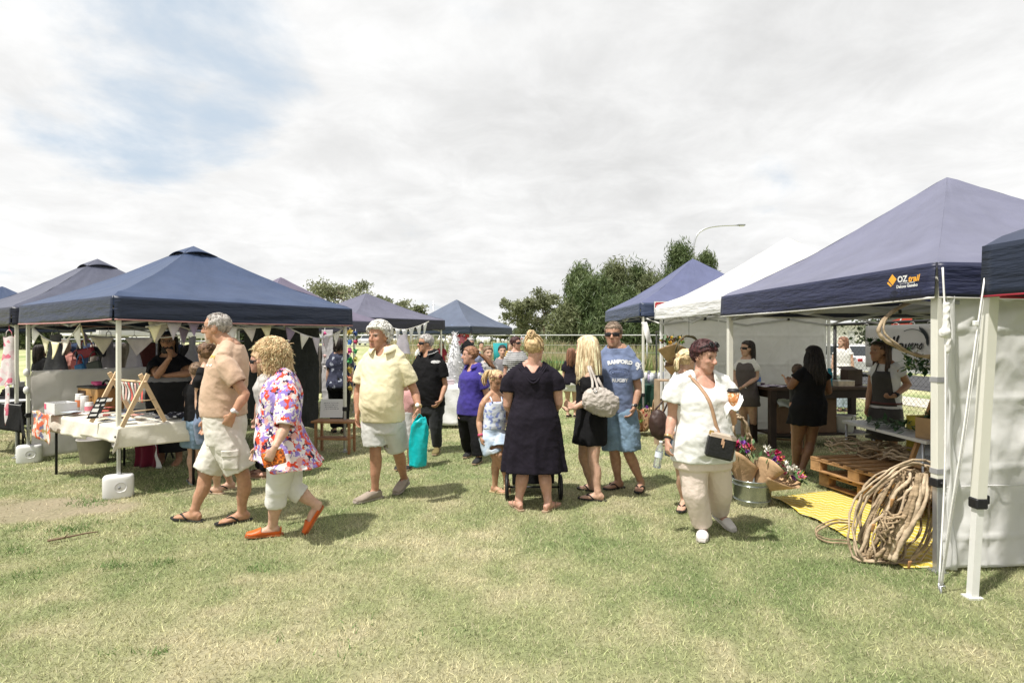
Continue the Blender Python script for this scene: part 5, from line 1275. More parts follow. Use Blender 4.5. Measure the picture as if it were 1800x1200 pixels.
def make_far():
    g1 = 'slender she-oaks behind the right stalls'; sh = [(.070, .108, .040), (.145, .185, .073)]; sh2 = [(.10, .125, .053), (.19, .21, .10)]
    spots = [(1002, 545, 40, 3.2, 'low bushy she-oak at the left end of the she-oak row'), (1024, 470, 43, 3.4, 'tall feathery she-oak nearest the pair of gum trees'), (1054, 492, 41, 3.2, 'mid height she-oak directly above the blonde woman'), (1086, 463, 45, 3.6, 'tall pointed she-oak above the man in blue'),
             (1124, 461, 46, 2.6, 'thin spiky she-oak just left of the blue canopy slope'), (1106, 510, 41, 3.0, 'short dense she-oak in front of the taller row'), (1152, 488, 44, 3.4, 'she-oak rising behind the left slope of the blue canopy'), (1206, 420, 47, 3.3, 'tallest she-oak beside the street lamp pole'), (1244, 437, 50, 2.6, 'she-oak whose tip shows right of the blue canopy peak'), (1178, 500, 42, 3.4, 'low she-oak hidden behind the blue canopy'), (1038, 498, 40, 3.2, 'leafy she-oak filling the gap left of the mid height one'), (1070, 478, 47, 3.2, 'she-oak between the mid height one and the tall pointed one'), (1140, 474, 48, 3.4, 'tall she-oak just behind the thin spiky one'), (1168, 482, 46, 3.4, 'she-oak rising towards the tallest by the lamp'), (1186, 462, 48, 3.2, 'tall she-oak immediately left of the tallest by the lamp'), (1228, 455, 49, 3.0, 'she-oak filling between the tallest and the tip right of the canopy'), (1075, 540, 38, 3.4, 'dark green she-oak low behind man in blue'), (1130, 545, 37, 3.2, 'dense low she-oak behind the blue canopy pole')]
    for i, (px, ty, Y, w_, lb) in enumerate(spots):
        x = (px-CX)/FL*Y; z0 = float(tz([x], [Y])[0]); h = CH+(CY-ty)/FL*Y-z0
        tree(x, Y, h, w_*1.1, 'she_oak', lb, g1, 100+i, sh if i % 3 else sh2, .12, 1.5)
    gm = [(.125, .145, .075), (.25, .265, .155)]; g2 = 'gum trees across the car park'
    for i, (px, ty, Y, w_, lb, d) in enumerate([(912, 529, 56, 4.2, 'rounded grey green gum tree right of the far blue gazebo', 1.1), (958, 514, 58, 4.6, 'taller airy gum tree left of the she-oaks', 1.1), (598, 496, 62, 8.5, 'broad spreading gum tree behind the navy gazebo', 1.9), (655, 517, 66, 4.5, 'small gum tree behind the lilac gazebo peak', 1.1), (688, 527, 64, 4.0, 'middle gum tree of the low clump behind the lilac gazebo', 1.0), (718, 533, 62, 3.4, 'rightmost gum tree of the clump behind the lilac gazebo', .9), (880, 562, 60, 3.2, 'small gum tree touching the far blue gazebo slope', .9)]):
        x = (px-CX)/FL*Y; z0 = float(tz([x], [Y])[0]); h = CH+(CY-ty)/FL*Y-z0
        tree(x, Y, h, w_, 'gum', lb, g2, 200+i, gm, .35, d)
    bs = [(.035, .055, .022), (.075, .095, .035)]
    for i, (px, ty, Y, w_, lb) in enumerate([(20, 572, 46, 9, 'dark spreading tree beyond the far left stalls'), (95, 576, 44, 8, 'dark tree behind the hanging pink apron'), (165, 578, 48, 8, 'dark tree seen under the navy gazebo valance'), (440, 566, 50, 7, 'dark tree behind the stallholder'), (1598, 548, 30, 5, 'bushy tree above the flower banner'), (1640, 545, 33, 5, 'bushy tree behind the cream pole')]):
        x = (px-CX)/FL*Y; z0 = float(tz([x], [Y])[0]); tree(x, Y, CH+(CY-ty)/FL*Y-z0, w_, 'bush', lb, 'dark trees at the edge of the field', 300+i, bs, .1, 2.0)
    # far tree line and sheds
    n = 9000; rs = np.random.RandomState(9); x = rs.uniform(-260, 260, n); y = rs.uniform(170, 190, n); top = 2.5+3.5*fbm(x, y*0, 16, 90, 3); z = rs.uniform(0, 1, n)*top+tz(x, y)
    Q = np.empty((n, 4, 3)); s = rs.uniform(.5, 1.3, (n, 1)); P = np.stack([x, y, z], 1); d1 = rs.normal(0, 1, (n, 3))*s*.6; d2 = rs.normal(0, 1, (n, 3))*s*.6
    Q[:, 0] = P-d1; Q[:, 1] = P+d2; Q[:, 2] = P+d1; Q[:, 3] = P-d2; me = tri_mesh('far_woods', Q.reshape(-1, 3), n, 4)
    add_cols(me, np.repeat(np.array([[.10, .12, .075]])*rs.uniform(.7, 1.4, (n, 1)), 4, 0)); me.materials.append(leaf_mat('bush')); o = link('far_woods', me); tag(o, 'low hazy line of woods along the horizon', 'woods', kind='stuff')
    def shed(px0, px1, ty, Y, label, wall, roof, depth=12, zb=1.2):
        x0, x1 = (px0-CX)/FL*Y, (px1-CX)/FL*Y; zt = CH+(CY-ty)/FL*Y; c = V(((x0+x1)/2, Y, zb)); t = thing('shed', c, label, 'building'); L = x1-x0; he = (zt-zb)*.72
        m = MB(); m.box(c+V((0, depth/2, he/2)), (L, depth, he)); wo = m.build('wall', wall, t)
        m = MB(); a, b = c+V((-L/2-.3, -.4, he)), c+V((L/2+.3, -.4, he)); r = V((0, depth/2+.4, zt-zb-he)); m.add([a, b, b+r, a+r, b+V((0, depth+.8, 0)), a+V((0, depth+.8, 0))], [(0, 1, 2, 3), (3, 2, 4, 5), (0, 3, 5), (1, 4, 2)])
        m.build('roof', roof, t)
        d = MB(); d.box(c+V((-L*.2, -.03, he*.38)), (L*.12, .08, he*.74)); d.build('roller_door', M('roller', (.42, .43, .43), .5, .1, 4), t)
        for q in (.1, .28): 
            w_ = MB(); w_.box(c+V((L*q, -.03, he*.6)), (L*.1, .08, he*.25)); w_.build('window', M('far_glass', (.05, .06, .07), .15), t)
    gr = M('shed_wall', (.40, .42, .40), .6, .08, 2); rf = M('shed_roof', (.42, .44, .43), .45, .08, 2)
    shed(968, 1075, 562, 95, 'pale grey shed with low pitched roof between the gum trees and she-oaks', gr, rf)
    shed(640, 745, 570, 90, 'long cream shed seen under the lilac gazebo', M('shed_cream', (.46, .42, .33), .7, .08, 2), M('shed_tan', (.36, .30, .22), .6, .08, 2))
    shed(1470, 1560, 548, 60, 'white building beyond the road right of the white tent', M('shed_white', (.62, .62, .6), .6, .06, 2), M('shed_roof2', (.35, .36, .36), .5), zb=0)
    # mast and street lamp
    p = W(762, 528, 72); t = thing('mast', (p.x, p.y, 1.2), 'thin mast rising above the far blue gazebo', 'mast'); m = MB(); m.tube([(p.x, p.y, 1.2), p], [.09, .05], 6); m.build('pole', steel, t)
    m = MB(); m.box(p-V((0, 0, .6)), (.4, .1, .06)); m.build('crossbar', steel, t)
    Y = 55; p = [W(x_, y_, Y) for x_, y_ in ((1219, 600), (1219, 500), (1219, 450), (1220, 430), (1226, 412), (1240, 402), (1262, 397.5), (1296, 396))]
    t = thing('street_lamp', (p[0].x, p[0].y, .9), 'tall curved arm street lamp behind the she-oaks', 'street lamp')
    p[0].z = .4; m = MB(); m.tube(spline(p, 30), [.13-.07*i/30 for i in range(31)], 8); m.build('pole', steel, t)
    m = MB(); h = W(1303, 395.5, Y); m.box(h, (.75, .32, .16), bev=.05); m.build('lamp_head', M('lamp_grey', (.25, .26, .27), .4), t)
    m = MB(); m.box(h+V((.05, 0, -.1)), (.45, .24, .06), bev=.02); m.build('lens', M('lamp_lens', (.7, .7, .68), .2), t)
    # path beyond the fence, road further back
    d = V((-.107, .994, 0)); conc = M('concrete_path', (.50, .47, .42), .9, .08, 2, .1, 30)
    strip('path', [V((11.6, 4, 0))+d*s for s in range(0, 60, 4)], 1.7, conc, .012)
    strip('road', [V((17.5, 4, 0))+d*s for s in range(0, 90, 5)], 6.0, M('asphalt', (.055, .055, .058), .9, .15, 3, .2, 40), .012)
    bt = thing('guard_rail', (15.0, 24, 0), 'pale steel guard rail along the road beyond the fence', 'guard rail'); m = MB()
    a0 = V((14.6, 12, 0)); m.bar(a0+V((0, 0, .62)), a0+d*40+V((0, 0, .62)), .06, .3); m.build('rail', M('galv', (.5, .51, .52), .4, .1, 3, metal=.4), bt)
    for i in range(14): q = MB(); q.box(a0+d*(3*i)+V((.09, 0, .35)), (.1, .1, .7)); q.build('post', steel, bt)
def car(x, y, z, yaw, colr, key, label, suv=False, group='cars parked beyond the field'):
    t = thing('parked_car', (x, y, z), label, 'car', group); L, Wd, H = (4.5, 1.8, 1.72) if suv else (4.4, 1.75, 1.45); rot = Matrix.Rotation(yaw, 3, 'Z'); P = lambda a, b, c: V((x, y, z))+rot @ V((a, b, c))
    pm = M('car_'+key, colr, .22, .03, 2, spec=.6); gl = M('car_glass', (.02, .025, .03), .05, .1, spec=.8); ty = M('tyre', (.02, .02, .02), .8)
    m = MB(); hb = .62*H; prof = [(-.5, .18), (-.5, .45), (-.485, .58), (-.40, .61), (.40, .60), (.47, .53), (.5, .42), (.5, .18)]
    w2 = Wd/2; 
    rings = [[P(a*L, s*w2*k_, c_*H) for a, c_ in prof] for s, k_ in ((-1, .93), (-1, 1), (1, 1), (1, .93))]
    n = len(prof); m.add([q for r in rings for q in r], [(i*n+j, i*n+(j+1) % n, (i+1)*n+(j+1) % n, (i+1)*n+j) for i in range(3) for j in range(n)]+[tuple(range(n))[::-1], tuple(3*n+j for j in range(n))]); m.build('body', pm, t)
    c0 = [(-.46 if suv else -.42, .60), (-.40 if suv else -.30, .95), (-.30, 1.0), (.05, .99), (.13, .95), (.27, .60)]
    m = MB(); n = len(c0); rings = [[P(a*L, s*w2*k_*(1 if c_ < .7 else .86), c_*H) for a, c_ in c0] for s, k_ in ((-1, .9), (1, .9))]
    m.add([q for r in rings for q in r], [(j, (j+1) % n, n+(j+1) % n, n+j) for j in range(n)]+[tuple(range(n))[::-1], tuple(n+j for j in range(n))]); m.build('cabin', pm, t)
    for nm, a, b in (('windscreen', (.262, .625), (.138, .93)), ('rear_window', (-.452 if suv else -.41, .64), (-.408 if suv else -.315, .92))):
        sx = .012 if nm == 'windscreen' else -.012; q = MB(); q.add([P(a[0]*L+sx, -w2*.78, a[1]*H), P(a[0]*L+sx, w2*.78, a[1]*H), P(b[0]*L+sx, w2*.68, b[1]*H), P(b[0]*L+sx, -w2*.68, b[1]*H)], [(0, 1, 2, 3)]); q.build(nm, gl, t)
    for s in (-1, 1):
        q = MB(); k1, k2 = s*(w2*.9+.012), s*(w2*.79+.012); q.add([P(-.38*L, k1, .64*H), P(.22*L, k1, .64*H), P(.12*L, k2, .92*H), P(-.33*L, k2, .92*H)], [(0, 1, 2, 3)]); q.build('side_window', gl, t)
        for a in (-.31, .32):
            q = MB(); q.cyl(P(a*L, s*(w2-.16), .31), P(a*L, s*(w2+.015), .31), .31, n=18); wh = q.build('wheel', ty, t); q = MB(); q.cyl(P(a*L, s*(w2+.012), .31), P(a*L, s*(w2+.03), .31), .19, n=14); q.build('rim', steel, wh)
        q = MB(); q.box(P(.487*L, s*w2*.72, .5*H), (.1, .32, .12), rot, bev=.02); q.build('headlight', M('head_glass', (.6, .62, .65), .1, spec=.8), t)
        q = MB(); q.box(P(-.497*L, s*w2*.78, .5*H), (.06, .22, .16), rot, bev=.02); q.build('tail_light', M('tail_red', (.35, .02, .02), .2), t)
    q = MB(); q.box(P(.5*L, 0, .2*H), (.05, .5, .12), rot); q.build('number_plate', paper_white, t)
def make_cars():
    wh, sv, dk, rd = (.70, .70, .70), (.42, .43, .45), (.06, .065, .075), (.35, .05, .04)
    L = [(648, 75, -90, sv, 'silver', 'silver hatchback parked beyond the lilac gazebo', 0), (700, 75, 90, wh, 'white', 'white sedan parked behind the white bunting', 0), (742, 75, -90, dk, 'dark', 'dark car parked left of the far blue gazebo', 1), (783, 75, -90, wh, 'white', 'white sedan parked under the left of the far blue gazebo', 0), (818, 75, -90, rd, 'red', 'dark red hatchback under the far blue gazebo', 0), (851, 75, -90, wh, 'white', 'white four wheel drive facing the field above the boy with the fringe', 1),
         (885, 75, -90, wh, 'white', 'white sedan just right of the white four wheel drive', 0), (926, 75, 90, sv, 'silver', 'silver wagon parked behind the messy blonde bun', 1), (972, 75, 180, wh, 'white', 'white car side-on below the gum trees', 0), (1012, 75, 0, sv, 'silver', 'silver car side-on at the foot of the she-oaks', 0)]
    for px, Y, a, c, k, lb, suv in L:
        x = (px-CX)/FL*Y; car(x, Y, float(tz([x], [Y])[0]), R(a), c, k, lb, bool(suv))
    car(15.6, 27, 0, R(96), wh, 'white', 'white car on the road beyond the chain-link fence', False)
    car(16.5, 34, 0, R(96), sv, 'silver', 'silver wagon further along the road beyond the fence', True)
def make_fences():
    # pipe rail fence across the back of the field
    Y = 30.0; x0, x1 = W(560, 0, Y).x, W(1330, 0, Y).x; zr = CH+(CY-589)/FL*Y; t = thing('pipe_fence', ((x0+x1)/2, Y, 0), 'thin galvanised pipe rail fence at the foot of the grassy bank', 'fence'); gv = M('galv_pipe', (.55, .56, .56), .4, .08, 4, metal=.3)
    zg = lambda x_: float(tz([x_], [Y])[0])
    m = MB(); m.tube([(x0+i*(x1-x0)/8, Y, zr) for i in range(9)], .028, 8); m.build('rail', gv, t)
    for i in range(9):
        x = x0+i*(x1-x0)/8; q = MB(); q.cyl((x, Y+.03, zg(x)-.1), (x, Y+.03, zr-.02), .03, n=8); q.build('post', gv, t)
    m = MB()
    for z in (.55, .95, 1.35): m.tube([(x0, Y, z), (x1, Y, z)], .006, 4)
    m.build('wire', gv, t)
    gs = thing('shade_cloth', (W(975, 0, 29.4).x, 29.4, 0), 'low strip of green shade cloth tied along the pipe fence', 'shade cloth'); m = MB(); a, b = W(930, 0, 29.4).x, W(1010, 0, 29.4).x
    m.sheet(lambda u, v: V((a+(b-a)*u, 29.4+.04*math.sin(u*30), .02+.5*v)), 30, 3, .004); m.build('cloth', cloth('green_shade', (.06, .20, .09)), gs)
    # chain-link fence behind the flower stall
    d = V((-.107, .994, 0)); A0 = V((6.38, 2.6, 0)); Ln = 16.0; zt = 1.87; t = thing('chain_link_fence', A0+d*Ln/2, 'black chain-link fence running behind the flower stall', 'fence')
    bm = M('fence_black', (.018, .018, .018), .5, .2); m = MB(); m.tube([A0+V((0, 0, zt)), A0+d*Ln+V((0, 0, zt))], .024, 8); m.build('rail', bm, t)
    for s in (.6, 3.6, 6.62, 7.35, 10.4, 13.4, 16.0):
        if s == 6.62: continue
        q = MB(); q.cyl(A0+d*s+V((.03, 0, -.1)), A0+d*s+V((.03, 0, zt-.02)), .028, n=8); q.build('post', bm, t)
    m = MB(); sp = .085; h = zt-.05
    n = int(Ln/sp)
    for i in range(-int(h/sp), n):
        for sg in (1, -1):
            s0 = i*sp; a, b = (s0, .03), (s0+h, .03+h)
            if a[0] < 0: a = (0, .03-s0)
            if b[0] > Ln: b = (Ln, .03+Ln-s0)
            if b[1] <= a[1]: continue
            if sg == -1: a, b = (Ln-a[0], a[1]), (Ln-b[0], b[1])
            m.tube([A0+d*a[0]+V((.006*sg, 0, a[1])), A0+d*b[0]+V((.006*sg, 0, b[1]))], .0019, 3, cap=False)
    m.build('wire_mesh', M('wire_grey', (.13, .14, .13), .5, .1, metal=.4), t)
# ================================================================ gazebos
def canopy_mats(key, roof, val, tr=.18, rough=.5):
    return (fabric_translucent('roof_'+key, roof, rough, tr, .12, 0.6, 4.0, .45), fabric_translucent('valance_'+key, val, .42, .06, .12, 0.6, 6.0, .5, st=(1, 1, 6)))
def gazebo(label, C, ze, zp, dv, mats, leg=None, trim=None, vent=False, group='pop-up gazebos of the market', legs=(0, 1, 2, 3), lw=.040, seed=0, detail=True, under=None, legz=None):
    """C: four corners (front, right-hand, back, left-hand), valance top height ze, peak zp, valance depth dv"""
    rm, vm = mats; leg = leg or pole_cream; C = [V((c[0], c[1], 0)) for c in C]; ctr = sum(C, V())/4
    t = thing('gazebo', ctr, label, 'gazebo', group); pk = V((ctr.x, ctr.y, zp)); rs = random.Random(seed)
    out = [c+(c-ctr).normalized()*.05 for c in C]
    m = MB(); nu, nv = 44, 26
    def rp(a, b):
        def f(u, v):
            e = a.lerp(b, u); p = V((e.x, e.y, ze)).lerp(pk, v)
            ridge = abs(2*u-1)
            sag = -.16*math.sin(math.pi*min(1, v*1.02))*(1-.35*v)*(zp-ze)*.5 - .035*(1-ridge**2)*math.sin(math.pi*v)
            if v < .999 and v > 0: sag += noise.noise(V((p.x*2.1+seed, p.y*2.1, v*3)))*.026*(1-v) + (1-2*abs(noise.noise(V((u*9+seed*3, v*1.3, seed)))))*.013*(1-v)+(1-2*abs(noise.noise(V((u*3+v*5+seed, u*2-v*4, seed+2)))))*.007
            return p+V((0, 0, sag))
        return f
    for i in range(4): m.grid(rp(out[i], out[(i+1) % 4]), nu, nv)
    roof = m.build('canopy', rm, t)
    if vent:
        m = MB(); k = .15
        for i in range(4):
            a, b = out[i], out[(i+1) % 4]
            def f(u, v, a=a, b=b):
                e = a.lerp(b, u); q = 1-k*(1-v); p = V((e.x, e.y, ze)).lerp(pk, q); rise = .045*(1-v)
                return p+V((0, 0, .012+rise*math.sin(math.pi*u)**.8-.16*math.sin(math.pi*q)*(1-.35*q)*(zp-ze)*.5))
            m.sheet(f, 10, 5, .006)
        vo = m.build('vent_cap', rm, t)
        m = MB()
        for i in range(4):
            a, b = out[i], out[(i+1) % 4]
            f = lambda u, v, a=a, b=b: (lambda q: V((a.lerp(b, u).x, a.lerp(b, u).y, ze)).lerp(pk, q)+V((0, 0, .008+.006*v-.16*math.sin(math.pi*q)*(1-.35*q)*(zp-ze)*.5)))(1-k*.93)
            m.grid(f, 10, 2)
        m.build('vent_dark_gap', M('vent_black', (.01, .01, .012), .8), t)  # black strip paints in the dark opening under the raised vent cap
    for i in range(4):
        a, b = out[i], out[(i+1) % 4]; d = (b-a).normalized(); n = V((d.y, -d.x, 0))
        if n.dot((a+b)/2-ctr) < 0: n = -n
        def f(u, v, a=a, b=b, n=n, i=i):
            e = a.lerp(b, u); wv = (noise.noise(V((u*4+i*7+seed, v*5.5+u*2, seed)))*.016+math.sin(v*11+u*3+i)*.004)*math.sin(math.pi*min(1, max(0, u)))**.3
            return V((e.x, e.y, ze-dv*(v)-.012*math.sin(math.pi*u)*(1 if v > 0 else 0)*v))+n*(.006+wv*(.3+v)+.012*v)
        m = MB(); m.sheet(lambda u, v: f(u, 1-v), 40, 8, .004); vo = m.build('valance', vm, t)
        if trim:
            q = MB(); q.tube([f(u/30, 1)+n*.001-V((0, 0, .004)) for u in range(31)], [(.004, .009)]*31, 6, ref=n); q.build('trim', trim, vo)
    # legs
    for i in legs:
        p = C[i]+(ctr-C[i]).normalized()*.045; lz = .62; al = math.atan2((C[1]-C[0]).y, (C[1]-C[0]).x); q = MB(); q.box((p.x, p.y, (lz+ze-.03)/2), (lw, lw, ze-.03-lz), z=al, bev=.004); lo = q.build('leg', leg, t)
        q = MB(); q.box((p.x, p.y, .32), (lw*.74, lw*.74, .64), z=al, bev=.003); q.build('inner_leg', steel if leg is not white_paint else leg, lo)
        q = MB(); q.box((p.x, p.y, lz), (lw+.014, lw+.014, .06), z=al, bev=.006); q.cyl((p.x, p.y-.03, lz), (p.x, p.y-.05, lz), .012, n=8); q.build('clamp', black_plastic, lo)
        q = MB(); q.box((p.x, p.y, .006), (.09, .09, .012), z=al); q.cyl((p.x, p.y, .01), (p.x, p.y, .05), .02, n=8); q.build('foot', steel, lo)
    if detail:
        zt, zb = ze-.07, ze-.28; tm = M('truss', (.42, .42, .41), .4, .1, 4, metal=.3)
        inner = [c+(ctr-c).normalized()*.06 for c in C]
        for i in range(4):
            a, b = inner[i], inner[(i+1) % 4]; q = MB()
            for k in range(2):
                p0, p1 = a.lerp(b, k*.5), a.lerp(b, k*.5+.5); off = (ctr-(a+b)/2).normalized()*.015
                q.bar(V((p0.x, p0.y, zt)), V((p1.x, p1.y, zb)), .014, .026); q.bar(V((p0.x, p0.y, zb))+off, V((p1.x, p1.y, zt))+off, .014, .026)
            o = q.build('truss', tm, t)
            for k in (.25, .5, .75): q = MB(); p = a.lerp(b, k); q.box((p.x, p.y, (zt+zb)/2 if k != .5 else zt-.01), (.05, .05, .05), bev=.006); q.build('truss_joint', black_plastic, o)
        q = MB(); hub = V((ctr.x, ctr.y, ze+.05))
        for i in range(4): q.bar(V((inner[i].x, inner[i].y, zt)), hub, .018, .026)
        q.cyl(hub, pk-V((0, 0, .03)), .018, n=8); q.build('roof_pole', tm, t)
    return t
def sidewall(name, a, b, zt, zb, mat, parent, folds=5, amp=.012, seed=0, sagt=.0, nu=150, nv=90, th=.003):
    a, b = V(a), V(b); d = (b-a).normalized(); n = V((d.y, -d.x, 0)); m = MB()
    def f(u, v):
        e = a.lerp(b, u); z = zb+(zt-zb)*v-sagt*math.sin(math.pi*u)*v
        w_ = noise.noise(V((u*(b-a).length*2.2+seed, z*1.6+u*2, seed)))*amp*2.2+(1-2*abs(noise.noise(V((u*(b-a).length*3-z*1.9+seed, z*2.4, seed+4)))))*amp+ math.sin(u*folds*6.28)*amp*.4*(1-v*.5)
        L_ = (b-a).length; s_ = u*L_; w_ += sum(.009*math.exp(-((q % p_-p_/2)/.014)**2) for q, p_ in ((s_, .62), (z, .48)))-.014*abs(noise.noise(V((s_*4+z*2, z*5-s_*2, seed+9))))-.007*abs(noise.noise(V((s_*11-z*8, z*9+s_*6, seed+19))))
        return V((e.x, e.y, z))+n*w_
    m.sheet(f, nu, nv, th); return m.build(name, mat, parent)
def weight(x, y, yaw, label):
    t = thing('leg_weight', (x, y, 0), label, 'weight', 'white plastic weights on the gazebo legs'); rot = Matrix.Rotation(yaw, 3, 'Z'); wp = M('white_plastic', (.70, .70, .69), .35, .05, 4, .04, 30, .5)
    m = MB(); P = lambda a, b, c: V((x, y, 0))+rot @ V((a, b, c)); n = 28; rings = []
    for z, s in ((0.0, .94), (.015, 1.0), (.19, 1.0), (.215, .97), (.228, .88)):
        rings.append([P(.135*s*math.copysign(abs(math.cos(k))**.6, math.cos(k)), .085*s*math.copysign(abs(math.sin(k))**.7, math.sin(k)), z) for k in [2*math.pi*j/n for j in range(n)]])
    vs = [p for r in rings for p in r]; m.add(vs, [(i*n+j, i*n+(j+1) % n, (i+1)*n+(j+1) % n, (i+1)*n+j) for i in range(4) for j in range(n)]+[tuple(range(n))[::-1], tuple(4*n+j for j in range(n))], True); m.build('tank', wp, t)
    m = MB(); m.lathe(P(.03, -.088, .115), [(.052, -.004), (.048, -.001), (.03, .012), (0, .016)], 18, rot @ Matrix.Rotation(R(-90), 3, 'X')); m.build('dimple', M('plastic_shade', (.60, .60, .59), .4), t)
    m = MB(); m.cyl(P(.02, -.094, .115), P(.02, -.115, .115), .012, n=10); m.build('screw_cap', M('cap_grey', (.2, .2, .2), .5), t); return t
def make_tents():
    UP_ = V((0, 0, 1))
    dR, dL = V((.577, .817, 0)), V((-.817, .577, 0)); S = 2.9
    def quad(F, a=dR, b=dL, s=S, s2=None): s2 = s2 or s; return [F, F+a*s, F+a*s+b*s2, F+b*s2]
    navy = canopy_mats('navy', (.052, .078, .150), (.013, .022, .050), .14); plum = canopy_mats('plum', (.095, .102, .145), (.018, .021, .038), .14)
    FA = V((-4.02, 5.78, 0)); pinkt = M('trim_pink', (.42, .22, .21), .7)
    A = gazebo('navy gazebo over the craft table at the left front', quad(FA), 2.05, 2.88, .235, navy, pole_cream, pinkt, True, seed=1)
    gazebo('faded plum grey gazebo with a dark vent behind the navy one at far left', quad(FA+dL*3.32), 2.05, 2.98, .24, plum, pole_cream, None, True, seed=2)
    gazebo('dark peaked gazebo at the very left edge behind the plum one', quad(V((-12.4, 12.2, 0))), 2.05, 2.95, .24, navy, pole_cream, None, False, seed=3, detail=False)
    gazebo('small lilac gazebo peak showing behind the navy roof', quad(FA+dL*3.25+dR*3.4), 2.02, 2.98, .24, canopy_mats('lilac_far', (.16, .14, .20), (.06, .06, .09)), pole_cream, None, False, seed=4, detail=False)
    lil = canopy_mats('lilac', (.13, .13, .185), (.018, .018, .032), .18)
    d1, d2 = V((.62, .785, 0)), V((-.785, .62, 0))
    gazebo('lilac grey gazebo with white bunting behind the man in yellow', quad(V((-3.50, 12.6, 0)), d1, d2, 2.75), 2.12, 2.80, .25, lil, pole_cream, None, False, seed=5)
    d1, d2 = V((.45, .893, 0)), V((-.893, .45, 0))
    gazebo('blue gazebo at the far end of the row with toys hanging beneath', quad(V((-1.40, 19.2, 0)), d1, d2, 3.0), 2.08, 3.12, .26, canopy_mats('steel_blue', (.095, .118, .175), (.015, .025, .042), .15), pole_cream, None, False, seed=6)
    gazebo('white gazebo far behind the left stalls', quad(V((-11.2, 15.5, 0))), 1.98, 2.6, .25, canopy_mats('far_white', (.7, .7, .68), (.66, .66, .65), .3), white_paint, None, False, seed=7, detail=False)
    gazebo('white gazebo further back among the left stalls', quad(V((-13.5, 22, 0))), 1.95, 2.6, .25, canopy_mats('far_white', 0, 0), white_paint, None, False, seed=8, detail=False)
    # right hand row
    d, n = V((-.107, .994, 0)), V((.994, .107, 0))
    P1, P2 = V((2.915, 3.9, 0)), V((2.59, 6.88, 0))
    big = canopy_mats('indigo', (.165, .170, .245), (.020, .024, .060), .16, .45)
    whitet = M('trim_white', (.62, .61, .58), .7)
    R1 = gazebo('big indigo gazebo over the flower stall at right', [P1, P2, P2+n*3, P1+n*3], 2.13, 3.19, .235, big, pole_cream, whitet, False, seed=9, lw=.058)
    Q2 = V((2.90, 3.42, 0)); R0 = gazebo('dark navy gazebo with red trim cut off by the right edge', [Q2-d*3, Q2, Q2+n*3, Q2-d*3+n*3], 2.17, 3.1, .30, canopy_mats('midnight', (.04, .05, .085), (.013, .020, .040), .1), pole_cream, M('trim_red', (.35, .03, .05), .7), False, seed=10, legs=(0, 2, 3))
    # its leg nearest the aisle leans outwards
    q = MB(); a, b = W(1742, 512, 3.46), G(1709, 1050); s = MB(); mid = a.lerp(b, .685); q.bar(a, mid, .058, up=(0, 1, 0)); lo = q.build('leg', pole_cream, R0)
    q = MB(); q.bar(mid-(b-a)*.04, b, .044, up=(0, 1, 0)); q.build('inner_leg', white_paint, lo); q = MB(); q.box(mid, (.074, .074, .065), bev=.008); q.box(mid+V((.048, 0, .02)), (.035, .03, .055), bev=.006); q.build('clamp', black_plastic, lo)
    q = MB(); q.box(b+V((0, 0, .006)), (.09, .07, .012)); q.build('foot', white_paint, lo)
    wt = canopy_mats('white', (.72, .72, .71), (.68, .68, .67), .30, .6)
    W1, W2 = V((2.66, 6.98, 0)), V((2.40, 9.32, 0))
    R2 = gazebo('white gazebo in the middle of the right hand row', [W1, W2, W2+n*3, W1+n*3], 2.13, 3.10, .19, wt, white_paint, None, False, seed=11)
    F3, L3 = V((2.33, 10.2, 0)), V((2.22, 13.2, 0))
    R3 = gazebo('blue gazebo with a red logo furthest along the right hand row', [F3, L3, L3+n*3, F3+n*3], 2.27, 3.30, .25, canopy_mats('denim_blue', (.115, .13, .235), (.04, .057, .11), .2), pole_cream, None, False, seed=12)
    wall = fabric_translucent('white_wall', (.84, .84, .83), .6, .30, .04, .25, 7.0, .4)
    sidewall('side_wall', P1+V((.05, .02, 0)), P1+n*3.0, 1.93, .03, wall, R1, 3, .017, 5)
    m = MB(); a, b = P1+V((.05, -.008, .60)), P1+n*3+V((0, -.03, .60)); m.tube([a.lerp(b, i/20)+V((0, -.012, .004*math.sin(i))) for i in range(21)], .004, 5); m.build('seam', wall, R1)
    sidewall('side_wall', W2+V((.08, -.03, 0)), W2+n*2.92+V((0, -.03, 0)), 2.0, .04, wall, R2, 3, .008, 8)
    tape = M('tape_grey', (.30, .30, .31), .5)
    # lettering on the canopies
    up = V((0, 0, 1)); xd = -d
    orange, wl = M('print_orange', (.75, .36, .04), .6), M('print_white2', (.72, .72, .70), .6)
    def onv(px, py, off=.024):
        k = (px-CX)/FL; Y = (P1.x+.107*P1.y-.06+0)/(k+.107); return V((k*Y, Y, CH+(CY-py)/FL*Y))-n*off
    lettering('lettering', 'OZ', .060, onv(1594, 491), xd, up, wl, R1, .012, 0, .002); lettering('lettering', 'trail', .060, onv(1614, 489.5), xd, up, orange, R1, .012, .25, .002)
    lettering('lettering', 'Deluxe Gazebo', .030, onv(1602, 502.5), xd, up, wl, R1, .012, 0, .001); scribble('lettering', onv(1602, 497.5)-n*.012, xd, up, .15, .012, 1, wl, R1, 3)
    c = onv(1577, 492); m = MB(); m.prism([c+xd*a+up*b-n*.014 for a, b in ((-.035, 0), (.005, -.04), (.04, 0), (.0, .04))], -n, .002); m.prism([c+xd*a+up*b-n*.0135 for a, b in ((-.05, -.02), (-.015, -.05), (-.005, -.043), (-.04, -.012))], -n, .002); m.build('logo', orange, R1)
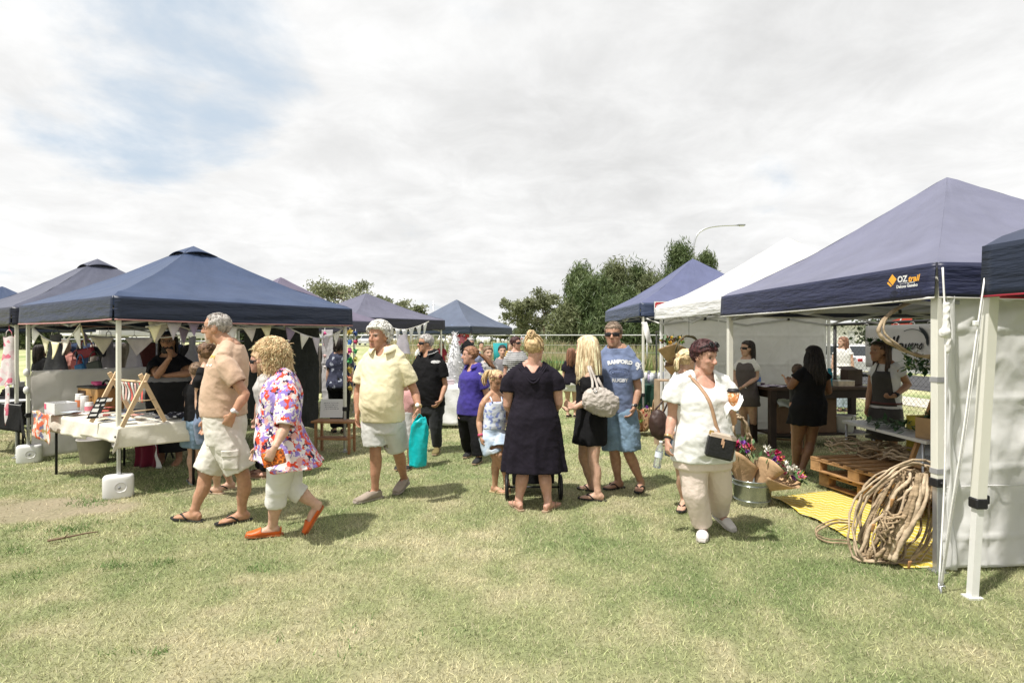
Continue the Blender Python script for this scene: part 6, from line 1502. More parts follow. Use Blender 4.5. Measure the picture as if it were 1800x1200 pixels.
    c = W(1171, 540, 10.18)+V((0, -.05, 0)); m = MB(); xr = n; m.prism([c+xr*a+up*b for a, b in ((-.22, -.06), (-.2, -.085), (.2, -.085), (.22, -.06), (.22, .06), (.2, .085), (-.2, .085), (-.22, .06))], -d, .006); lg = m.build('logo_panel', M('logo_red', (.45, .035, .04), .5), R3)
    m = MB(); m.prism([c+xr*a+up*b+d*.002 for a, b in ((-.235, -.1), (.235, -.1), (.235, .1), (-.235, .1))], -d, .006); m.build('logo_border', wl, R3)
    lettering('lettering', 'Coleman', .115, c-d*.006, xr, up, wl, lg, .003, .15, .003)
    # ropes
    def rope(name, pts, r, label, knots=()):
        t = thing(name, pts[-1], label, 'rope'); m = MB(); m.tube(spline(pts, 20), r, 6); m.build('cord', rope_white, t); return t
    r1 = rope('guy_rope', [W(1657, 470, 3.78), W(1661, 560, 3.76), W(1662, 700, 3.74), W(1660, 850, 3.72), G(1650, 1036)], .006, 'white guy rope hanging straight down beside the front cream pole')
    m = MB(); c = W(1661, 585, 3.75); m.ell(c, (.035, .03, .035)); m.ell(c+V((.01, 0, .05)), (.02, .02, .07)); m.ell(c+V((.02, 0, -.06)), (.018, .018, .08)); m.tube([c+V((.005, 0, .0)), c+V((.012, 0, .2))], [.016, .02], 8)
    me = remesh_np(m, .008, 1); wrinkle(me, .008, (40, 40, 40)); set_co(me, get_co(me)-np.array(origin(r1))); smooth(me); link('knot', me, r1, mats=[rope_white])
    r2 = rope('guy_rope', [W(1731, 488, 3.43), W(1712, 620, 3.42), W(1690, 780, 3.43), W(1668, 920, 3.5), G(1652, 1040)], .005, 'thin double guy rope slanting down across the white side wall')
    m = MB(); m.tube(spline([W(1734, 488, 3.44), W(1716, 622, 3.43), W(1694, 782, 3.44), W(1672, 920, 3.51), G(1654, 1040)], 20), .0045, 6); m.build('cord', rope_white, r2)
    m = MB(); m.box(W(1715, 568, 3.42), (.03, .02, .03), bev=.004); m.build('slider', paper_white, r2)
    for p_ in (G(1650, 1038), G(1653, 1043)):
        m = MB(); m.tube([p_+V((0, 0, .05)), p_+V((.01, 0, -.05))], .006, 6); m.tube([p_+V((0, 0, .045)), p_+V((.03, 0, .05)), p_+V((.03, 0, .035))], .004, 5); o = m.build('tent_peg', steel, None, loc=p_); tag(o, 'bent steel tent peg at the foot of the guy ropes', 'tent peg', 'pegs of the two guy ropes')
    a = P1+V((.05, -.02, 0)); q = MB()
    q.sheet(lambda u, v: a+n*(-.01+.05*u+.012*math.sin(v*23))+d*(-.03-.012*math.sin(v*17+u*2))+UP_*(.05+1.85*v), 3, 40, .003); q.build('wall_edge', wall, R1)
    q = MB(); q.box(P1+n*.10+d*-.03+UP_*1.86, (.07, .012, .03), z=math.atan2(n.y, n.x)); q.build('wall_tie', tape, R1)
    for z in (1.33, .70): 
        m = MB(); p = P1+(P1+n*1.5+d*1.5-P1).normalized()*.045; m.box((p.x, p.y, z), (.064, .064, .035), z=math.atan2(n.y, n.x)); m.build('tape', tape, R1)
    weight(FA.x-.0, FA.y+.03, R(28), 'white water weight on the front leg of the navy gazebo'); p = FA+dL*S; weight(p.x+.05, p.y+.02, R(28), 'white water weight on the left leg of the navy gazebo')
    return dict(A=A, R0=R0, R1=R1, R2=R2, R3=R3, FA=FA, dR=dR, dL=dL, d=d, n=n, P1=P1, P2=P2, W1=W1, W2=W2)
# ================================================================ what the stalls hold
UP = V((0, 0, 1))
cream = cloth('cream_cloth', (.66, .63, .54), .05); timber = M('timber', (.30, .15, .07), .6, .25, 5, .15, 30, st=(2, 2, 10)); timber_dark = M("timber_dark", (.025, .014, .01), .6, .3, 5, .1, 30)
def flagstring(label, pts, n, mats, w=.17, h=.2, group='strings of bunting', flip=V((0, 0, -1)), skip=(), seed=0):
    rs = random.Random(seed); P = spline(pts, 60); t = thing('bunting', P[30], label, 'bunting', group)
    m = MB(); m.tube(P, [(.009, .003)]*61, 5, ref=UP); m.build('tape', M('bunting_tape', (.66, .64, .58), .8), t)
    for i in range(n):
        if i in skip: continue
        a = P[int(60*(i+.12)/n)]; b = P[int(60*(i+.88)/n)]; c = (a+b)/2; d = (b-a); nn = V((d.y, -d.x, 0)).normalized(); tip = c+flip*h*rs.uniform(.9, 1.1)+nn*rs.uniform(-.05, .05)+d*rs.uniform(-.12, .12)
        m = MB(); m.sheet(lambda u, v: a.lerp(b, u).lerp(tip, v*.999)+nn*(.012*math.sin(v*3+i)*(1-v)+.006*math.sin(u*5)), 4, 6, .002); m.build('flag', mats[(i*7+seed) % len(mats)], t)
    return t
def hang_dress(label, px, ty, by, Y, w0, w1, mat, cat='dress', name='hanging_dress', straps=True, group='clothes hanging in the left stalls', dep=.05):
    a, b = W(px, ty, Y), W(px, by, Y); t = thing(name, b, label, cat, group); m = MB(); H_ = a.z-b.z; rings = []
    for i in range(11):
        u = i/10; w = w0*1.25*(1-.3*math.sin(u/.35*3.1)*.6) if u < .35 else w0*1.25+(w1-w0*1.25)*((u-.35)/.65)**.8; c = a.lerp(b, u); rings.append([c+V((w/2*math.cos(k)*(1+.05*math.sin(k*6+i*.5)*u), dep*(.5+u)*math.sin(k)*(1+.25*math.sin(k*5)*u), -.012*math.cos(k*3))) for k in [2*math.pi*j/24 for j in range(24)]])
    n = 24; vs = [p for r in rings for p in r]; m.add(vs, [(i*n+j, i*n+(j+1) % n, (i+1)*n+(j+1) % n, (i+1)*n+j) for i in range(10) for j in range(n)], True); m.build('cloth_body', mat, t)
    if straps:
        m = MB()
        for q in (-1, 1): m.tube([a+V((q*w0*.33, 0, -.01)), a+V((q*w0*.26, 0, .07)), a+V((0, 0, .10))], .006, 5)
        m.tube([a+V((0, 0, .10)), a+V((0, 0, .24))], .003, 5); m.build('strap', mat, t)
    return t
def boxy(name, label, cat, c, size, mat, z=0, group=None, lid=None, bev=.004):
    c = V(c); t = thing(name, c, label, cat, group); rot = Matrix.Rotation(z, 3, 'Z'); x, y, h = size; th = .006; m = MB()
    m.box(c+V((0, 0, th/2)), (x, y, th), rot)
    for s in (-1, 1): m.box(c+rot @ V((s*(x/2-th/2), 0, h/2+th/2+.001)), (th, y, h-th-.002), rot); m.box(c+rot @ V((0, s*(y/2-th/2), h/2+th/2+.001)), (x-2*th-.002, th, h-th-.002), rot)
    m.build('box_wall', mat, t)
    if lid: m = MB(); m.box(c+V((0, 0, h+.006)), (x+.008, y+.008, .01), rot, bev=.003); m.build('lid', lid, t)
    return t
def table(name, label, a, b, c, z, top, legm, skirt=None, th=.03, legs=True):
    """a,b long edge (b the far end), c: third corner next to a"""
    a, b, c = V(a), V(b), V(c); d = b+c-a; t = thing(name, V(((a+d)/2).to_tuple()[:2]+(0,)), label, 'table'); m = MB()
    m.prism([V((p.x, p.y, z-th)) for p in (a, b, d, c)], UP, th); m.build('table_top', top, t); ctr = (a+d)/2
    if legs:
        for p in (a, b, c, d): q = p.lerp(ctr, .09); m = MB(); m.tube([(q.x, q.y, 0), (q.x, q.y, z-th-.001)], .014, 8); m.build('leg', legm, t)
        e = [p.lerp(ctr, .09) for p in (a, b, c, d)]
        for i, j in ((0, 2), (1, 3)): m = MB(); m.bar(V((e[i].x, e[i].y, z-.16)), V((e[j].x, e[j].y, z-.16)), .018); m.build('brace', legm, t)
    return t
def draped(label, a, b, c, z, drops, mat, parent=None, seed=0, off=.006, th=.004):
    """cloth over table rectangle a-b (long), a-c (short); drops: over [a-b edge, opposite, a-c end, opposite end]"""
    a, b, c = V(a), V(b), V(c); L = (b-a).length; Wd = (c-a).length; ex, ey = (b-a).normalized(), (c-a).normalized(); d0, d1, e0, e1 = drops
    def f(u, v):
        p = -e0+(L+e0+e1)*u; q = -d0+(Wd+d0+d1)*v
        ox = max(0, -p, p-L); oy = max(0, -q, q-Wd); pc, qc = min(max(p, 0), L), min(max(q, 0), Wd); sx = -1 if p < 0 else 1; sy = -1 if q < 0 else 1
        P = a+ex*pc+ey*qc; dz = 0
        w_ = .016*noise.noise(V((p*5+seed, q*5, seed)))+.012*math.sin(p*17+q*13+seed)
        if ox > 0 and oy > 0: dz = max(ox, oy)+min(ox, oy)*.25; s_ = min(ox, oy); P = P+ex*sx*(s_*.45+.012)+ey*sy*(s_*.45+.012)
        elif oy > 0: dz = oy; P = P+ey*sy*(.012+oy*.08+w_*min(1, oy*8))
        elif ox > 0: dz = ox; P = P+ex*sx*(.012+ox*.08+w_*min(1, ox*8))
        return V((P.x, P.y, z+off-dz+(.002*noise.noise(V((p*9, q*9, seed))) if dz == 0 else 0)))
    t = thing('tablecloth', V(((a+b)/2).to_tuple()[:2]+(z,)), label, 'tablecloth'); m = MB(); m.sheet(f, 70, 46, -th); m.build('cloth', mat, t); return t
def kraft_bouquet(label, base, top_dir, H_, r, cols, seed, n=11, spread=1.0, group='bouquets wrapped in kraft paper', fold=.3):
    rs = random.Random(seed); base = V(base); d = V(top_dir).normalized(); x, y, _ = frame(d); t = thing('bouquet', base, label, 'bouquet', group); m = MB()
    def f(u, v):
        a = u*6.6; rr = (.02+r*v**.9)*(1+.10*math.sin(a*2.5+seed)*v+.06*math.sin(a*6)*v); hh = H_*(v*(.78+.22*math.sin(a*1.5+seed)))
        return base+d*hh+(x*math.cos(a)+y*math.sin(a))*rr*(1+.02*u)
    m.sheet(f, 36, 8, .002); m.build('paper_wrap', kraft, t)
    lv = M('leaf_green', (.055, .12, .035), .5, .4, 12); m = MB()
    for i in range(70):
        a = rs.uniform(0, 6.28); q = r*math.sqrt(rs.uniform(0, 1))*1.1*spread; c = base+d*H_*rs.uniform(.75, 1.12)+(x*math.cos(a)+y*math.sin(a))*q; e = (d+V((rs.gauss(0, .7), rs.gauss(0, .7), rs.gauss(0, .5)))).normalized(); u, _, _ = frame(e); L = rs.uniform(.04, .11)
        m.add([c, c+e*L*.5+u*L*.2, c+e*L, c+e*L*.5-u*L*.2], [(0, 1, 2, 3)])
    m.build('leaves', lv, t)
    for i in range(n):
        a = i*2.4+rs.uniform(-.3, .3); q = r*math.sqrt((i+.5)/n)*spread; c = base+d*H_*rs.uniform(.92, 1.15)+(x*math.cos(a)+y*math.sin(a))*q; s = rs.uniform(.022, .042); m = MB(); col = cols[i % len(cols)]
        for k in range(16):
            e = (d*rs.uniform(-.1, 1)+x*rs.gauss(0, .7)+y*rs.gauss(0, .7)).normalized(); u, w, _ = frame(e); p = c+e*s*.35
            m.add([p, p+e*s*.5+u*s*.42, p+e*s*1.0+d*s*.2, p+e*s*.5-u*s*.42], [(0, 1, 2, 3)])
        m.ell(c, s*.45, None, 8, 5); m.build('bloom', M('bloom_%d_%d_%d' % tuple(int(99*z) for z in col), col, .6, .3, 30), t)
    return t
def left_stall(T):
    dR, dL, FA = T['dR'], T['dL'], T['FA']; z = .715; a, b, c = G(209, 752, z), G(88, 728, z), G(343, 740, z)
    a = a+(c-a)*.03+(b-a)*.02
    c = a+(c-a).normalized()*.74; tb = table('trestle_table', 'trestle table with thin black legs under cream cloths', a, b, c, z, M('table_grey', (.4, .4, .4), .6), black_metal)
    ab = (b-a); L = ab.length
    draped('cream tablecloth over the left end of the craft table', a+ab*.42, b, c+ab*.42, z, (.20, .1, .0, .03), cream, seed=1)
    draped('cream tablecloth with a long hanging corner at the front pole', a, a+ab*.5, c, z, (.17, .12, .22, .0), cream, seed=2, off=.014)
    tabz = z+.024
    # side half wall of white cloth with its rolled end
    Lp = FA+dL*2.86; hw = thing('cloth_half_wall', Lp+dR*.8, 'white cloth half wall tied behind the craft table', 'cloth wall'); wm = fabric_translucent('half_wall', (.84, .82, .80), .7, .55, .06, .3, 5.0, .3)
    e = Lp+dR*1.62; sidewall('cloth', Lp+dR*.06, e, 1.2, .06, wm, hw, 1, .03, 3, .0, 50, 24)
    m = MB(); p0, p1 = W(176, 652, 8.3), W(262, 660, 8.75); m.tube([p0.lerp(p1, i/10)+V((0, 0, .006*math.sin(i*2))) for i in range(11)], [.03]+[.052+.006*math.sin(i*1.7) for i in range(9)]+[.05], 10); m.build('rolled_hem', wm, hw)
    m = MB(); q = Lp+dR*.03; 
    for zz in (1.18, .95): m.ell(V((q.x, q.y-.03, zz)), (.035, .03, .05))
    m.build('tie', rope_white, hw)
    # things on the table
    on = lambda px, py: G(px, py, tabz)
    p = on(107, 726); boxy('cardboard_box', 'white cardboard box with a pink sticker on the craft table', 'box', p, (.30, .22, .13), M('box_white', (.68, .68, .67), .7, .04), R(-33))
    m = MB(); r_ = Matrix.Rotation(R(-33), 3, 'Z'); m.box(p+r_ @ V((-.12, -.112, .085)), (.05, .003, .06), r_); st = m.build('sticker', M('sticker_pink', (.75, .12, .22), .6), None, loc=p)
    st.parent = [o for o in bpy.data.objects if o.name.startswith('cardboard_box')][-1]; st.location = (0, 0, 0)
    p = on(166, 722)+V((-.05, .18, 0)); t = thing('wooden_crate', p, 'old honey coloured wooden box with black lid on the craft table', 'wooden box'); r_ = Matrix.Rotation(R(-30), 3, 'Z'); m = MB(); m.box(p+V((0, 0, .14)), (.50, .3, .27), r_, bev=.006); wd = M('honey_wood', (.36, .20, .07), .5, .35, 4, .12, 25, st=(6, 1, 1)); m.build('box_body', wd, t)
    m = MB(); m.box(p+r_ @ V((-.0, .01, .283)), (.52, .33, .02), r_); m.tube([p+r_ @ V((-.27+.08*math.cos(k), -.0, .2+.07*math.sin(k))) for k in [j*.35 for j in range(18)]], .014, 6); m.tube([p+r_ @ V((.1+.1*math.cos(k), .02, .3+.06*math.sin(k))) for k in [j*.3 for j in range(11)]], .014, 6); m.build('strap', black_plastic, t)
    m = MB(); m.box(p+r_ @ V((-.13, -.151, .14)), (.19, .006, .2), r_); m.build('painted_opening', M('painted_inside_shade', (.04, .02, .012), .8), t)  # dark panel on the solid box stands in for its shaded inside
    m = MB(); m.cyl(p+r_ @ V((.1, -.152, .17)), p+r_ @ V((.1, -.16, .17)), .012, n=10); m.cyl(p+r_ @ V((.1, -.152, .08)), p+r_ @ V((.1, -.16, .08)), .009, n=10); m.build('knot', M('knot_dark', (.08, .04, .02), .7), t)
    m = MB(); m.box(p+r_ @ V((-.17, .05, .31)), (.16, .1, .03), r_ @ Matrix.Rotation(R(10), 3, 'Y')); pk = m.build('pink_slip', M('slip_pink', (.72, .10, .25), .6), None, loc=p); tag(pk, 'bright pink paper slip lying on top of the old wooden box', 'paper')
    for i, (px, py, h, lb) in enumerate(((140, 722, .21, 'white jar with an orange label nearest the white cardboard box'), (149, 723, .19, 'plain white jar in front of the wooden box'), (157, 726, .13, 'short white jar with pink label beside the wooden box'))):
        q = on(px, py); t = thing('jar', q, lb, 'jar', 'white jars on the craft table'); m = MB(); m.lathe(q, [(0, 0), (.042, 0), (.045, .01), (.045, h*.85), (.038, h*.93), (0, h*.93)], 18); m.build('jar_body', M('jar_white', (.68, .67, .64), .4), t)
        m = MB(); m.lathe(q, [(.04, h*.90), (.042, h), (0, h)], 18); m.build('lid', M('jar_lid', (.72, .72, .7), .4), t)
        if i != 1: m = MB(); m.lathe(q, [(.0462, h*.25), (.0462, h*.65)], 18); m.build('paper_label', M('label_orange%d' % i, (.75, .25, .1) if i == 0 else (.7, .2, .25), .6), t)
    pal = [(.62, .62, .6), (.45, .50, .56), (.62, .32, .26), (.08, .09, .12), (.60, .55, .4), (.5, .12, .1), (.25, .32, .42)]; rs = random.Random(8)
    for i in range(34):
        u, v = rs.uniform(.06, .86), rs.uniform(.06, .75); q = a+(b-a)*u+(c-a)*v; q.z = tabz+.001+.0015*i; 
        t = thing('textile_card', q, '', 'craft card', 'flat handmade goods laid out on the craft table'); k = i % len(pal); nm = ('white', 'pale blue', 'coral', 'black', 'straw', 'red', 'slate')[k]
        t['label'] = 'flat %s handmade piece among the goods spread on the craft table' % nm
        m = MB(); m.box(q, (rs.uniform(.05, .14), rs.uniform(.08, .18), .0013), z=rs.uniform(0, 3)); m.build('card', M('card_%d' % k, pal[k], .8, .25, 40), t)
    # black and white heap at the right end
    q = on(312, 734)+V((0, .1, 0)); t = thing('fabric_heap', q, 'heap of black and white patterned fabric at the right end of the craft table', 'fabric'); m = MB()
    for i in range(26): m.ell(q+V((rs.gauss(0, .11), rs.gauss(0, .09), rs.uniform(.005, .04))), (rs.uniform(.03, .07), rs.uniform(.03, .06), .014), Matrix.Rotation(rs.uniform(-.4, .4), 3, 'X'), 8, 5)
    m.build('folds', pattern('bw_fabric', [(0, (.02, .02, .025)), (.5, (.5, .5, .52)), (.65, (.03, .03, .05))], 40, 'voronoi'), t)
    # wooden A-frame racks
    pw = M('pale_ply', (.66, .48, .30), .6, .12, 5, .1, 30)
    f1, f2 = on(213, 750), on(291, 740); ap = V(((f1.x+f2.x)/2, (f1.y+f2.y)/2, 1.185)); g1, g2 = on(172, 743), on(236, 728); g1, g2 = f1+V((-.55, .33, 0)), f2+V((-.55, .33, 0)); bp = ap+V((-.55, .33, 0))
    for lb, (x1, x2, xa) in (('pale wooden A-frame rack nearest the front pole, black alphabet sheet beside it', (f1, f2, ap)), ('second pale wooden A-frame rack behind the first', (g1, g2, bp))):
        t = thing('display_rack', V(((x1.x+x2.x)/2, (x1.y+x2.y)/2, tabz)), lb, 'display rack', 'wooden A-frame racks on the craft table')
        up = (x2-x1).cross(UP); 
        for s, (q, o) in enumerate(((x1, .011), (x2, -.011))):
            m = MB(); dd = (xa-q).normalized(); nn = up.normalized()*o; m.bar(q+nn, xa+dd*.075+nn, .040, .020, up=up); m.build('leg', pw, t)
    dw = thing('dowel_rail', (ap+bp)/2, 'dowel joining the two A-frame racks with hanging striped strips', 'rail'); m = MB(); m.tube([ap+V((.04, -.03, -.012)), bp+V((-.04, .03, -.012))], .011, 8); m.build('dowel', pw, dw)
    for i in range(9):
        u = .12+.085*i; q = ap.lerp(bp, u)+V((0, 0, -.028)); m = MB(); ww = (bp-ap).normalized()*.028; m.sheet(lambda k, v: q+ww*(k-.5)*1.1+V((.03*math.sin(v*2), -.012+.01*math.sin(v*6+i), -.20*v)), 3, 8, .003); m.build('strip', M('strip_%d' % (i % 4), ((.62, .12, .10), (.66, .64, .60), (.60, .36, .32), (.62, .60, .55))[i % 4], .8, .2, 50), dw)
    for zz, lb in ((.98, 'upper'), (.88, 'lower')):
        q0, q1 = f1.lerp(ap, (zz-tabz)/(1.185-tabz)), f2.lerp(ap, (zz-tabz)/(1.185-tabz)); m = MB(); m.tube([q0, q1], .006, 6); m.build('cross_dowel', pw, dw)
    q = V(((g1.x*.5+g1.x*.5), g1.y, 0)).lerp(g1, 1).lerp(bp, .33)+V((.02, -.03, -.0)); t = thing('letter_sheet', q, 'black sheet of white hand lettering propped on the rear A-frame rack', 'sign'); dd = (bp-g1).normalized(); sx = dd.cross(V((0, -1, 0))).normalized(); sx = V((.80, .55, 0)).normalized()
    m = MB(); m.prism([q-sx*.05-dd*.12, q+sx*.05-dd*.12, q+sx*.05+dd*.12, q-sx*.05+dd*.12], dd.cross(sx), .003); m.build('board', M('chalk_black', (.02, .02, .02), .8), t)
    scribble('lettering', q+sx.cross(dd)*.003, sx, dd, .09, .22, 4, M('chalk_white', (.7, .7, .68), .8), t, 2, .6)
    # orange flower fabric over the left end
    t = thing('floral_cloth', b+V((0, 0, z)), 'orange rose print fabric hanging over the left end of the craft table', 'fabric'); ob = pattern('rose_print', [(0, (.66, .63, .58)), (.35, (.70, .16, .08)), (.6, (.72, .36, .25)), (.74, (.66, .63, .58)), (.86, (.18, .17, .28)), (.94, (.42, .30, .12))], 22, 'voronoi', .08, dscale=20)
    p0, p1 = W(58, 722, b.y-.10), W(90, 727, b.y-.30); m = MB(); m.sheet(lambda u, v: p0.lerp(p1, u)+V((.015*math.sin(v*5+u*4)-.01, .02*math.sin(u*9+v*2), -.30*v-(.05*u*v)+.012*math.sin(u*6))), 14, 12, .004); m.build('cloth', ob, t)
    # below the table
    q = G(166, 812); t = thing('bin', q, 'grey plastic tub under the craft table', 'tub'); m = MB(); m.lathe(q, [(0, 0), (.15, 0), (.19, .30), (.2, .30), (.2, .315), (.18, .315), (.145, .01), (0, .01)], 24); m.build('tub', M('tub_grey', (.36, .34, .32), .5), t)
    q = G(238, 828); t = thing('maroon_cloth', q, 'maroon cloth draped down under the craft table', 'fabric'); m = MB(); m.sheet(lambda u, v: q+V((-.12+.3*u+.02*math.sin(v*5), .15+.03*math.sin(u*12), .02+.5*v)), 12, 8, .005); m.build('cloth', cloth('maroon', (.14, .012, .03)), t)
    m = MB(); m.sheet(lambda u, v: q+V((.17+.09*u*(1-v)+.01*math.sin(v*9), .12-.02*u, .01+.30*v)), 4, 8, .003); o = m.build('plastic_sheet', paper_white, None, loc=q); tag(o, 'torn white plastic sheet beside the maroon cloth under the table', 'plastic sheet')
    q = G(274, 812); t = thing('folding_stool', q, 'small folding stool with pale seat under the craft table', 'stool'); m = MB(); m.box(q+V((0, .1, .36)), (.26, .26, .03), bev=.01); m.build('seat', cloth('stool_seat', (.42, .41, .36)), t)
    for s in (-1, 1):
        for k in (-1, 1): m = MB(); m.bar(q+V((s*.11, .1+k*.11, 0)), q+V((s*.11, .1-k*.08, .345)), .018); m.build('leg', black_metal, t)
    q = G(155, 806)+V((-.1, .2, 0)); t = thing('backpack', q, 'dark round backpack on the grass under the craft table', 'bag'); m = MB(); m.ell(q+V((0, 0, .15)), (.13, .1, .17)); m.build('bag_body', black_cloth, t); m = MB(); m.ell(q+V((.02, -.085, .1)), (.08, .04, .07)); m.build('pocket', M('bag_pocket', (.04, .03, .03), .7), t)
    # bunting
    fm = [cloth('flag_'+k, c_, .12) for k, c_ in (('cream', (.74, .69, .48)), ('white', (.78, .76, .72)), ('lace', (.62, .57, .50)), ('butter', (.76, .70, .44)), ('grey', (.52, .48, .52)), ('mauve', (.30, .24, .34)))]
    LA, RA = FA+dL*2.9, FA+dR*2.9; ins = (dR+dL)*.06; zb = 1.79
    E = lambda p_, q_, u, zz: V((*(p_.lerp(q_, u)+ins).to_tuple()[:2], zz))
    flagstring('bunting of cream flags along the left edge of the navy gazebo', [E(LA, FA, .04, zb), E(LA, FA, .2, 1.64), E(LA, FA, .36, 1.57), E(LA, FA, .5, 1.63), E(LA, FA, .62, zb)], 5, fm[:4], .17, .2, seed=1)
    BA = FA+dL*2.9+dR*2.9
    flagstring('faded bunting running back under the navy roof from the left edge', [V((*(E(LA, FA, .62, 0)).to_tuple()[:2], zb)), LA.lerp(BA, .25)*.6+E(LA, FA, .7, 0)*.4+V((0, 0, 1.66)), (FA+dR*.9+dL*1.2)+V((0, 0, 1.63)), (FA+dR*.9+dL*.4)+V((0, 0, 1.72)), (FA+dR*.3+dL*.12)+V((0, 0, 1.84))], 8, fm[1:], .16, .22, seed=2, skip=(4, 5))
    flagstring('bunting of pale flags dipping in front of the stallholder', [E(FA, RA, .08, 1.74), E(FA, RA, .2, 1.81), E(FA, RA, .33, 1.80), E(FA, RA, .47, 1.75), E(FA, RA, .6, 1.80)], 7, fm, .2, .19, seed=3)
    flagstring('bunting at the right edge of the navy gazebo above the curly haired woman', [E(FA, RA, .64, 1.79), E(FA, RA, .76, 1.66), E(FA, RA, .86, 1.63), E(FA, RA, .97, 1.77)], 5, [fm[4], fm[1], fm[1], fm[4], fm[5]], .18, .21, seed=4)
    # dark back wall and grey cloth inside
    bw = thing('dark_sheet', RA.lerp(BA, .5), 'dark charcoal sheet hung as the back wall of the navy gazebo', 'cloth wall'); sidewall('cloth', RA.lerp(BA, .23)+V((0, -.05, 0)), RA.lerp(BA, .93)+V((0, -.05, 0)), 1.84, .28, cloth('charcoal_sheet', (.050, .054, .052), .2), bw, 3, .02, 7)
    m = MB(); m.tube([RA.lerp(BA, .05)+V((0, -.05, 1.80)), RA.lerp(BA, .97)+V((0, -.05, 1.82))], .016, 8); m.build('rail', white_paint, bw)
    hang_dress('light grey cloth hung in a peak behind the stallholder', 338, 592, 668, 9.6, .10, .66, cloth('light_grey_cloth', (.30, .29, .32)), 'cloth', 'hanging_cloth', False)
    hang_dress('grey tweed pinafore hanging above the white half wall', 98, 588, 650, 9.4, .17, .40, cloth('tweed', (.13, .13, .15), .3, bump=.5), 'dress')
    hang_dress('pale grey dress hanging behind the front pole', 236, 600, 668, 9.0, .14, .36, cloth('pale_grey2', (.36, .34, .37)), 'dress')
    hang_dress('lavender grey dress hanging between bags and the front pole', 191, 592, 648, 9.6, .14, .27, cloth('lav_grey', (.28, .26, .31)), 'dress')
    hang_dress('white and pink rose print apron dress at the very left', 16, 592, 676, 7.75, .13, .26, pattern('pink_rose', [(0, (.66, .60, .60)), (.6, (.62, .24, .28)), (.75, (.64, .50, .52)), (.9, (.60, .15, .22))], 16, 'voronoi', .08), 'dress')
    m = MB(); q = W(16, 676, 7.72); m.sheet(lambda u, v: q+V((-.03+.06*u, -.03+.01*math.sin(v*7), -.55*v)), 3, 10, .003); o = m.build('apron_tie', pattern('pink_rose', 0), None, loc=q); tag(o, 'long pink and white tie hanging below the rose print apron', 'apron tie')
    for i, (px, py, Y, c_, w_, lb) in enumerate(((152, 620, 9.3, (.30, .03, .05), .26, 'dark red handbag hanging from the rear rail of the left stall'), (174, 618, 9.4, (.02, .02, .03), .22, 'small black handbag hanging right of the red one'), (166, 643, 8.95, (.06, .07, .06), .22, 'dark tote bag with tall handles above the half wall'), (134, 640, 9.3, (.45, .10, .10), .16, 'coral red purse behind the half wall'), (141, 648, 9.1, (.04, .18, .40), .15, 'bright blue purse behind the half wall'))):
        q = W(px, py, Y); t = thing('handbag', q-V((0, 0, .09)), lb, 'bag', 'handbags hanging in the left stalls'); m = MB(); m.box(q, (w_, .07, .15), Matrix.Rotation(R(8 if i % 2 else -14), 3, 'Y'), bev=.02); mm = M('bagc%d' % i, c_, .5, .2); m.build('pouch', mm, t); m = MB(); m.tube([q+V((w_*.38*math.cos(k), 0, .07+.16*math.sin(k))) for k in [j*.314 for j in range(11)]], .008, 6); m.build('handle', mm, t)
    # racks of clothes and stock that close the view under the left gazebos
    gm_ = [cloth('rack%d' % i, c_, .25) for i, c_ in enumerate(((.02, .022, .03), (.05, .04, .05), (.10, .03, .03), (.03, .05, .10), (.16, .15, .16), (.05, .07, .05), (.30, .26, .22), (.02, .02, .02)))]; gn = ('black', 'brown black', 'dark red', 'dark blue', 'grey', 'dark green', 'oatmeal', 'jet black')
    def rack(x0, x1, y0, y1, zt, n_, label, where, seed):
        rr_ = random.Random(seed); a_, b_ = V((x0, y0, 0)), V((x1, y1, 0)); t = thing('clothes_rack', (a_+b_)/2, label, 'clothes rack'); m = MB(); m.tube([a_+UP*zt, b_+UP*zt], .014, 8); m.build('rail', steel, t)
        for e_ in (a_, b_): m = MB(); m.tube([e_, e_+UP*zt], .014, 8); m.build('upright', steel, t); m = MB(); m.bar(e_+V((0, -.25, .015)), e_+V((0, .25, .015)), .03); m.build('foot', steel, t)
        dr_ = (b_-a_).normalized()
        for i in range(n_):
            c_ = a_.lerp(b_, (i+.5)/n_)+UP*(zt-.06); k = rr_.randrange(8); L_ = rr_.uniform(.75, 1.15); ang = rr_.uniform(.5, 1.3); ax = Matrix.Rotation(ang, 3, 'Z') @ dr_; g_ = thing('hanging_garment', c_-UP*L_, '%s garment hung on the %s' % (gn[k], where), 'garment', 'clothes on the racks of the left stalls'); m = MB()
            f = lambda u, v: c_+ax*((u-.5)*(.36+.16*v))+UP*(-L_*v-.10*abs(u-.5)*(1-v))+ax.cross(UP)*(.035*math.sin(u*9+i)*(.3+v))
            m.sheet(f, 10, 8, .02); m.build('cloth_body', gm_[k], g_); m = MB(); m.tube([c_-ax*.15-UP*.03, c_+UP*.0, c_+ax*.15-UP*.03], .005, 5); m.tube([c_, c_+UP*.075], .003, 4); m.build('hanger', black_plastic, g_)
    rack(-9.6, -7.0, 12.0, 11.2, 1.62, 14, 'long rack of dark clothes at the back of the far left stall', 'long rack at the back of the far left stall', 3)
    rack(-6.7, -4.9, 11.3, 12.0, 1.58, 11, 'clothes rack seen behind the handbags and the stallholder', 'rack behind the handbags', 4)
    rack(-4.7, -3.5, 11.2, 11.9, 1.55, 7, 'short clothes rack behind the lilac stall garlands', 'short rack behind the paper garlands', 5)
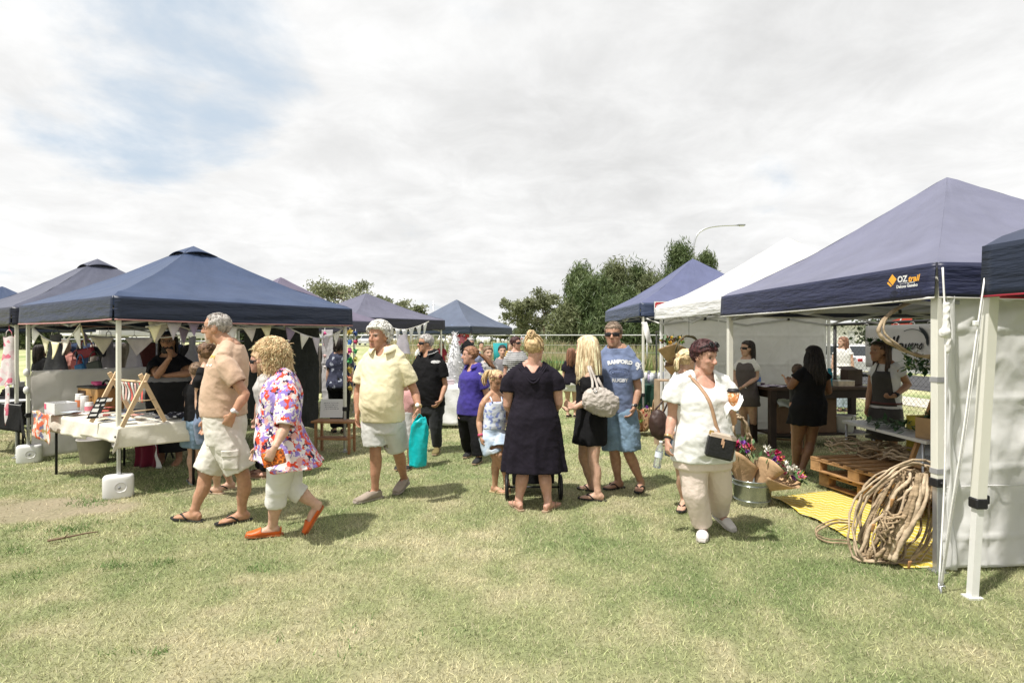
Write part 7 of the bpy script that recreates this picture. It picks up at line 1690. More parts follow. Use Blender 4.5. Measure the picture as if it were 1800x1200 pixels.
    for i, (x_, y_, w_, lb) in enumerate(((-5.6, 9.9, 1.5, 'black draped table of stock behind the white half wall'), (-8.2, 10.2, 1.8, 'black draped table of stock in the far left stall'), (-2.6, 13.6, 1.7, 'black draped table inside the lilac gazebo'))):
        a_ = V((x_-w_/2, y_, .74)); b_ = V((x_+w_/2, y_+.2, .74)); c_ = a_+V((-.06, .7, 0)); table('market_table', lb, a_, b_, c_, .74, paper_white, black_metal); draped('black tablecloth on the '+lb.replace('black draped ', ''), a_, b_, c_, .74, (.66, .1, .3, .3), black_cloth, seed=20+i)
        rr_ = random.Random(30+i)
        for k in range(7):
            p_ = a_.lerp(b_, (k+.5)/7)+V((0, rr_.uniform(.12, .5), .012)); q_ = rr_.randrange(5); nm = ('white', 'kraft brown', 'red', 'pale blue', 'dark')[q_]; boxy('stock_box', '%s box of stock on the %s' % (nm, lb.replace('black draped ', '')), 'box', p_, (rr_.uniform(.1, .18), rr_.uniform(.1, .16), rr_.uniform(.08, .28)), M('stock%d' % q_, ((.6, .6, .58), (.36, .24, .13), (.4, .06, .06), (.35, .45, .52), (.06, .05, .05))[q_], .7), rr_.uniform(0, 1), 'boxes of stock on the black tables', M('stock%d' % q_, 0))
    # neighbour table at the far left edge
    z2 = .74; a2, b2, c2 = G(36, 712, z2), G(-40, 704, z2), G(44, 700, z2); t = table('market_table', 'black draped table at the far left behind the water weight', a2, b2, c2, z2, M('table_white', (.6, .6, .6), .5), black_metal)
    draped('black cloth with white top edge on the far left table', a2, b2, c2, z2, (.36, .1, .33, .02), black_cloth, seed=5, off=.004); q = G(20, 706, z2+.012); m = MB(); m.box(q+V((-.1, .08, .006)), (.5, .3, .012), z=.2); o = m.build('white_tray', paper_white, None, loc=q); tag(o, 'white tray lying on the black draped far left table', 'tray')
    # bench with its sign
    Y0 = 8.1; z3 = .45; t = thing('wooden_bench', G(590, 795), 'low reddish wooden bench between the navy gazebo and man in yellow', 'bench'); A_, B_ = G(548, 741, z3), G(621, 742, z3); bx = (B_-A_).normalized(); by = V((-bx.y, bx.x, 0))
    for i in range(3): m = MB(); m.box((A_+B_)/2+by*(.09*i), ((B_-A_).length, .08, .03), z=math.atan2(bx.y, bx.x), bev=.004); m.build('seat_slat', timber, t)
    for u in (.1, .9):
        p = A_.lerp(B_, u); 
        for k in (.0, .2): m = MB(); q = p+by*k; m.bar(V((q.x, q.y, 0)), V((q.x, q.y, z3-.016)), .05, .03); m.build('leg', timber, t)
    m = MB(); m.box((A_+B_)/2+by*.09+V((0, 0, -.24)), ((B_-A_).length*.78, .2, .025), z=math.atan2(bx.y, bx.x)); m.build('lower_shelf', timber, t)
    q = W(583, 733, 8.35); t = thing('easel_sign', q, 'white card sign standing on the wooden bench', 'sign'); m = MB(); m.box(q+V((0, 0, .13)), (.33, .012, .27), Matrix.Rotation(R(-10), 3, 'X')); m.build('card', paper_white, t)
    scribble('lettering', q+V((0, -.010, .14)), V((1, 0, 0)), UP, .24, .17, 6, M('ink_grey', (.30, .30, .33), .8), t, 5, .3)
    m = MB(); m.box(q+V((0, .06, .06)), (.12, .1, .012)); m.build('stand', timber, t)
    c_ = W(608, 566, 8.35); t = thing('tag_card', c_, 'small white card tied to the right corner pole of the navy gazebo', 'card'); m = MB(); m.box(c_, (.085, .006, .15)); m.build('card', paper_white, t); m = MB(); m.tube([c_+V((0, 0, .07)), c_+V((-.01, 0, .14))], .003, 5); m.build('string', rope_white, t)
def middle_stalls(T):
    # lilac gazebo
    wl = cloth('flag_pure', (.66, .66, .66), .04)
    flagstring('plain white bunting across the front of the lilac gazebo', [W(666, 564, 12.9), W(690, 576, 13.1), W(712, 579, 13.3), W(735, 573, 13.6), W(754, 565, 13.9)], 7, [wl], .2, .34, seed=1)
    pn = thing('grey_sheet', W(573, 700, 9.9), 'light grey sheet hung behind the pink flower garland', 'cloth wall'); sidewall('cloth', W(566, 0, 9.95)*1.0, W(586, 0, 9.75), 1.78, .3, cloth('pale_sheet', (.40, .39, .39)), pn, 2, .01, 4, nu=20)
    for n_ in ('a',):
        for ob in pn.children: pass
    rs = random.Random(5)
    def garland(px, y0, y1, Y, cols, label, n, r):
        t = thing('hanging_garland', W(px, y1, Y), label, 'garland', 'paper garlands hanging in the lilac stall'); m = MB(); m.tube([W(px, y0, Y), W(px, y1, Y)], .003, 4); m.build('string', rope_white, t)
        for i in range(n):
            c = W(px, y0+(y1-y0)*(i+.5)/n, Y); m = MB()
            for k in range(14): e = V((rs.gauss(0, 1), rs.gauss(0, 1), rs.gauss(0, 1))).normalized(); u, w, _ = frame(e); m.add([c, c+e*r*.6+u*r*.4, c+e*r*1.15, c+e*r*.6-u*r*.4], [(0, 1, 2, 3)])
            m.ell(c, r*.55, None, 8, 6); m.build('paper_flower', M('paper_%d%d%d' % tuple(int(9*q) for q in cols[i % len(cols)]), cols[i % len(cols)], .7, .15), t)
    garland(571, 576, 655, 9.3, [(.65, .10, .30), (.66, .32, .36), (.66, .45, .42), (.65, .60, .58)], 'string of pink paper flowers fading to white', 4, .045)
    garland(615, 576, 690, 9.6, [(.62, .50, .12), (.05, .14, .34), (.45, .05, .18), (.10, .40, .14), (.60, .45, .15), (.60, .22, .12)], 'string of multicoloured paper flowers beside the corner pole', 7, .07)
    garland(625, 578, 670, 10.2, [(.05, .10, .30), (.40, .04, .10), (.08, .36, .16), (.55, .50, .12)], 'second string of multicoloured paper flowers further back', 6, .06)
    hang_dress('pale grey garment hanging under the lilac gazebo', 708, 588, 622, 13.0, .2, .36, cloth('pale_grey2', 0), 'dress', 'hanging_dress', False)
    # white table with white paper tree
    z = .76; a, b, c = G(806, 679, z), G(709, 679, z), G(803, 667, z); table('market_table', 'long table covered to the grass in white cloth behind the man in black polo', a, b, c, z, paper_white, steel, legs=True)
    draped('white floor length tablecloth behind the man in black polo', b, a, b+(c-a), z, (.70, .1, .02, .65), cloth('white_cloth', (.66, .66, .66), .04), seed=3)
    q = G(800, 672, z+.01); t = thing('paper_tree', q, 'cone of white paper roses standing on the white table', 'paper decoration'); pw = cloth('paper_rose', (.68, .68, .69), .06); m = MB(); m.lathe(q, [(0, 0), (.24, 0), (.02, .98), (0, .98)], 16); m.build('cone', pw, t); m = MB()
    for i in range(330):
        u = rs.uniform(0, 1)**1.3; an = rs.uniform(0, 6.28); c_ = q+V((math.cos(an)*(.25-.22*u), math.sin(an)*(.25-.22*u), u*.98)); e = V((math.cos(an)+rs.gauss(0, .5), math.sin(an)+rs.gauss(0, .5), rs.gauss(.2, .6))).normalized(); x, y, _ = frame(e); s = rs.uniform(.03, .055)
        m.add([c_, c_+e*s*.4+x*s*.6, c_+e*s+y*s*.3, c_+e*s*.4-x*s*.6], [(0, 1, 2, 3)])
    m.build('petals', pw, t)
    q = W(822, 614, 11.3); t = thing('diamond_sign', q-V((0, 0, .25)), 'black diamond shaped board on edge behind the paper roses', 'sign'); m = MB(); m.box(q, (.30, .015, .30), Matrix.Rotation(R(45), 3, 'Y')); m.build('board', black_plastic, t); m = MB(); m.cyl(q-V((0, -.015, .9)), q-V((0, -.015, .1)), .012, n=8); m.box(q-V((0, -.015, .88)), (.25, .2, .02)); m.build('stand', black_metal, t)
    for i, (px, py, cl, lb) in enumerate(((786, 668, (.55, .06, .12), 'red gift box on the end of the white table'), (772, 670, (.66, .64, .62), 'white gift box beside the paper roses'), (790, 676, (.62, .52, .55), 'pale pink gift box near the paper roses'))):
        p = G(px, py, z+.012); boxy('gift_box', lb, 'box', p, (.16, .12, .08), M('gift%d' % i, cl, .6), .2*i, 'boxes on the white table', M('gift_lid%d' % i, c3(cl, .9), .6))
    # under the far blue gazebo
    cols = [(.55, .06, .08), (.65, .62, .6), (.20, .30, .5), (.6, .2, .28), (.55, .06, .08)]
    for i, (px, py, s, k, lb) in enumerate(((803, 590, 1, 0, 'red and white soft toy hanging under the far blue gazebo'), (812, 596, 1, 3, 'pink soft toy hanging beside the red one'), (822, 587, .8, 4, 'small red soft toy highest under the far blue gazebo'), (792, 594, .9, 1, 'white soft toy hanging under the far blue gazebo'), (797, 581, .7, 2, 'pale blue soft toy at top under the far blue gazebo'))):
        q = W(px, py, 19.6); t = thing('soft_toy', q, lb, 'toy', 'soft toys hanging under the far blue gazebo'); mm = M('toy%d' % k, cols[k], .8, .2, 20); m = MB(); m.ell(q, (.11*s, .09*s, .14*s), None, 10, 7); m.ell(q+V((0, 0, .19*s)), .085*s, None, 10, 7); m.ell(q+V((.07*s, 0, .26*s)), .035*s, None, 8, 5); m.ell(q+V((-.07*s, 0, .26*s)), .035*s, None, 8, 5)
        for a_ in (-1, 1): m.ell(q+V((a_*.12*s, 0, .05*s)), (.05*s, .04*s, .08*s), None, 8, 5); m.ell(q+V((a_*.07*s, -.02, -.16*s)), (.05*s, .05*s, .08*s), None, 8, 5)
        m.build('body', mm, t); m = MB(); m.tube([q+V((0, 0, .27*s)), V((q.x, q.y, 1.98))], .004, 4); m.build('string', rope_white, t)
    p = W(877, 605, 19.0); p.z = 0; t = thing('market_table', p, 'dark draped table under the far blue gazebo', 'table'); m = MB(); m.box(p+V((0, .3, .74)), (2.4, .7, .03)); m.build('table_top', timber_dark, t); m = MB(); m.sheet(lambda u, v: p+V((-1.2+2.4*u, -.06+.03*math.sin(u*40), .02+.71*v)), 60, 4, .005); m.build('cloth', black_cloth, t)
    q = W(879, 600, 19.0); t = thing('teal_basket', V((q.x, q.y, .76)), 'teal fabric basket on the dark table under the far blue gazebo', 'basket'); m = MB(); c_ = V((q.x, q.y+.1, .76)); m.lathe(c_, [(0, 0), (.2, 0), (.24, .75), (.22, .75), (.18, .03), (0, .03)], 18); m.build('basket_body', M('teal_fab', (.02, .26, .28), .8), t)
    # stroller in front of the woman in navy
    o = V(((938-900)/1000*5.75, 5.78, 0)); t = thing('stroller', o, 'black pushchair standing in front of woman in navy dress', 'stroller'); fr = black_metal
    for sx, sy, r in ((-.27, -.05, .125), (.27, -.05, .125), (-.2, .55, .1), (.2, .55, .1)):
        m = MB(); c_ = o+V((sx, sy, r)); m.tube([c_+V((.0, r*.86*math.cos(k), r*.86*math.sin(k))) for k in [j*.3307 for j in range(20)]], [(.022, .018)]*20, 8, cap=False); w_ = m.build('wheel', black_plastic, t); m = MB(); m.cyl(c_-V((.012, 0, 0)), c_+V((.012, 0, 0)), r*.62, n=16); m.build('hub', M('hub_grey', (.30, .30, .31), .4), w_)
    m = MB()
    for s in (-1, 1): m.tube(spline([o+V((s*.2, .55, .12)), o+V((s*.23, .3, .42)), o+V((s*.24, .0, .82)), o+V((s*.24, -.16, 1.0))], 10), .013, 8); m.tube([o+V((s*.27, -.05, .125)), o+V((s*.235, .2, .56))], .013, 8)
    m.tube(spline([o+V((-.24, -.16, 1.0)), o+V((-.2, -.22, 1.04)), o+V((.2, -.22, 1.04)), o+V((.24, -.16, 1.0))], 10), .017, 8); m.tube([o+V((-.27, -.05, .125)), o+V((.27, -.05, .125))], .01, 6); m.build('frame', fr, t)
    m = MB(); m.sheet(lambda u, v: o+V((-.21+.42*u, .45-.55*v+.06*math.sin(v*3), .36+.36*v*v+.03*math.sin(u*3.14))), 10, 10, .02); m.build('seat', black_cloth, t)
    m = MB(); m.sheet(lambda u, v: o+V((-.24+.48*u, -.05+.32*math.sin(v*1.9), .70+.26*math.cos(v*1.9-.9)*math.sin(u*3.14)**.3)), 12, 8, .01); m.build('hood', black_cloth, t)
    m = MB(); m.sheet(lambda u, v: o+V((-.21+.42*u, .0+.42*v, .16-.05*math.sin(u*3.14)*math.sin(v*3.14))), 8, 8, .01); m.box(o+V((0, 0, .28)), (.42, .012, .26)); m.box(o+V((0, .42, .28)), (.42, .012, .26)); m.build('basket', black_cloth, t)
    return
# ================================================================ flower stall and its neighbours
vine = M('vine', (.20, .14, .08), .85, .35, 9, .5, 30, st=(1, 1, 3), col2=(.36, .27, .17)); vine_pale = M('vine_pale', (.30, .215, .13), .85, .3, 9, .5, 30, col2=(.46, .37, .26))
def loop(m, c, e1, e2, a, b, r, seed, n=40, wob=.03, t0=0, t1=6.283, out=None):
    rs = random.Random(seed); ph = [rs.uniform(0, 6.28) for _ in range(6)]; P = []; nn = V(e1).cross(V(e2)).normalized()
    for j in range(n+1):
        t = t0+(t1-t0)*j/n; k = 1+wob*math.sin(3*t+ph[0])+wob*.7*math.sin(5*t+ph[1])+.012*math.sin(17*t+ph[4])
        P.append(V(c)+V(e1)*(a*k*math.cos(t))+V(e2)*(b*k*math.sin(t))+nn*(.035*math.sin(2*t+ph[2])+.014*math.sin(7*t+ph[3])))
    P = [V((p.x, p.y, max(p.z, r*1.05+.012))) for p in P]
    m.tube(P, [r*(1+.18*math.sin(j*1.9+ph[5])+.12*math.sin(j*.7)) for j in range(n+1)], 7); return P
def flower_stall(T):
    d, n, P1, P2, R1, R2 = T['d'], T['n'], T['P1'], T['P2'], T['R1'], T['R2']; rs = random.Random(12)
    # yellow mat
    q = [G(1590, 1001), G(1354, 876), G(1440, 829), V((5.3, 6.6, 0)), V((5.3, 4.15, 0))]; ctr = sum(q, V())/5
    t = thing('woven_mat', ctr, 'yellow and white patterned woven mat on the grass of the flower stall', 'mat')
    mm = bpy.data.materials.new('mat_weave'); ns, ls, bs = nt(mm); tc = N(ns, 'ShaderNodeTexCoord'); mp = N(ns, 'ShaderNodeMapping'); mp.inputs['Rotation'].default_value = (0, 0, .6); ls.new(tc.outputs['Object'], mp.inputs[0])
    sp = N(ns, 'ShaderNodeSeparateXYZ'); ls.new(mp.outputs[0], sp.inputs[0])
    def mt(op, a, b=None):
        x = ns.new('ShaderNodeMath'); x.operation = op
        for i, v in enumerate((a, b)):
            if v is None: continue
            if isinstance(v, (int, float)): x.inputs[i].default_value = v
            else: ls.new(v, x.inputs[i])
        return x.outputs[0]
    zig = mt('PINGPONG', mt('MULTIPLY', sp.outputs[0], 1.0), .045); band = mt('FRACT', mt('MULTIPLY', mt('ADD', sp.outputs[1], zig), 11.0)); lines = mt('LESS_THAN', band, .30)
    nzt = N(ns, 'ShaderNodeTexNoise', Scale=90.0); ls.new(tc.outputs['Object'], nzt.inputs['Vector']); r1 = ramp(ns, [(.3, (.56, .41, .04)), (.7, (.68, .52, .09))]); ls.new(nzt.outputs['Fac'], r1.inputs[0])
    mx = N(ns, 'ShaderNodeMix', _data_type='RGBA'); ls.new(lines, mx.inputs[0]); ls.new(r1.outputs[0], mx.inputs[6]); mx.inputs[7].default_value = (.70, .62, .34, 1); ls.new(mx.outputs[2], bs.inputs['Base Color']); bs.inputs['Roughness'].default_value = .45
    bp = N(ns, 'ShaderNodeBump', Strength=.3, Distance=.01); ls.new(nzt.outputs['Fac'], bp.inputs['Height']); ls.new(bp.outputs[0], bs.inputs['Normal'])
    A, B, C, D_, E_ = q; m = MB()
    def fm(u, v):
        l = A.lerp(B, u)+(n*.0); r = E_.lerp(D_, u); 
        if u > .999 and False: pass
        p = l.lerp(r, v); ed = min(1, v*30); z = .014+.010*(noise.noise(V((p.x*3, p.y*3, 0)))+.5)+.02*(1-ed)*abs(math.sin(u*9))
        if v < .02: p = p+n*(.03*noise.noise(V((u*8, 3, 0))))
        return V((p.x, p.y, z))
    m.sheet(lambda u, v: fm(v, u), 60, 46, .005); m.build('weave', mm, t)
    # pallets
    pc = G(1439, 858); pd = V((.21, -.978, 0)).normalized(); pn = V((.978, .21, 0)); L, Wd = 1.16, .82; plm = M('pallet_wood', (.27, .145, .06), .75, .25, 4, .2, 30, st=(2, 2, 2), col2=(.38, .22, .10))
    for lv in range(2):
        z0 = .03+lv*.165; off = V((0, 0, 0)) if lv == 0 else pn*-.09+pd*-.02
        t = thing('pallet', pc+pd*L/2+pn*Wd/2+off+UP*z0, ('lower' if lv == 0 else 'upper')+' wooden pallet of the stack on the yellow mat', 'pallet', 'stacked pallets'); P = lambda a, b, c: pc+off+pd*a+pn*b+UP*(z0+c); yaw = math.atan2(pd.y, pd.x)
        for b in (.05, Wd/2, Wd-.05):
            for a in (.07, L/2, L-.07): m = MB(); m.box(P(a, b, .075), (.14, .095, .085), z=yaw, bev=.004); m.build('block', plm, t)
            m = MB(); m.box(P(L/2, b, .0225), (L, .10, .018), z=yaw, bev=.003); m.build('bottom_board', plm, t)
            m = MB(); m.box(P(L/2, b, .1275), (L, .10, .018), z=yaw, bev=.003); m.build('stringer_board', plm, t)
        for i in range(8): m = MB(); m.box(P(.05+i*(L-.1)/7, Wd/2, .1465), (.098, Wd, .018), z=yaw, bev=.003); m.build('deck_board', plm, t)
    ptop = .03+.165+.157
    # coils of vine on the pallets
    for i, (px, py, a, lb) in enumerate(((1478, 797, .26, 'flat coil of thin vine on the left end of the upper pallet'), (1530, 806, .24, 'flat coil of thin vine on the middle of the upper pallet'), (1565, 818, .2, 'loose coil of pale vine at the right end of the upper pallet'))):
        c = G(px, py, ptop)+V((.22, .1, .02)); t = thing('vine_coil', c, lb, 'vine coil', 'coils of vine on the pallets'); m = MB()
        for k in range(6): loop(m, c+V((rs.uniform(-.03, .03), rs.uniform(-.03, .03), .015+.012*k)), V((1, 0, rs.uniform(-.06, .06))), V((0, 1, rs.uniform(-.06, .1))), a*rs.uniform(.85, 1.15), a*rs.uniform(.7, 1.1), rs.uniform(.007, .012), i*20+k, 36, .05)
        m.build('strands', vine_pale if i != 1 else vine, t)
    # the big upright bundle against the pole
    c = W(1577, 905, 4.16); t = thing('vine_bundle', V((c.x, c.y, 0)), 'large upright bundle of coiled twisted vines leaning by the front pole', 'vine bundle')
    e1 = V((.40, .05, .91)).normalized(); pale = MB(); dark = MB(); e2 = V((.93, .2, -.3)).normalized()
    for k in range(17):
        m = dark if k % 4 else pale; tw = rs.uniform(-.8, .8); ee2 = (V((.92, 0, -.40))*math.cos(tw)+V((0, -1, 0))*math.sin(tw)).normalized(); ee1 = (e1+V((rs.uniform(-.10, .10), rs.uniform(-.10, .10), 0))).normalized()
        loop(m, c+V((-.04+rs.uniform(-.08, .08), rs.uniform(-.08, .08), -.04+rs.uniform(-.04, .02))), ee1, ee2, rs.uniform(.31, .40), rs.uniform(.05, .17), rs.uniform(.006, .0125), 300+k, 44, .085)
    for k in range(4): loop(pale, c+V((-.02, -.05, .0)), e1, V((.96, -.1, -.2)), +.40+.01*k, .25+.02*k, .008, 400+k, 48, .03)
    for k in range(7):
        q0 = c+V((.10+rs.uniform(-.05, .05), -.12, .33)); q1 = c+V((-.2+rs.uniform(-.06, .06), -.16+rs.uniform(-.05, .05), -.26)); m = pale if k < 4 else dark
        m.tube(spline([q0, q0.lerp(q1, .3)+V((.03*math.sin(k), -.05, 0)), q0.lerp(q1, .7)+V((-.04*math.cos(k), -.04, 0)), q1], 16), [rs.uniform(.011, .02)*(1+.2*math.sin(j*2.1)) for j in range(17)], 7)
    for k in range(8): loop(dark, c+V((-.14+rs.uniform(-.04, .04), -.16, -.04)), V((.8, .1, .6)).normalized(), V((-.3, -.3, .9)).normalized(), rs.uniform(.05, .13), rs.uniform(.06, .11), .008, 500+k, 20, .08)
    pale.build('pale_strands', vine_pale, t); dark.build('strands', vine, t); m = MB()
    for px, py in ((1569, 876), (1536, 920), (1600, 985)): m.sheet(lambda u, v: W(px, py, 3.92)+V((-.014+.028*u*(1-.4*v), .01*v, -.06*v)), 3, 4, .002)
    m.build('leaf_tag', M('dry_leaf', (.42, .22, .09), .7), t)
    t = thing('loose_vine', G(1470, 950), 'single thin vine looping over the front edge of the yellow mat', 'vine'); m = MB(); P = [G(1500, 920, .03), G(1470, 918, .10), G(1440, 930, .06), G(1436, 942, .02), G(1455, 952, .02), G(1490, 955, .02), G(1496, 962, .02)]; m.tube(spline(P, 30), .008, 6); m.tube(spline([p+V((.02, .05, .008)) for p in P], 30), .006, 6); m.build('strand', vine, t)
    # chalkboard leaning on the pallets
    lo, hi = V((3.90, 5.60, ptop+.01)), V((4.12, 5.53, ptop+.78)); fd = V((.06, -.998, 0)).normalized(); up_ = (hi-lo).normalized(); nn = fd.cross(up_).normalized(); wd = .52
    if nn.x > 0: nn = -nn
    t = thing('chalkboard', lo+fd*wd/2, 'timber framed chalkboard leaning back on the pallets behind the front pole', 'chalkboard'); h = (hi-lo).length; fw = M('frame_timber', (.38, .21, .085), .6, .25, 5, .15, 30)
    for a_, b_ in ((0, .03), (wd, -.03)): m = MB(); q = lo+fd*(a_+b_); m.bar(q, q+up_*h, .06, .035, up=fd); m.build('stile', fw, t)
    for z_ in (.03, h-.03): m = MB(); m.bar(lo+fd*.062+up_*z_, lo+fd*(wd-.062)+up_*z_, .06, .033, up=up_); m.build('rail', fw, t)
    m = MB(); q = lo+fd*.06+up_*.06; m.prism([q, q+fd*(wd-.12), q+fd*(wd-.12)+up_*(h-.12), q+up_*(h-.12)], nn, .006); m.build('slate', M('slate_smear', (.13, .15, .17), .7, .5, 6, .1, 20, col2=(.30, .32, .34)), t)
    # white plastic table with offcuts and box
    z = .66; a, b = G(1480, 738, z), V((3.86, 5.3, z)); t = table('folding_table', 'white plastic folding table with leaf cuttings beside the florist', a, b, a+V((.38, .04, 0)), z, M('table_plastic', (.62, .62, .61), .4, .04, 3), steel)
    m = MB(); q0 = a.lerp(b, .45)+V((.16, 0, .03)); 
    for i in range(160):
        p = q0+V((rs.gauss(0, .09), rs.gauss(0, .22), rs.uniform(0, .05))); e = V((rs.gauss(0, 1), rs.gauss(0, 1), rs.gauss(0, .3))).normalized(); u, w, _ = frame(e); L_ = rs.uniform(.05, .12); m.add([p, p+e*L_*.5+u*L_*.2, p+e*L_, p+e*L_*.5-u*L_*.2], [(0, 1, 2, 3)])
    o = m.build('leaf_cuttings', leaf_dark, None, loc=q0)
    tag(o, 'heap of dark green leaf cuttings on the white folding table', 'leaves')
    p = b+V((.22, .12, .0)); p.z = z+.001; boxy('cardboard_box', 'open brown cardboard box of dark leaves on the white folding table', 'box', p, (.3, .26, .2), cardboard, .3)
    m = MB()
    for i in range(90): c_ = p+V((rs.uniform(-.11, .11), rs.uniform(-.09, .09), .16+rs.uniform(0, .09))); e = V((rs.gauss(0, 1), rs.gauss(0, 1), rs.gauss(.4, .5))).normalized(); u, w, _ = frame(e); L_ = rs.uniform(.05, .10); m.add([c_, c_+e*L_*.5+u*L_*.25, c_+e*L_, c_+e*L_*.5-u*L_*.25], [(0, 1, 2, 3)])
    o = m.build('boxed_leaves', M('leaf_dark', 0), None, loc=p); tag(o, 'dark glossy leaves sticking out of the brown cardboard box', 'leaves')
    p2 = p+V((.36, .55, .05)); boxy('yellow_crate', 'yellow plastic crate beyond the cardboard box of leaves', 'crate', V((p2.x, p2.y, .0)), (.4, .3, .80), M('crate_yellow', (.50, .40, .05), .5), .1)
    # dark timber counter
    a = V((3.78, 8.32, 0)); ln = 1.75; t = thing('counter', a+n*ln/2, 'long dark timber counter across the back of the flower stall', 'counter'); yaw = math.atan2(n.y, n.x); P = lambda s, w, z: a+n*s+d*w+UP*z
    m = MB(); m.box(P(ln/2, .3, .885), (ln, .62, .045), z=yaw, bev=.005); m.build('counter_top', M('counter_wood', (.05, .026, .017), .5, .3, 4, .1, 25), t)
    for s, w in ((.05, .04), (ln-.05, .04), (.05, .56), (ln-.05, .56)): m = MB(); m.box(P(s, w, .43), (.09, .09, .86), z=yaw, bev=.004); m.build('leg', timber_dark, t)
    m = MB(); m.box(P(ln/2, .3, .80), (ln-.2, .55, .12), z=yaw); m.build('apron_board', timber_dark, t); m = MB(); m.box(P(ln/2, .3, .2), (ln-.2, .5, .03), z=yaw); m.build('lower_shelf', timber_dark, t)
    zc = .909; CP = lambda px, w: (lambda k: P(k, w, zc))(((px-CX)/FL*(8.32+w)-a.x)/n.x)
    def lathe_thing(nm, lb, cat, p, prof, mat, cap=None, group=None, part='vessel'):
        t = thing(nm, p, lb, cat, group); m = MB(); m.lathe(p, prof, 20); m.build(part, mat, t)
        if cap: m = MB(); m.lathe(p, cap[0], 18); m.build('lid', cap[1], t)
        return t
    lathe_thing('drink_bottle', 'teal blue drink bottle standing on the dark counter', 'bottle', CP(1467, .12), [(0, 0), (.038, 0), (.04, .02), (.04, .2), (.03, .22), (0, .22)], M('teal_bottle', (.0, .22, .30), .2, .05, trans=.3), ([(.028, .22), (.03, .27), (0, .275)], M('teal_lid', (.0, .14, .2), .4)))
    lathe_thing('water_bottle', 'small clear water bottle with blue label on the counter by the white wall', 'bottle', CP(1338, .35), [(0, 0), (.03, 0), (.032, .02), (.03, .08), (.032, .1), (.03, .15), (.013, .19), (.013, .2)], M('clear_pet', 0), ([(.0325, .06), (.0325, .13)], M('label_blue', (.1, .2, .5), .5)))
    lathe_thing('black_cup', 'black cup on the counter behind the food container', 'cup', CP(1479, .3), [(0, 0), (.035, 0), (.045, .1), (.04, .1), (.032, .01), (0, .01)], black_plastic)
    p = CP(1493, .15); boxy('food_container', 'clear takeaway food container on the dark counter', 'container', p, (.26, .16, .075), M('cont', (.60, .50, .38), .3, .2, 20), yaw, lid=M('cont_lid', (.62, .60, .55), .3))
    p = CP(1512, .35); t = thing('laptop_box', p, 'dark upright carton on the counter beside the florist', 'carton'); m = MB(); m.box(p+UP*.12, (.3, .14, .24), z=yaw+.2, bev=.005); m.build('carton_wall', M('dark_card', (.055, .035, .025), .7), t); m = MB(); m.box(p+UP*.249+d*.06, (.3, .16, .012), Matrix.Rotation(yaw+.2, 3, 'Z') @ Matrix.Rotation(R(20), 3, 'X')); m.build('flap', M('dark_card', 0), t)
    for i, (px, w, lb) in enumerate(((1352, .2, 'magazine with a purple cover on the left of the counter'), (1366, .25, 'open catalogue on the counter behind the woman in black'), (1379, .15, 'white leaflet on the counter edge'))):
        p = CP(px, w); m = MB(); m.sheet(lambda u, v: p+n*(-.1+.2*u)+d*(-.13+.26*v)+UP*(.004+.016*abs(math.sin(u*3.1))), 8, 3, .003); o = m.build('magazine', pattern('mag%d' % i, [(0, (.45, .42, .48)), (.5, (.2, .16, .3)), (.7, (.55, .53, .52))], 18, 'voronoi'), None, loc=p); tag(o, lb, 'magazine')
    lathe_thing('small_jar', 'small dark jar beside the water bottle on the counter', 'jar', CP(1345, .3), [(0, 0), (.03, 0), (.03, .05), (0, .05)], M('jar_dark', (.06, .03, .05), .3), ([(.031, .05), (.031, .065), (0, .065)], M('jar_white', 0)))
    p = P(1.28, .2, .216); t = lathe_thing('white_tub', 'white plastic tub under the dark counter', 'tub', p, [(0, 0), (.14, 0), (.17, .24), (.18, .25), (.16, .25), (.13, .01), (0, .01)], M('white_plastic', 0))
    for i, (s, h_, lb) in enumerate(((.35, .42, 'tall carton under the left of the counter'), (.75, .36, 'brown carton under the middle of the counter'), (1.0, .5, 'upright carton beside the white tub under the counter'))): boxy('carton', lb, 'box', P(s, .28, .216), (.26, .3, h_), M('card_dk', (.14, .085, .05), .8), yaw, 'cartons stored under the counter', M('card_dk', 0))
    t = thing('plastic_sheet', P(.3, .02, .5), 'pale plastic sheet bundled under the left end of the counter', 'plastic sheet'); m = MB(); m.sheet(lambda u, v: P(.1+.5*u, -.03-.03*math.sin(v*6+u*7), .62+.11*v+.02*math.sin(u*11)), 16, 6, .003); m.build('sheet', M('ply_sheet', (.30, .32, .29), .4), t)
    # A-frame board with notices
    q0 = G(1388, 787); hh_ = .88; ar = V((.75, -.35, 0)).normalized(); nn = V((-.42, -.9, 0)).normalized(); t = thing('notice_board', q0, 'timber A-frame chalkboard with two white notices inside the stall', 'chalkboard'); wdt = .46
    up_ = (UP+nn*-.16).normalized(); base = q0-ar*wdt/2; fw2 = M('frame_olive', (.20, .13, .06), .7, .2, 5)
    for a_ in (.025, wdt-.025): m = MB(); m.bar(base+ar*a_, base+ar*a_+up_*hh_, .05, .03, up=ar); m.build('stile', fw2, t); m = MB(); m.bar(base+ar*a_-nn*.28, base+ar*a_+up_*(hh_-.02)-nn*.02, .04, .025, up=ar); m.build('rear_leg', fw2, t)
    for z_ in (.12, hh_-.025): m = MB(); m.bar(base+ar*.052+up_*z_, base+ar*(wdt-.052)+up_*z_, .05, .028, up=up_); m.build('rail', fw2, t)
    m = MB(); q = base+ar*.05+up_*.14-nn*.005; m.prism([q, q+ar*(wdt-.1), q+ar*(wdt-.1)+up_*(hh_-.2), q+up_*(hh_-.2)], nn, .006); m.build('slate', M('slate_dark', (.05, .058, .06), .8, .4, 8), t)
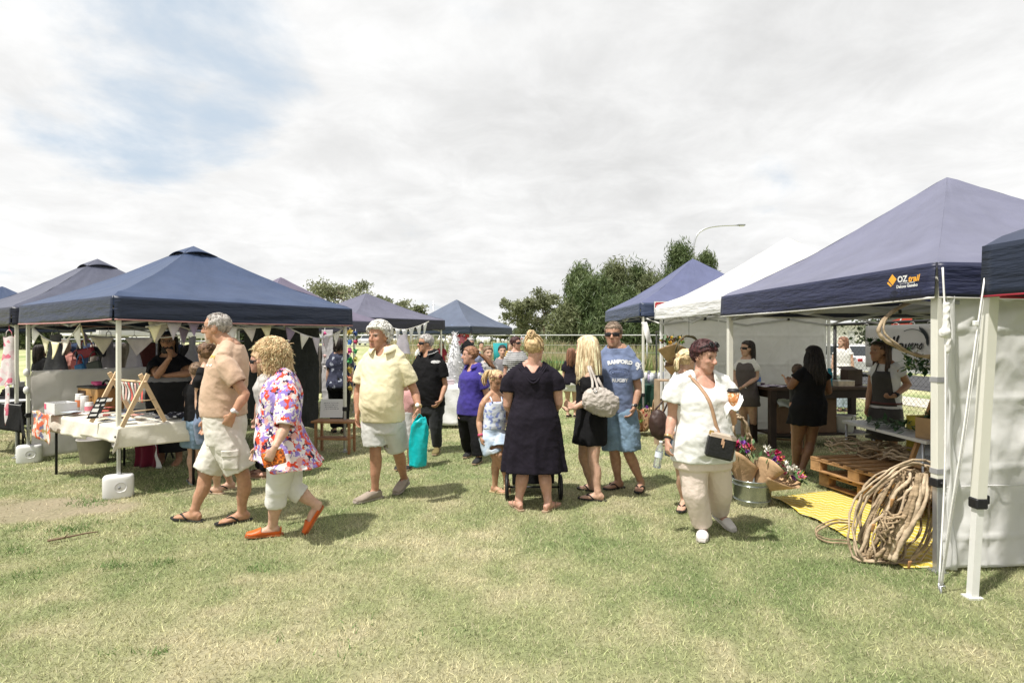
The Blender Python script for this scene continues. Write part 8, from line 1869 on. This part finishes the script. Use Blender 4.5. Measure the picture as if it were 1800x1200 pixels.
    for i, (s, z_, w_, h_) in enumerate(((.16, .60, .17, .24), (.27, .40, .17, .22))):
        m = MB(); q = base+ar*s+up_*z_+nn*.004; m.prism([q-ar*w_/2-up_*h_/2, q+ar*w_/2-up_*h_/2, q+ar*w_/2+up_*h_/2, q-ar*w_/2+up_*h_/2], nn, .002); nb = m.build('notice', paper_white, t)
        scribble('lettering', q+nn*.004, ar, up_, w_*.8, h_*.85, 5, M('ink_grey', (.2, .2, .22), .8), nb, 40+i, .5)
    m = MB(); q = base+ar*.2+up_*.24+nn*.003
    for k in range(6): m.tube([q+ar*(.07*math.cos(t_+k)*(.6+.1*k))+up_*(.05*math.sin(t_*1.3+k)) for t_ in [j*.35 for j in range(12)]], .0025, 4)
    m.build('chalk_drawing', M('chalk_white', 0), t)
    # banner on the fence
    A0 = V((6.38, 2.6, 0)); fp = lambda px: (lambda k: (lambda Y: V((k*Y, Y, 0)))((6.38-.035+.107*2.6-.03)/(k+.107)))((px-CX)/FL)
    a, b = fp(1523), fp(1668); ba = thing('banner', a.lerp(b, .5), 'white flowers banner with script lettering cable tied to the chain-link fence', 'banner'); fd = (b-a).normalized(); fn = V((-fd.y, fd.x, 0)); fn = fn if fn.x < 0 else -fn
    zt, zb = 1.83, 1.18; m = MB(); m.sheet(lambda u, v: a.lerp(b, u)+UP*(zb+(zt-zb)*v)+fn*(.012+.008*math.sin(u*14+v*3)), 40, 8, .003); m.build('sheet', M('banner_white', (.66, .65, .66), .6, .03, 3), ba)
    # script: flowers
    S = {'f': [[(.05, -.35), (.1, -.2), (.16, .5), (.24, .95), (.30, .85), (.2, .3), (.1, -.25), (.0, -.5), (-.03, -.3), (.1, 0), (.3, .1)], .34], 'l': [[(0, .05), (.15, .4), (.26, .95), (.2, 1.0), (.12, .5), (.12, .05), (.3, .1)], .28],
         'o': [[(0, .1), (.1, .35), (.25, .42), (.1, .3), (.08, .05), (.22, .0), (.33, .2), (.27, .4), (.4, .36)], .38], 'w': [[(0, .4), (.02, .05), (.12, 0), (.22, .4), (.24, .05), (.36, .02), (.44, .4), (.52, .34)], .50],
         'e': [[(0, .15), (.16, .25), (.22, .4), (.1, .38), (.06, .1), (.18, 0), (.32, .12)], .30], 'r': [[(0, .05), (.1, .42), (.12, .3), (.25, .38), (.24, .1), (.34, .06)], .34], 's': [[(0, .05), (.14, .45), (.2, .2), (.14, .0), (.02, .04)], .24]}
    x = .0; tot = sum(S[c][1] for c in 'flowers'); sc = .60/tot; m = MB()
    wl_ = (b-a).length; x0 = (fp(1566)-a).dot(fd)
    for ch in 'flowers':
        pts, adv = S[ch]; m.tube(spline([a+fd*(x0+(x+p_[0]+p_[1]*.12)*sc)+UP*(1.48+p_[1]*.18)+fn*.028 for p_ in pts], 26), [(.006+.005*abs(math.sin(j*.5)), .003) for j in range(27)], 6, ref=fd); x += adv
    m.build('script_lettering', black_plastic, ba)
    m = MB(); c0 = a+fd*(x0+.42)+UP*1.60+fn*.026; m.tube([c0+fd*(.24*math.cos(k))+UP*(.16*math.sin(k)) for k in [2.2-j*.09 for j in range(24)]], .005, 5)
    for j in range(11):
        k = .9-.10*j; p = c0+fd*(.24*math.cos(k))+UP*(.16*math.sin(k))
        for s in (-1, 1): e = (fd*math.cos(k+s*.9)+UP*math.sin(k+s*.9)); u = e.cross(fn); m.add([p, p+e*.04+u*.014, p+e*.08, p+e*.04-u*.014], [(0, 1, 2, 3)])
    m.build('leaf_drawing', M('ink_green', (.05, .06, .07), .7), ba)
    m = MB()
    for i in range(6): p = a.lerp(b, i/5)+UP*1.84; m.tube([p+UP*(.02*math.cos(k))+fn*(.04*math.sin(k)) for k in [j*.7 for j in range(10)]], .003, 4)
    m.build('cable_tie', rope_white, ba)
    rd = fp(1606)+UP*0; t = thing('red_sign', fp(1590)+V((1.2, 1.3, 0)), 'red sign showing above the fence behind the flowers banner', 'sign'); q = W(1585, 566, 9.6); m = MB(); m.box(q, (.34, .02, .26)); m.build('panel', M('sign_red', (.55, .06, .035), .5), t); lettering('lettering', '7', .2, q+V((-.04, -.012, .02)), V((1, 0, 0)), UP, paper_white, t, .003); m = MB(); m.cyl(V((q.x, q.y+.03, 0)), V((q.x, q.y+.03, q.z+.1)), .025, n=8); m.build('post', steel, t)
    # vine ring with greenery hanging at the front of the stall
    c = W(1655, 575, 4.35)+V((.08, 0, 0)); R_ = .50; t = thing('vine_ring', c, 'large bent vine ring with leaves and white flowers hanging inside the gazebo front', 'wreath'); m = MB()
    HP = [(1660, 519), (1625, 523), (1590, 535), (1560, 555), (1545, 577), (1549, 591), (1566, 604), (1600, 620), (1630, 627), (1665, 624), (1705, 602), (1718, 560), (1700, 530), (1660, 519)]
    m.tube(spline([W(x_, y_, 4.36+.02*math.sin(i)) for i, (x_, y_) in enumerate(HP)], 60), [.0145+.0025*math.sin(j*1.7) for j in range(61)], 7)
    m.tube(spline([W(1602, 531, 4.34), W(1574, 546, 4.34), W(1556, 564, 4.34), W(1555, 585, 4.34), W(1578, 605, 4.34), W(1612, 624, 4.34), W(1660, 622, 4.34)], 24), .008, 7); m.build('ring', vine_pale, t); lf = MB(); wf = MB()
    for i in range(190):
        u = rs.uniform(0, 1); p = W(1590+70*u, 622+10*math.sin(u*2.5)+rs.gauss(9, 9), 4.46+rs.gauss(0, .035)); e = V((rs.gauss(0, 1), rs.gauss(0, .6), rs.gauss(-.1, .8))).normalized(); x_, y_, _ = frame(e); L_ = rs.uniform(.035, .085); tgt = lf if rs.random() < .8 else wf
        if tgt is wf: L_ *= .6
        tgt.add([p, p+e*L_*.5+x_*L_*.26, p+e*L_, p+e*L_*.5-x_*L_*.26], [(0, 1, 2, 3)])
    lf.build('leaves', M('leaf_dark', 0), t); wf.build('blossom', M('blossom_white', (.62, .62, .52), .6), t); m = MB(); m.tube([c+V((.03, 0, .24)), V((c.x+.03, c.y, 2.0))], .003, 4); m.tube([c+V((-.25, 0, .21)), V((c.x-.2, c.y, 2.0))], .003, 4); m.build('wire', black_metal, t)
    # galvanised bucket and bouquets at the aisle
    q = G(1322, 884); t = thing('metal_bucket', q, 'round galvanised metal bucket holding kraft wrapped bouquets', 'bucket'); gal = M('galvanised', (.40, .43, .40), .22, .15, 12, .05, 10, metal=.85); m = MB(); m.lathe(q, [(0, .004), (.155, .004), (.16, .012), (.192, .235), (.197, .24), (.197, .25), (.188, .25), (.156, .02), (0, .02)], 32); m.build('bucket_body', gal, t)
    m = MB(); 
    for z_, r_ in ((.20, .190), (.05, .169)): m.tube([q+V((r_*math.cos(k), r_*math.sin(k), z_)) for k in [j*.2094 for j in range(31)]], .005, 5, cap=False)
    m.build('rib', gal, t); m = MB(); m.tube([q+V((.2*math.cos(k), -.02, .24-.14*math.sin(k))) for k in [j*.314 for j in range(11)]], .004, 5); m.build('handle', gal, t)
    pink, mag, pur, yel, wht, cor, grn = (.62, .16, .30), (.42, .02, .10), (.20, .05, .33), (.66, .42, .05), (.62, .60, .52), (.62, .22, .12), (.22, .34, .08)
    kraft_bouquet('wide kraft wrapped bouquet of white, yellow and magenta flowers leaning out of the bucket', q+V((.04, -.02, .13)), (.62, -.2, .75), .34, .20, [wht, yel, mag, pur, pink, wht, mag], 1, 22, 1.05)
    kraft_bouquet('upright kraft paper cone of pink flowers behind the woman in white', q+V((-.06, .02, .10)), (-.12, -.05, 1), .44, .11, [pink, pur, mag, cor], 2, 12)
    # shelf of bouquets inside the white gazebo
    q = W(1178, 700, 8.7); q.z = 0; t = thing('crate_shelf', q, 'upright weathered timber crate used as a flower shelf in the white gazebo', 'shelf'); cw = M('crate_wood', (.33, .24, .16), .8, .25, 5, .2, 25)
    for s in (-1, 1): m = MB(); m.box(q+V((s*.2, 0, .5)), (.02, .3, 1.0)); m.build('side_panel', cw, t)
    for z_ in (.03, .35, .68, .99): m = MB(); m.box(q+V((0, 0, z_)), (.378, .3, .02)); m.build('shelf', cw, t)
    def vase(p, lb, i): lathe_thing('tin_vase', lb, 'vase', p, [(0, 0), (.05, 0), (.055, .12), (.05, .12), (.045, .01), (0, .01)], gal, None, 'tin vases in the white gazebo')
    kraft_bouquet('kraft wrapped bouquet of yellow and dark flowers hung high on the white tent pole', W(1180, 640, 8.6), (-.05, -.25, 1), .36, .17, [yel, (.10, .02, .04), grn, yel, (.10, .02, .04), cor], 3, 16)
    p = q+V((.05, -.02, 1.001)); vase(p, 'tin vase on the timber crate shelf under the mauve flowers', 0); kraft_bouquet('bunch of mauve and magenta flowers on top of the crate shelf', p+V((0, 0, .05)), (.1, -.2, 1), .26, .15, [(.34, .18, .38), mag, (.45, .32, .48), wht], 4, 16)
    for i, (px, py, dr, lb) in enumerate(((1137, 748, (-.4, -.5, .7), 'kraft bouquet with dark red flower at left on the grass beside the brown bag'), (1155, 738, (.3, -.5, .8), 'kraft bouquet with green leaves and purple flowers above the brown bag'), (1128, 738, (-.6, -.4, .6), 'open kraft paper cone lying furthest left at the blue gazebo corner'))):
        p = G(px, 762); p.z = .06+.12*(i == 1); kraft_bouquet(lb, p, dr, .42, .20, [mag, cor, pur, grn] if i < 2 else [pur, wht], 10+i, 9)
    # twisted vine wreath beside the upright bouquet
    cw_ = W(1300, 765, 6.3); t = thing('vine_wreath', V((cw_.x, cw_.y, 0)), 'pale twisted vine wreaths standing behind the kraft flowers', 'wreath'); m = MB()
    for k in range(7): loop(m, cw_+V((.01*k, .02*k, -.02*k)), V((.9, .2, .1*k-.2)).normalized(), V((-.1, 0, 1)), .10+.01*(k % 3), .22+.012*k, .011, 800+k, 36, .05)
    m.build('strands', vine_pale, t); m = MB(); m.tube([cw_-V((.02, 0, .2)), V((cw_.x-.02, cw_.y, 0))], .012, 6); m.build('stake', vine, t)
    cw_ = W(1211, 612, 8.2); t = thing('hanging_wreath', cw_, 'thin dark vine wreath hanging from the white gazebo truss', 'wreath'); m = MB()
    for k in range(3): loop(m, cw_, V((1, .1, 0)), V((0, .1, 1)), .17+.008*k, .18, .010, 830+k, 32, .04)
    m.build('ring', M('vine_dark', (.11, .09, .05), .8), t); m = MB(); m.tube([cw_+V((0, 0, .18)), V((cw_.x, cw_.y, 1.95))], .003, 4); m.build('wire', black_metal, t)
    # blue gazebo table
    z = .78; a, b, c = V((2.36, 10.35, z)), V((2.36, 11.6, z)), V((3.1, 10.43, z)); table('market_table', 'table with dark green cloth at the blue gazebo corner', a, b, c, z, paper_white, steel)
    draped('dark green tablecloth on the blue gazebo table', a, b, c, z, (.60, .05, .60, .05), cloth('bottle_green', (.012, .045, .03)), seed=9, off=.005)
    pal = [(.40, .34, .48), (.55, .58, .62), (.60, .55, .6), (.35, .42, .55), (.62, .62, .62)]
    for i in range(26):
        u, v = rs.uniform(.02, .98), rs.uniform(.03, .95); p = a+(b-a)*u+(c-a)*v; p.z = z+.014; k = i % 5; nm = ('lavender', 'pale blue', 'pinkish', 'slate blue', 'white')[k]; t = thing('gift_jar', p, '%s lidded jar among the crowded jars on the green tablecloth' % nm, 'jar', 'jars on the green cloth table'); h_ = rs.uniform(.08, .22); r_ = rs.uniform(.03, .05)
        m = MB(); m.lathe(p, [(0, 0), (r_, 0), (r_, h_*.8), (r_*.7, h_*.9), (0, h_*.9)], 12); m.build('jar_body', M('giftjar%d' % k, pal[k], .35, .2, 20), t); m = MB(); m.lathe(p, [(r_*.75, h_*.88), (r_*.78, h_), (0, h_)], 12); m.build('lid', M('gj_lid%d' % k, c3(pal[k], 1.2), .5), t)
    p = W(1134, 583, 10.12); t = thing('cloth_flag', p, 'white cloth tied to the front pole of the blue gazebo', 'cloth'); m = MB(); m.sheet(lambda u, v: p+V((-.08+.10*u+.10*v, -.05+.02*math.sin(v*6+u*3), .17-.38*v)), 6, 10, .003); m.build('cloth', rope_white, t); m = MB(); m.tube([W(1137, 560, 10.05), W(1150, 565, 10.1), W(1158, 568, 9.6)], .012, 6); m.build('tie', rope_white, t)
for fn in (make_ground, make_far, make_cars, make_fences): fn()
twig(); TT = make_tents()
left_stall(TT); middle_stalls(TT); flower_stall(TT)
for fn in (man_in_beige, woman_floral, man_yellow, man_black, woman_purple, girl_blue, woman_navy, woman_blonde, man_blue, woman_white, woman_behind_white, woman_grey_dress, woman_dark, florist, vendor, boy_and_girl, background_folk): fn()
# ================================================================ camera, light
cam = bpy.data.cameras.new('camera'); co_ = bpy.data.objects.new('camera', cam); COL.objects.link(co_)
co_.location = (0, 0, CH); co_.rotation_euler = (R(90), 0, 0); cam.lens = 20; cam.sensor_width = 36; cam.shift_y = -2/1800
cam.clip_start = .05; cam.clip_end = 3000; SC.camera = co_
SUN_EL, SUN_DIR = R(63), V((-.345, -.295, .891)).normalized()
sun = bpy.data.lights.new('sun', 'SUN'); sun.energy = 4.6; sun.angle = R(1.8); sun.color = (1, .955, .89)
so = bpy.data.objects.new('sun', sun); COL.objects.link(so); so.rotation_euler = SUN_DIR.to_track_quat('Z', 'Y').to_euler(); so.location = SUN_DIR*60
w = bpy.data.worlds.new('World'); SC.world = w; w.use_nodes = True
ns, ls = w.node_tree.nodes, w.node_tree.links; bg = ns['Background']
sky = ns.new('ShaderNodeTexSky'); sky.sky_type = 'NISHITA'; sky.sun_disc = False; sky.sun_elevation = SUN_EL; sky.sun_rotation = math.atan2(SUN_DIR.x, SUN_DIR.y)
sky.air_density = 1.0; sky.dust_density = 1.0; sky.ozone_density = 1.0
tc = ns.new('ShaderNodeTexCoord'); sep = ns.new('ShaderNodeSeparateXYZ'); ls.new(tc.outputs['Generated'], sep.inputs[0])
def math_(op, a, b=None, c=None):
    n = ns.new('ShaderNodeMath'); n.operation = op
    for i, q in enumerate((a, b, c)):
        if q is None: continue
        if isinstance(q, (int, float)): n.inputs[i].default_value = q
        else: ls.new(q, n.inputs[i])
    return n.outputs[0]
def mr(v, a, b, c=0.0, d=1.0, sm=True):
    n = ns.new('ShaderNodeMapRange'); n.interpolation_type = 'SMOOTHSTEP' if sm else 'LINEAR'; ls.new(v, n.inputs[0])
    for i, q in enumerate((a, b, c, d)): n.inputs[i+1].default_value = q
    return n.outputs[0]
zz = math_('MAXIMUM', sep.outputs['Z'], 0.0); dz = math_('ADD', zz, 0.22)
cx = math_('DIVIDE', sep.outputs['X'], dz); cy = math_('DIVIDE', sep.outputs['Y'], dz)
cv = ns.new('ShaderNodeCombineXYZ'); ls.new(cx, cv.inputs[0]); ls.new(cy, cv.inputs[1])
def nz(scale, det, rough, off=(0, 0, 0), dist=0.0):
    mp = ns.new('ShaderNodeMapping'); mp.inputs['Location'].default_value = off; ls.new(cv.outputs[0], mp.inputs[0])
    n = ns.new('ShaderNodeTexNoise'); n.inputs['Scale'].default_value = scale; n.inputs['Detail'].default_value = det; n.inputs['Roughness'].default_value = rough; n.inputs['Distortion'].default_value = dist
    ls.new(mp.outputs[0], n.inputs['Vector']); return n.outputs['Fac']
n1 = nz(1.6, 7, .58, (3.1, 1.7, 0), .25); n2 = nz(3.8, 8, .62, (8.2, 4.4, 0), .4); n3 = nz(.8, 5, .55, (1.4, 6.3, 0))
# the clear patch high on the left: a world direction
vd = ns.new('ShaderNodeVectorMath'); vd.operation = 'NORMALIZE'; ls.new(tc.outputs['Generated'], vd.inputs[0])
def gap(d, r):
    dn = V(d).normalized(); dt = ns.new('ShaderNodeVectorMath'); dt.operation = 'DOT_PRODUCT'; ls.new(vd.outputs[0], dt.inputs[0]); dt.inputs[1].default_value = dn
    return mr(dt.outputs['Value'], math.cos(R(r)), math.cos(R(r*.2)), 0, 1, False)
g = math_('MAXIMUM', gap((-.66, 1, .55), 15), math_('MAXIMUM', gap((-.50, 1, .40), 7), gap((-.72, 1, .64), 10)))
g = math_('SUBTRACT', g, math_('MULTIPLY', math_('SUBTRACT', n1, .40), 3.4))
cover = mr(g, .02, .85, 1.0, 0.0)
bright = math_('ADD', math_('MULTIPLY', mr(n2, .25, .78), .13), math_('MULTIPLY', mr(n3, .32, .68), .15))
lum = math_('ADD', bright, .562)
hz = mr(sep.outputs['Z'], 0.0, .30, 0.0, 0.0); lum = math_('ADD', lum, hz)
cc = ns.new('ShaderNodeCombineColor'); ls.new(math_('MULTIPLY', lum, 10.0), cc.inputs[0]); ls.new(math_('MULTIPLY', lum, 10.0), cc.inputs[1]); ls.new(math_('MULTIPLY', lum, 9.95), cc.inputs[2])
blue = ns.new('ShaderNodeMix'); blue.data_type = 'RGBA'; blue.inputs[0].default_value = .85; ls.new(sky.outputs[0], blue.inputs[6]); blue.inputs[7].default_value = (5.0, 5.75, 6.5, 1)
mx = ns.new('ShaderNodeMix'); mx.data_type = 'RGBA'; ls.new(cover, mx.inputs[0]); ls.new(blue.outputs[2], mx.inputs[6]); ls.new(cc.outputs[0], mx.inputs[7])
ls.new(mx.outputs[2], bg.inputs['Color']); bg.inputs['Strength'].default_value = .1
vs_ = SC.view_settings; vs_.view_transform = 'Standard'; vs_.look = 'None'; vs_.exposure = 0.42; vs_.gamma = 1
SC.display_settings.display_device = 'sRGB'
SC.cycles.max_bounces = 6; SC.cycles.transparent_max_bounces = 12
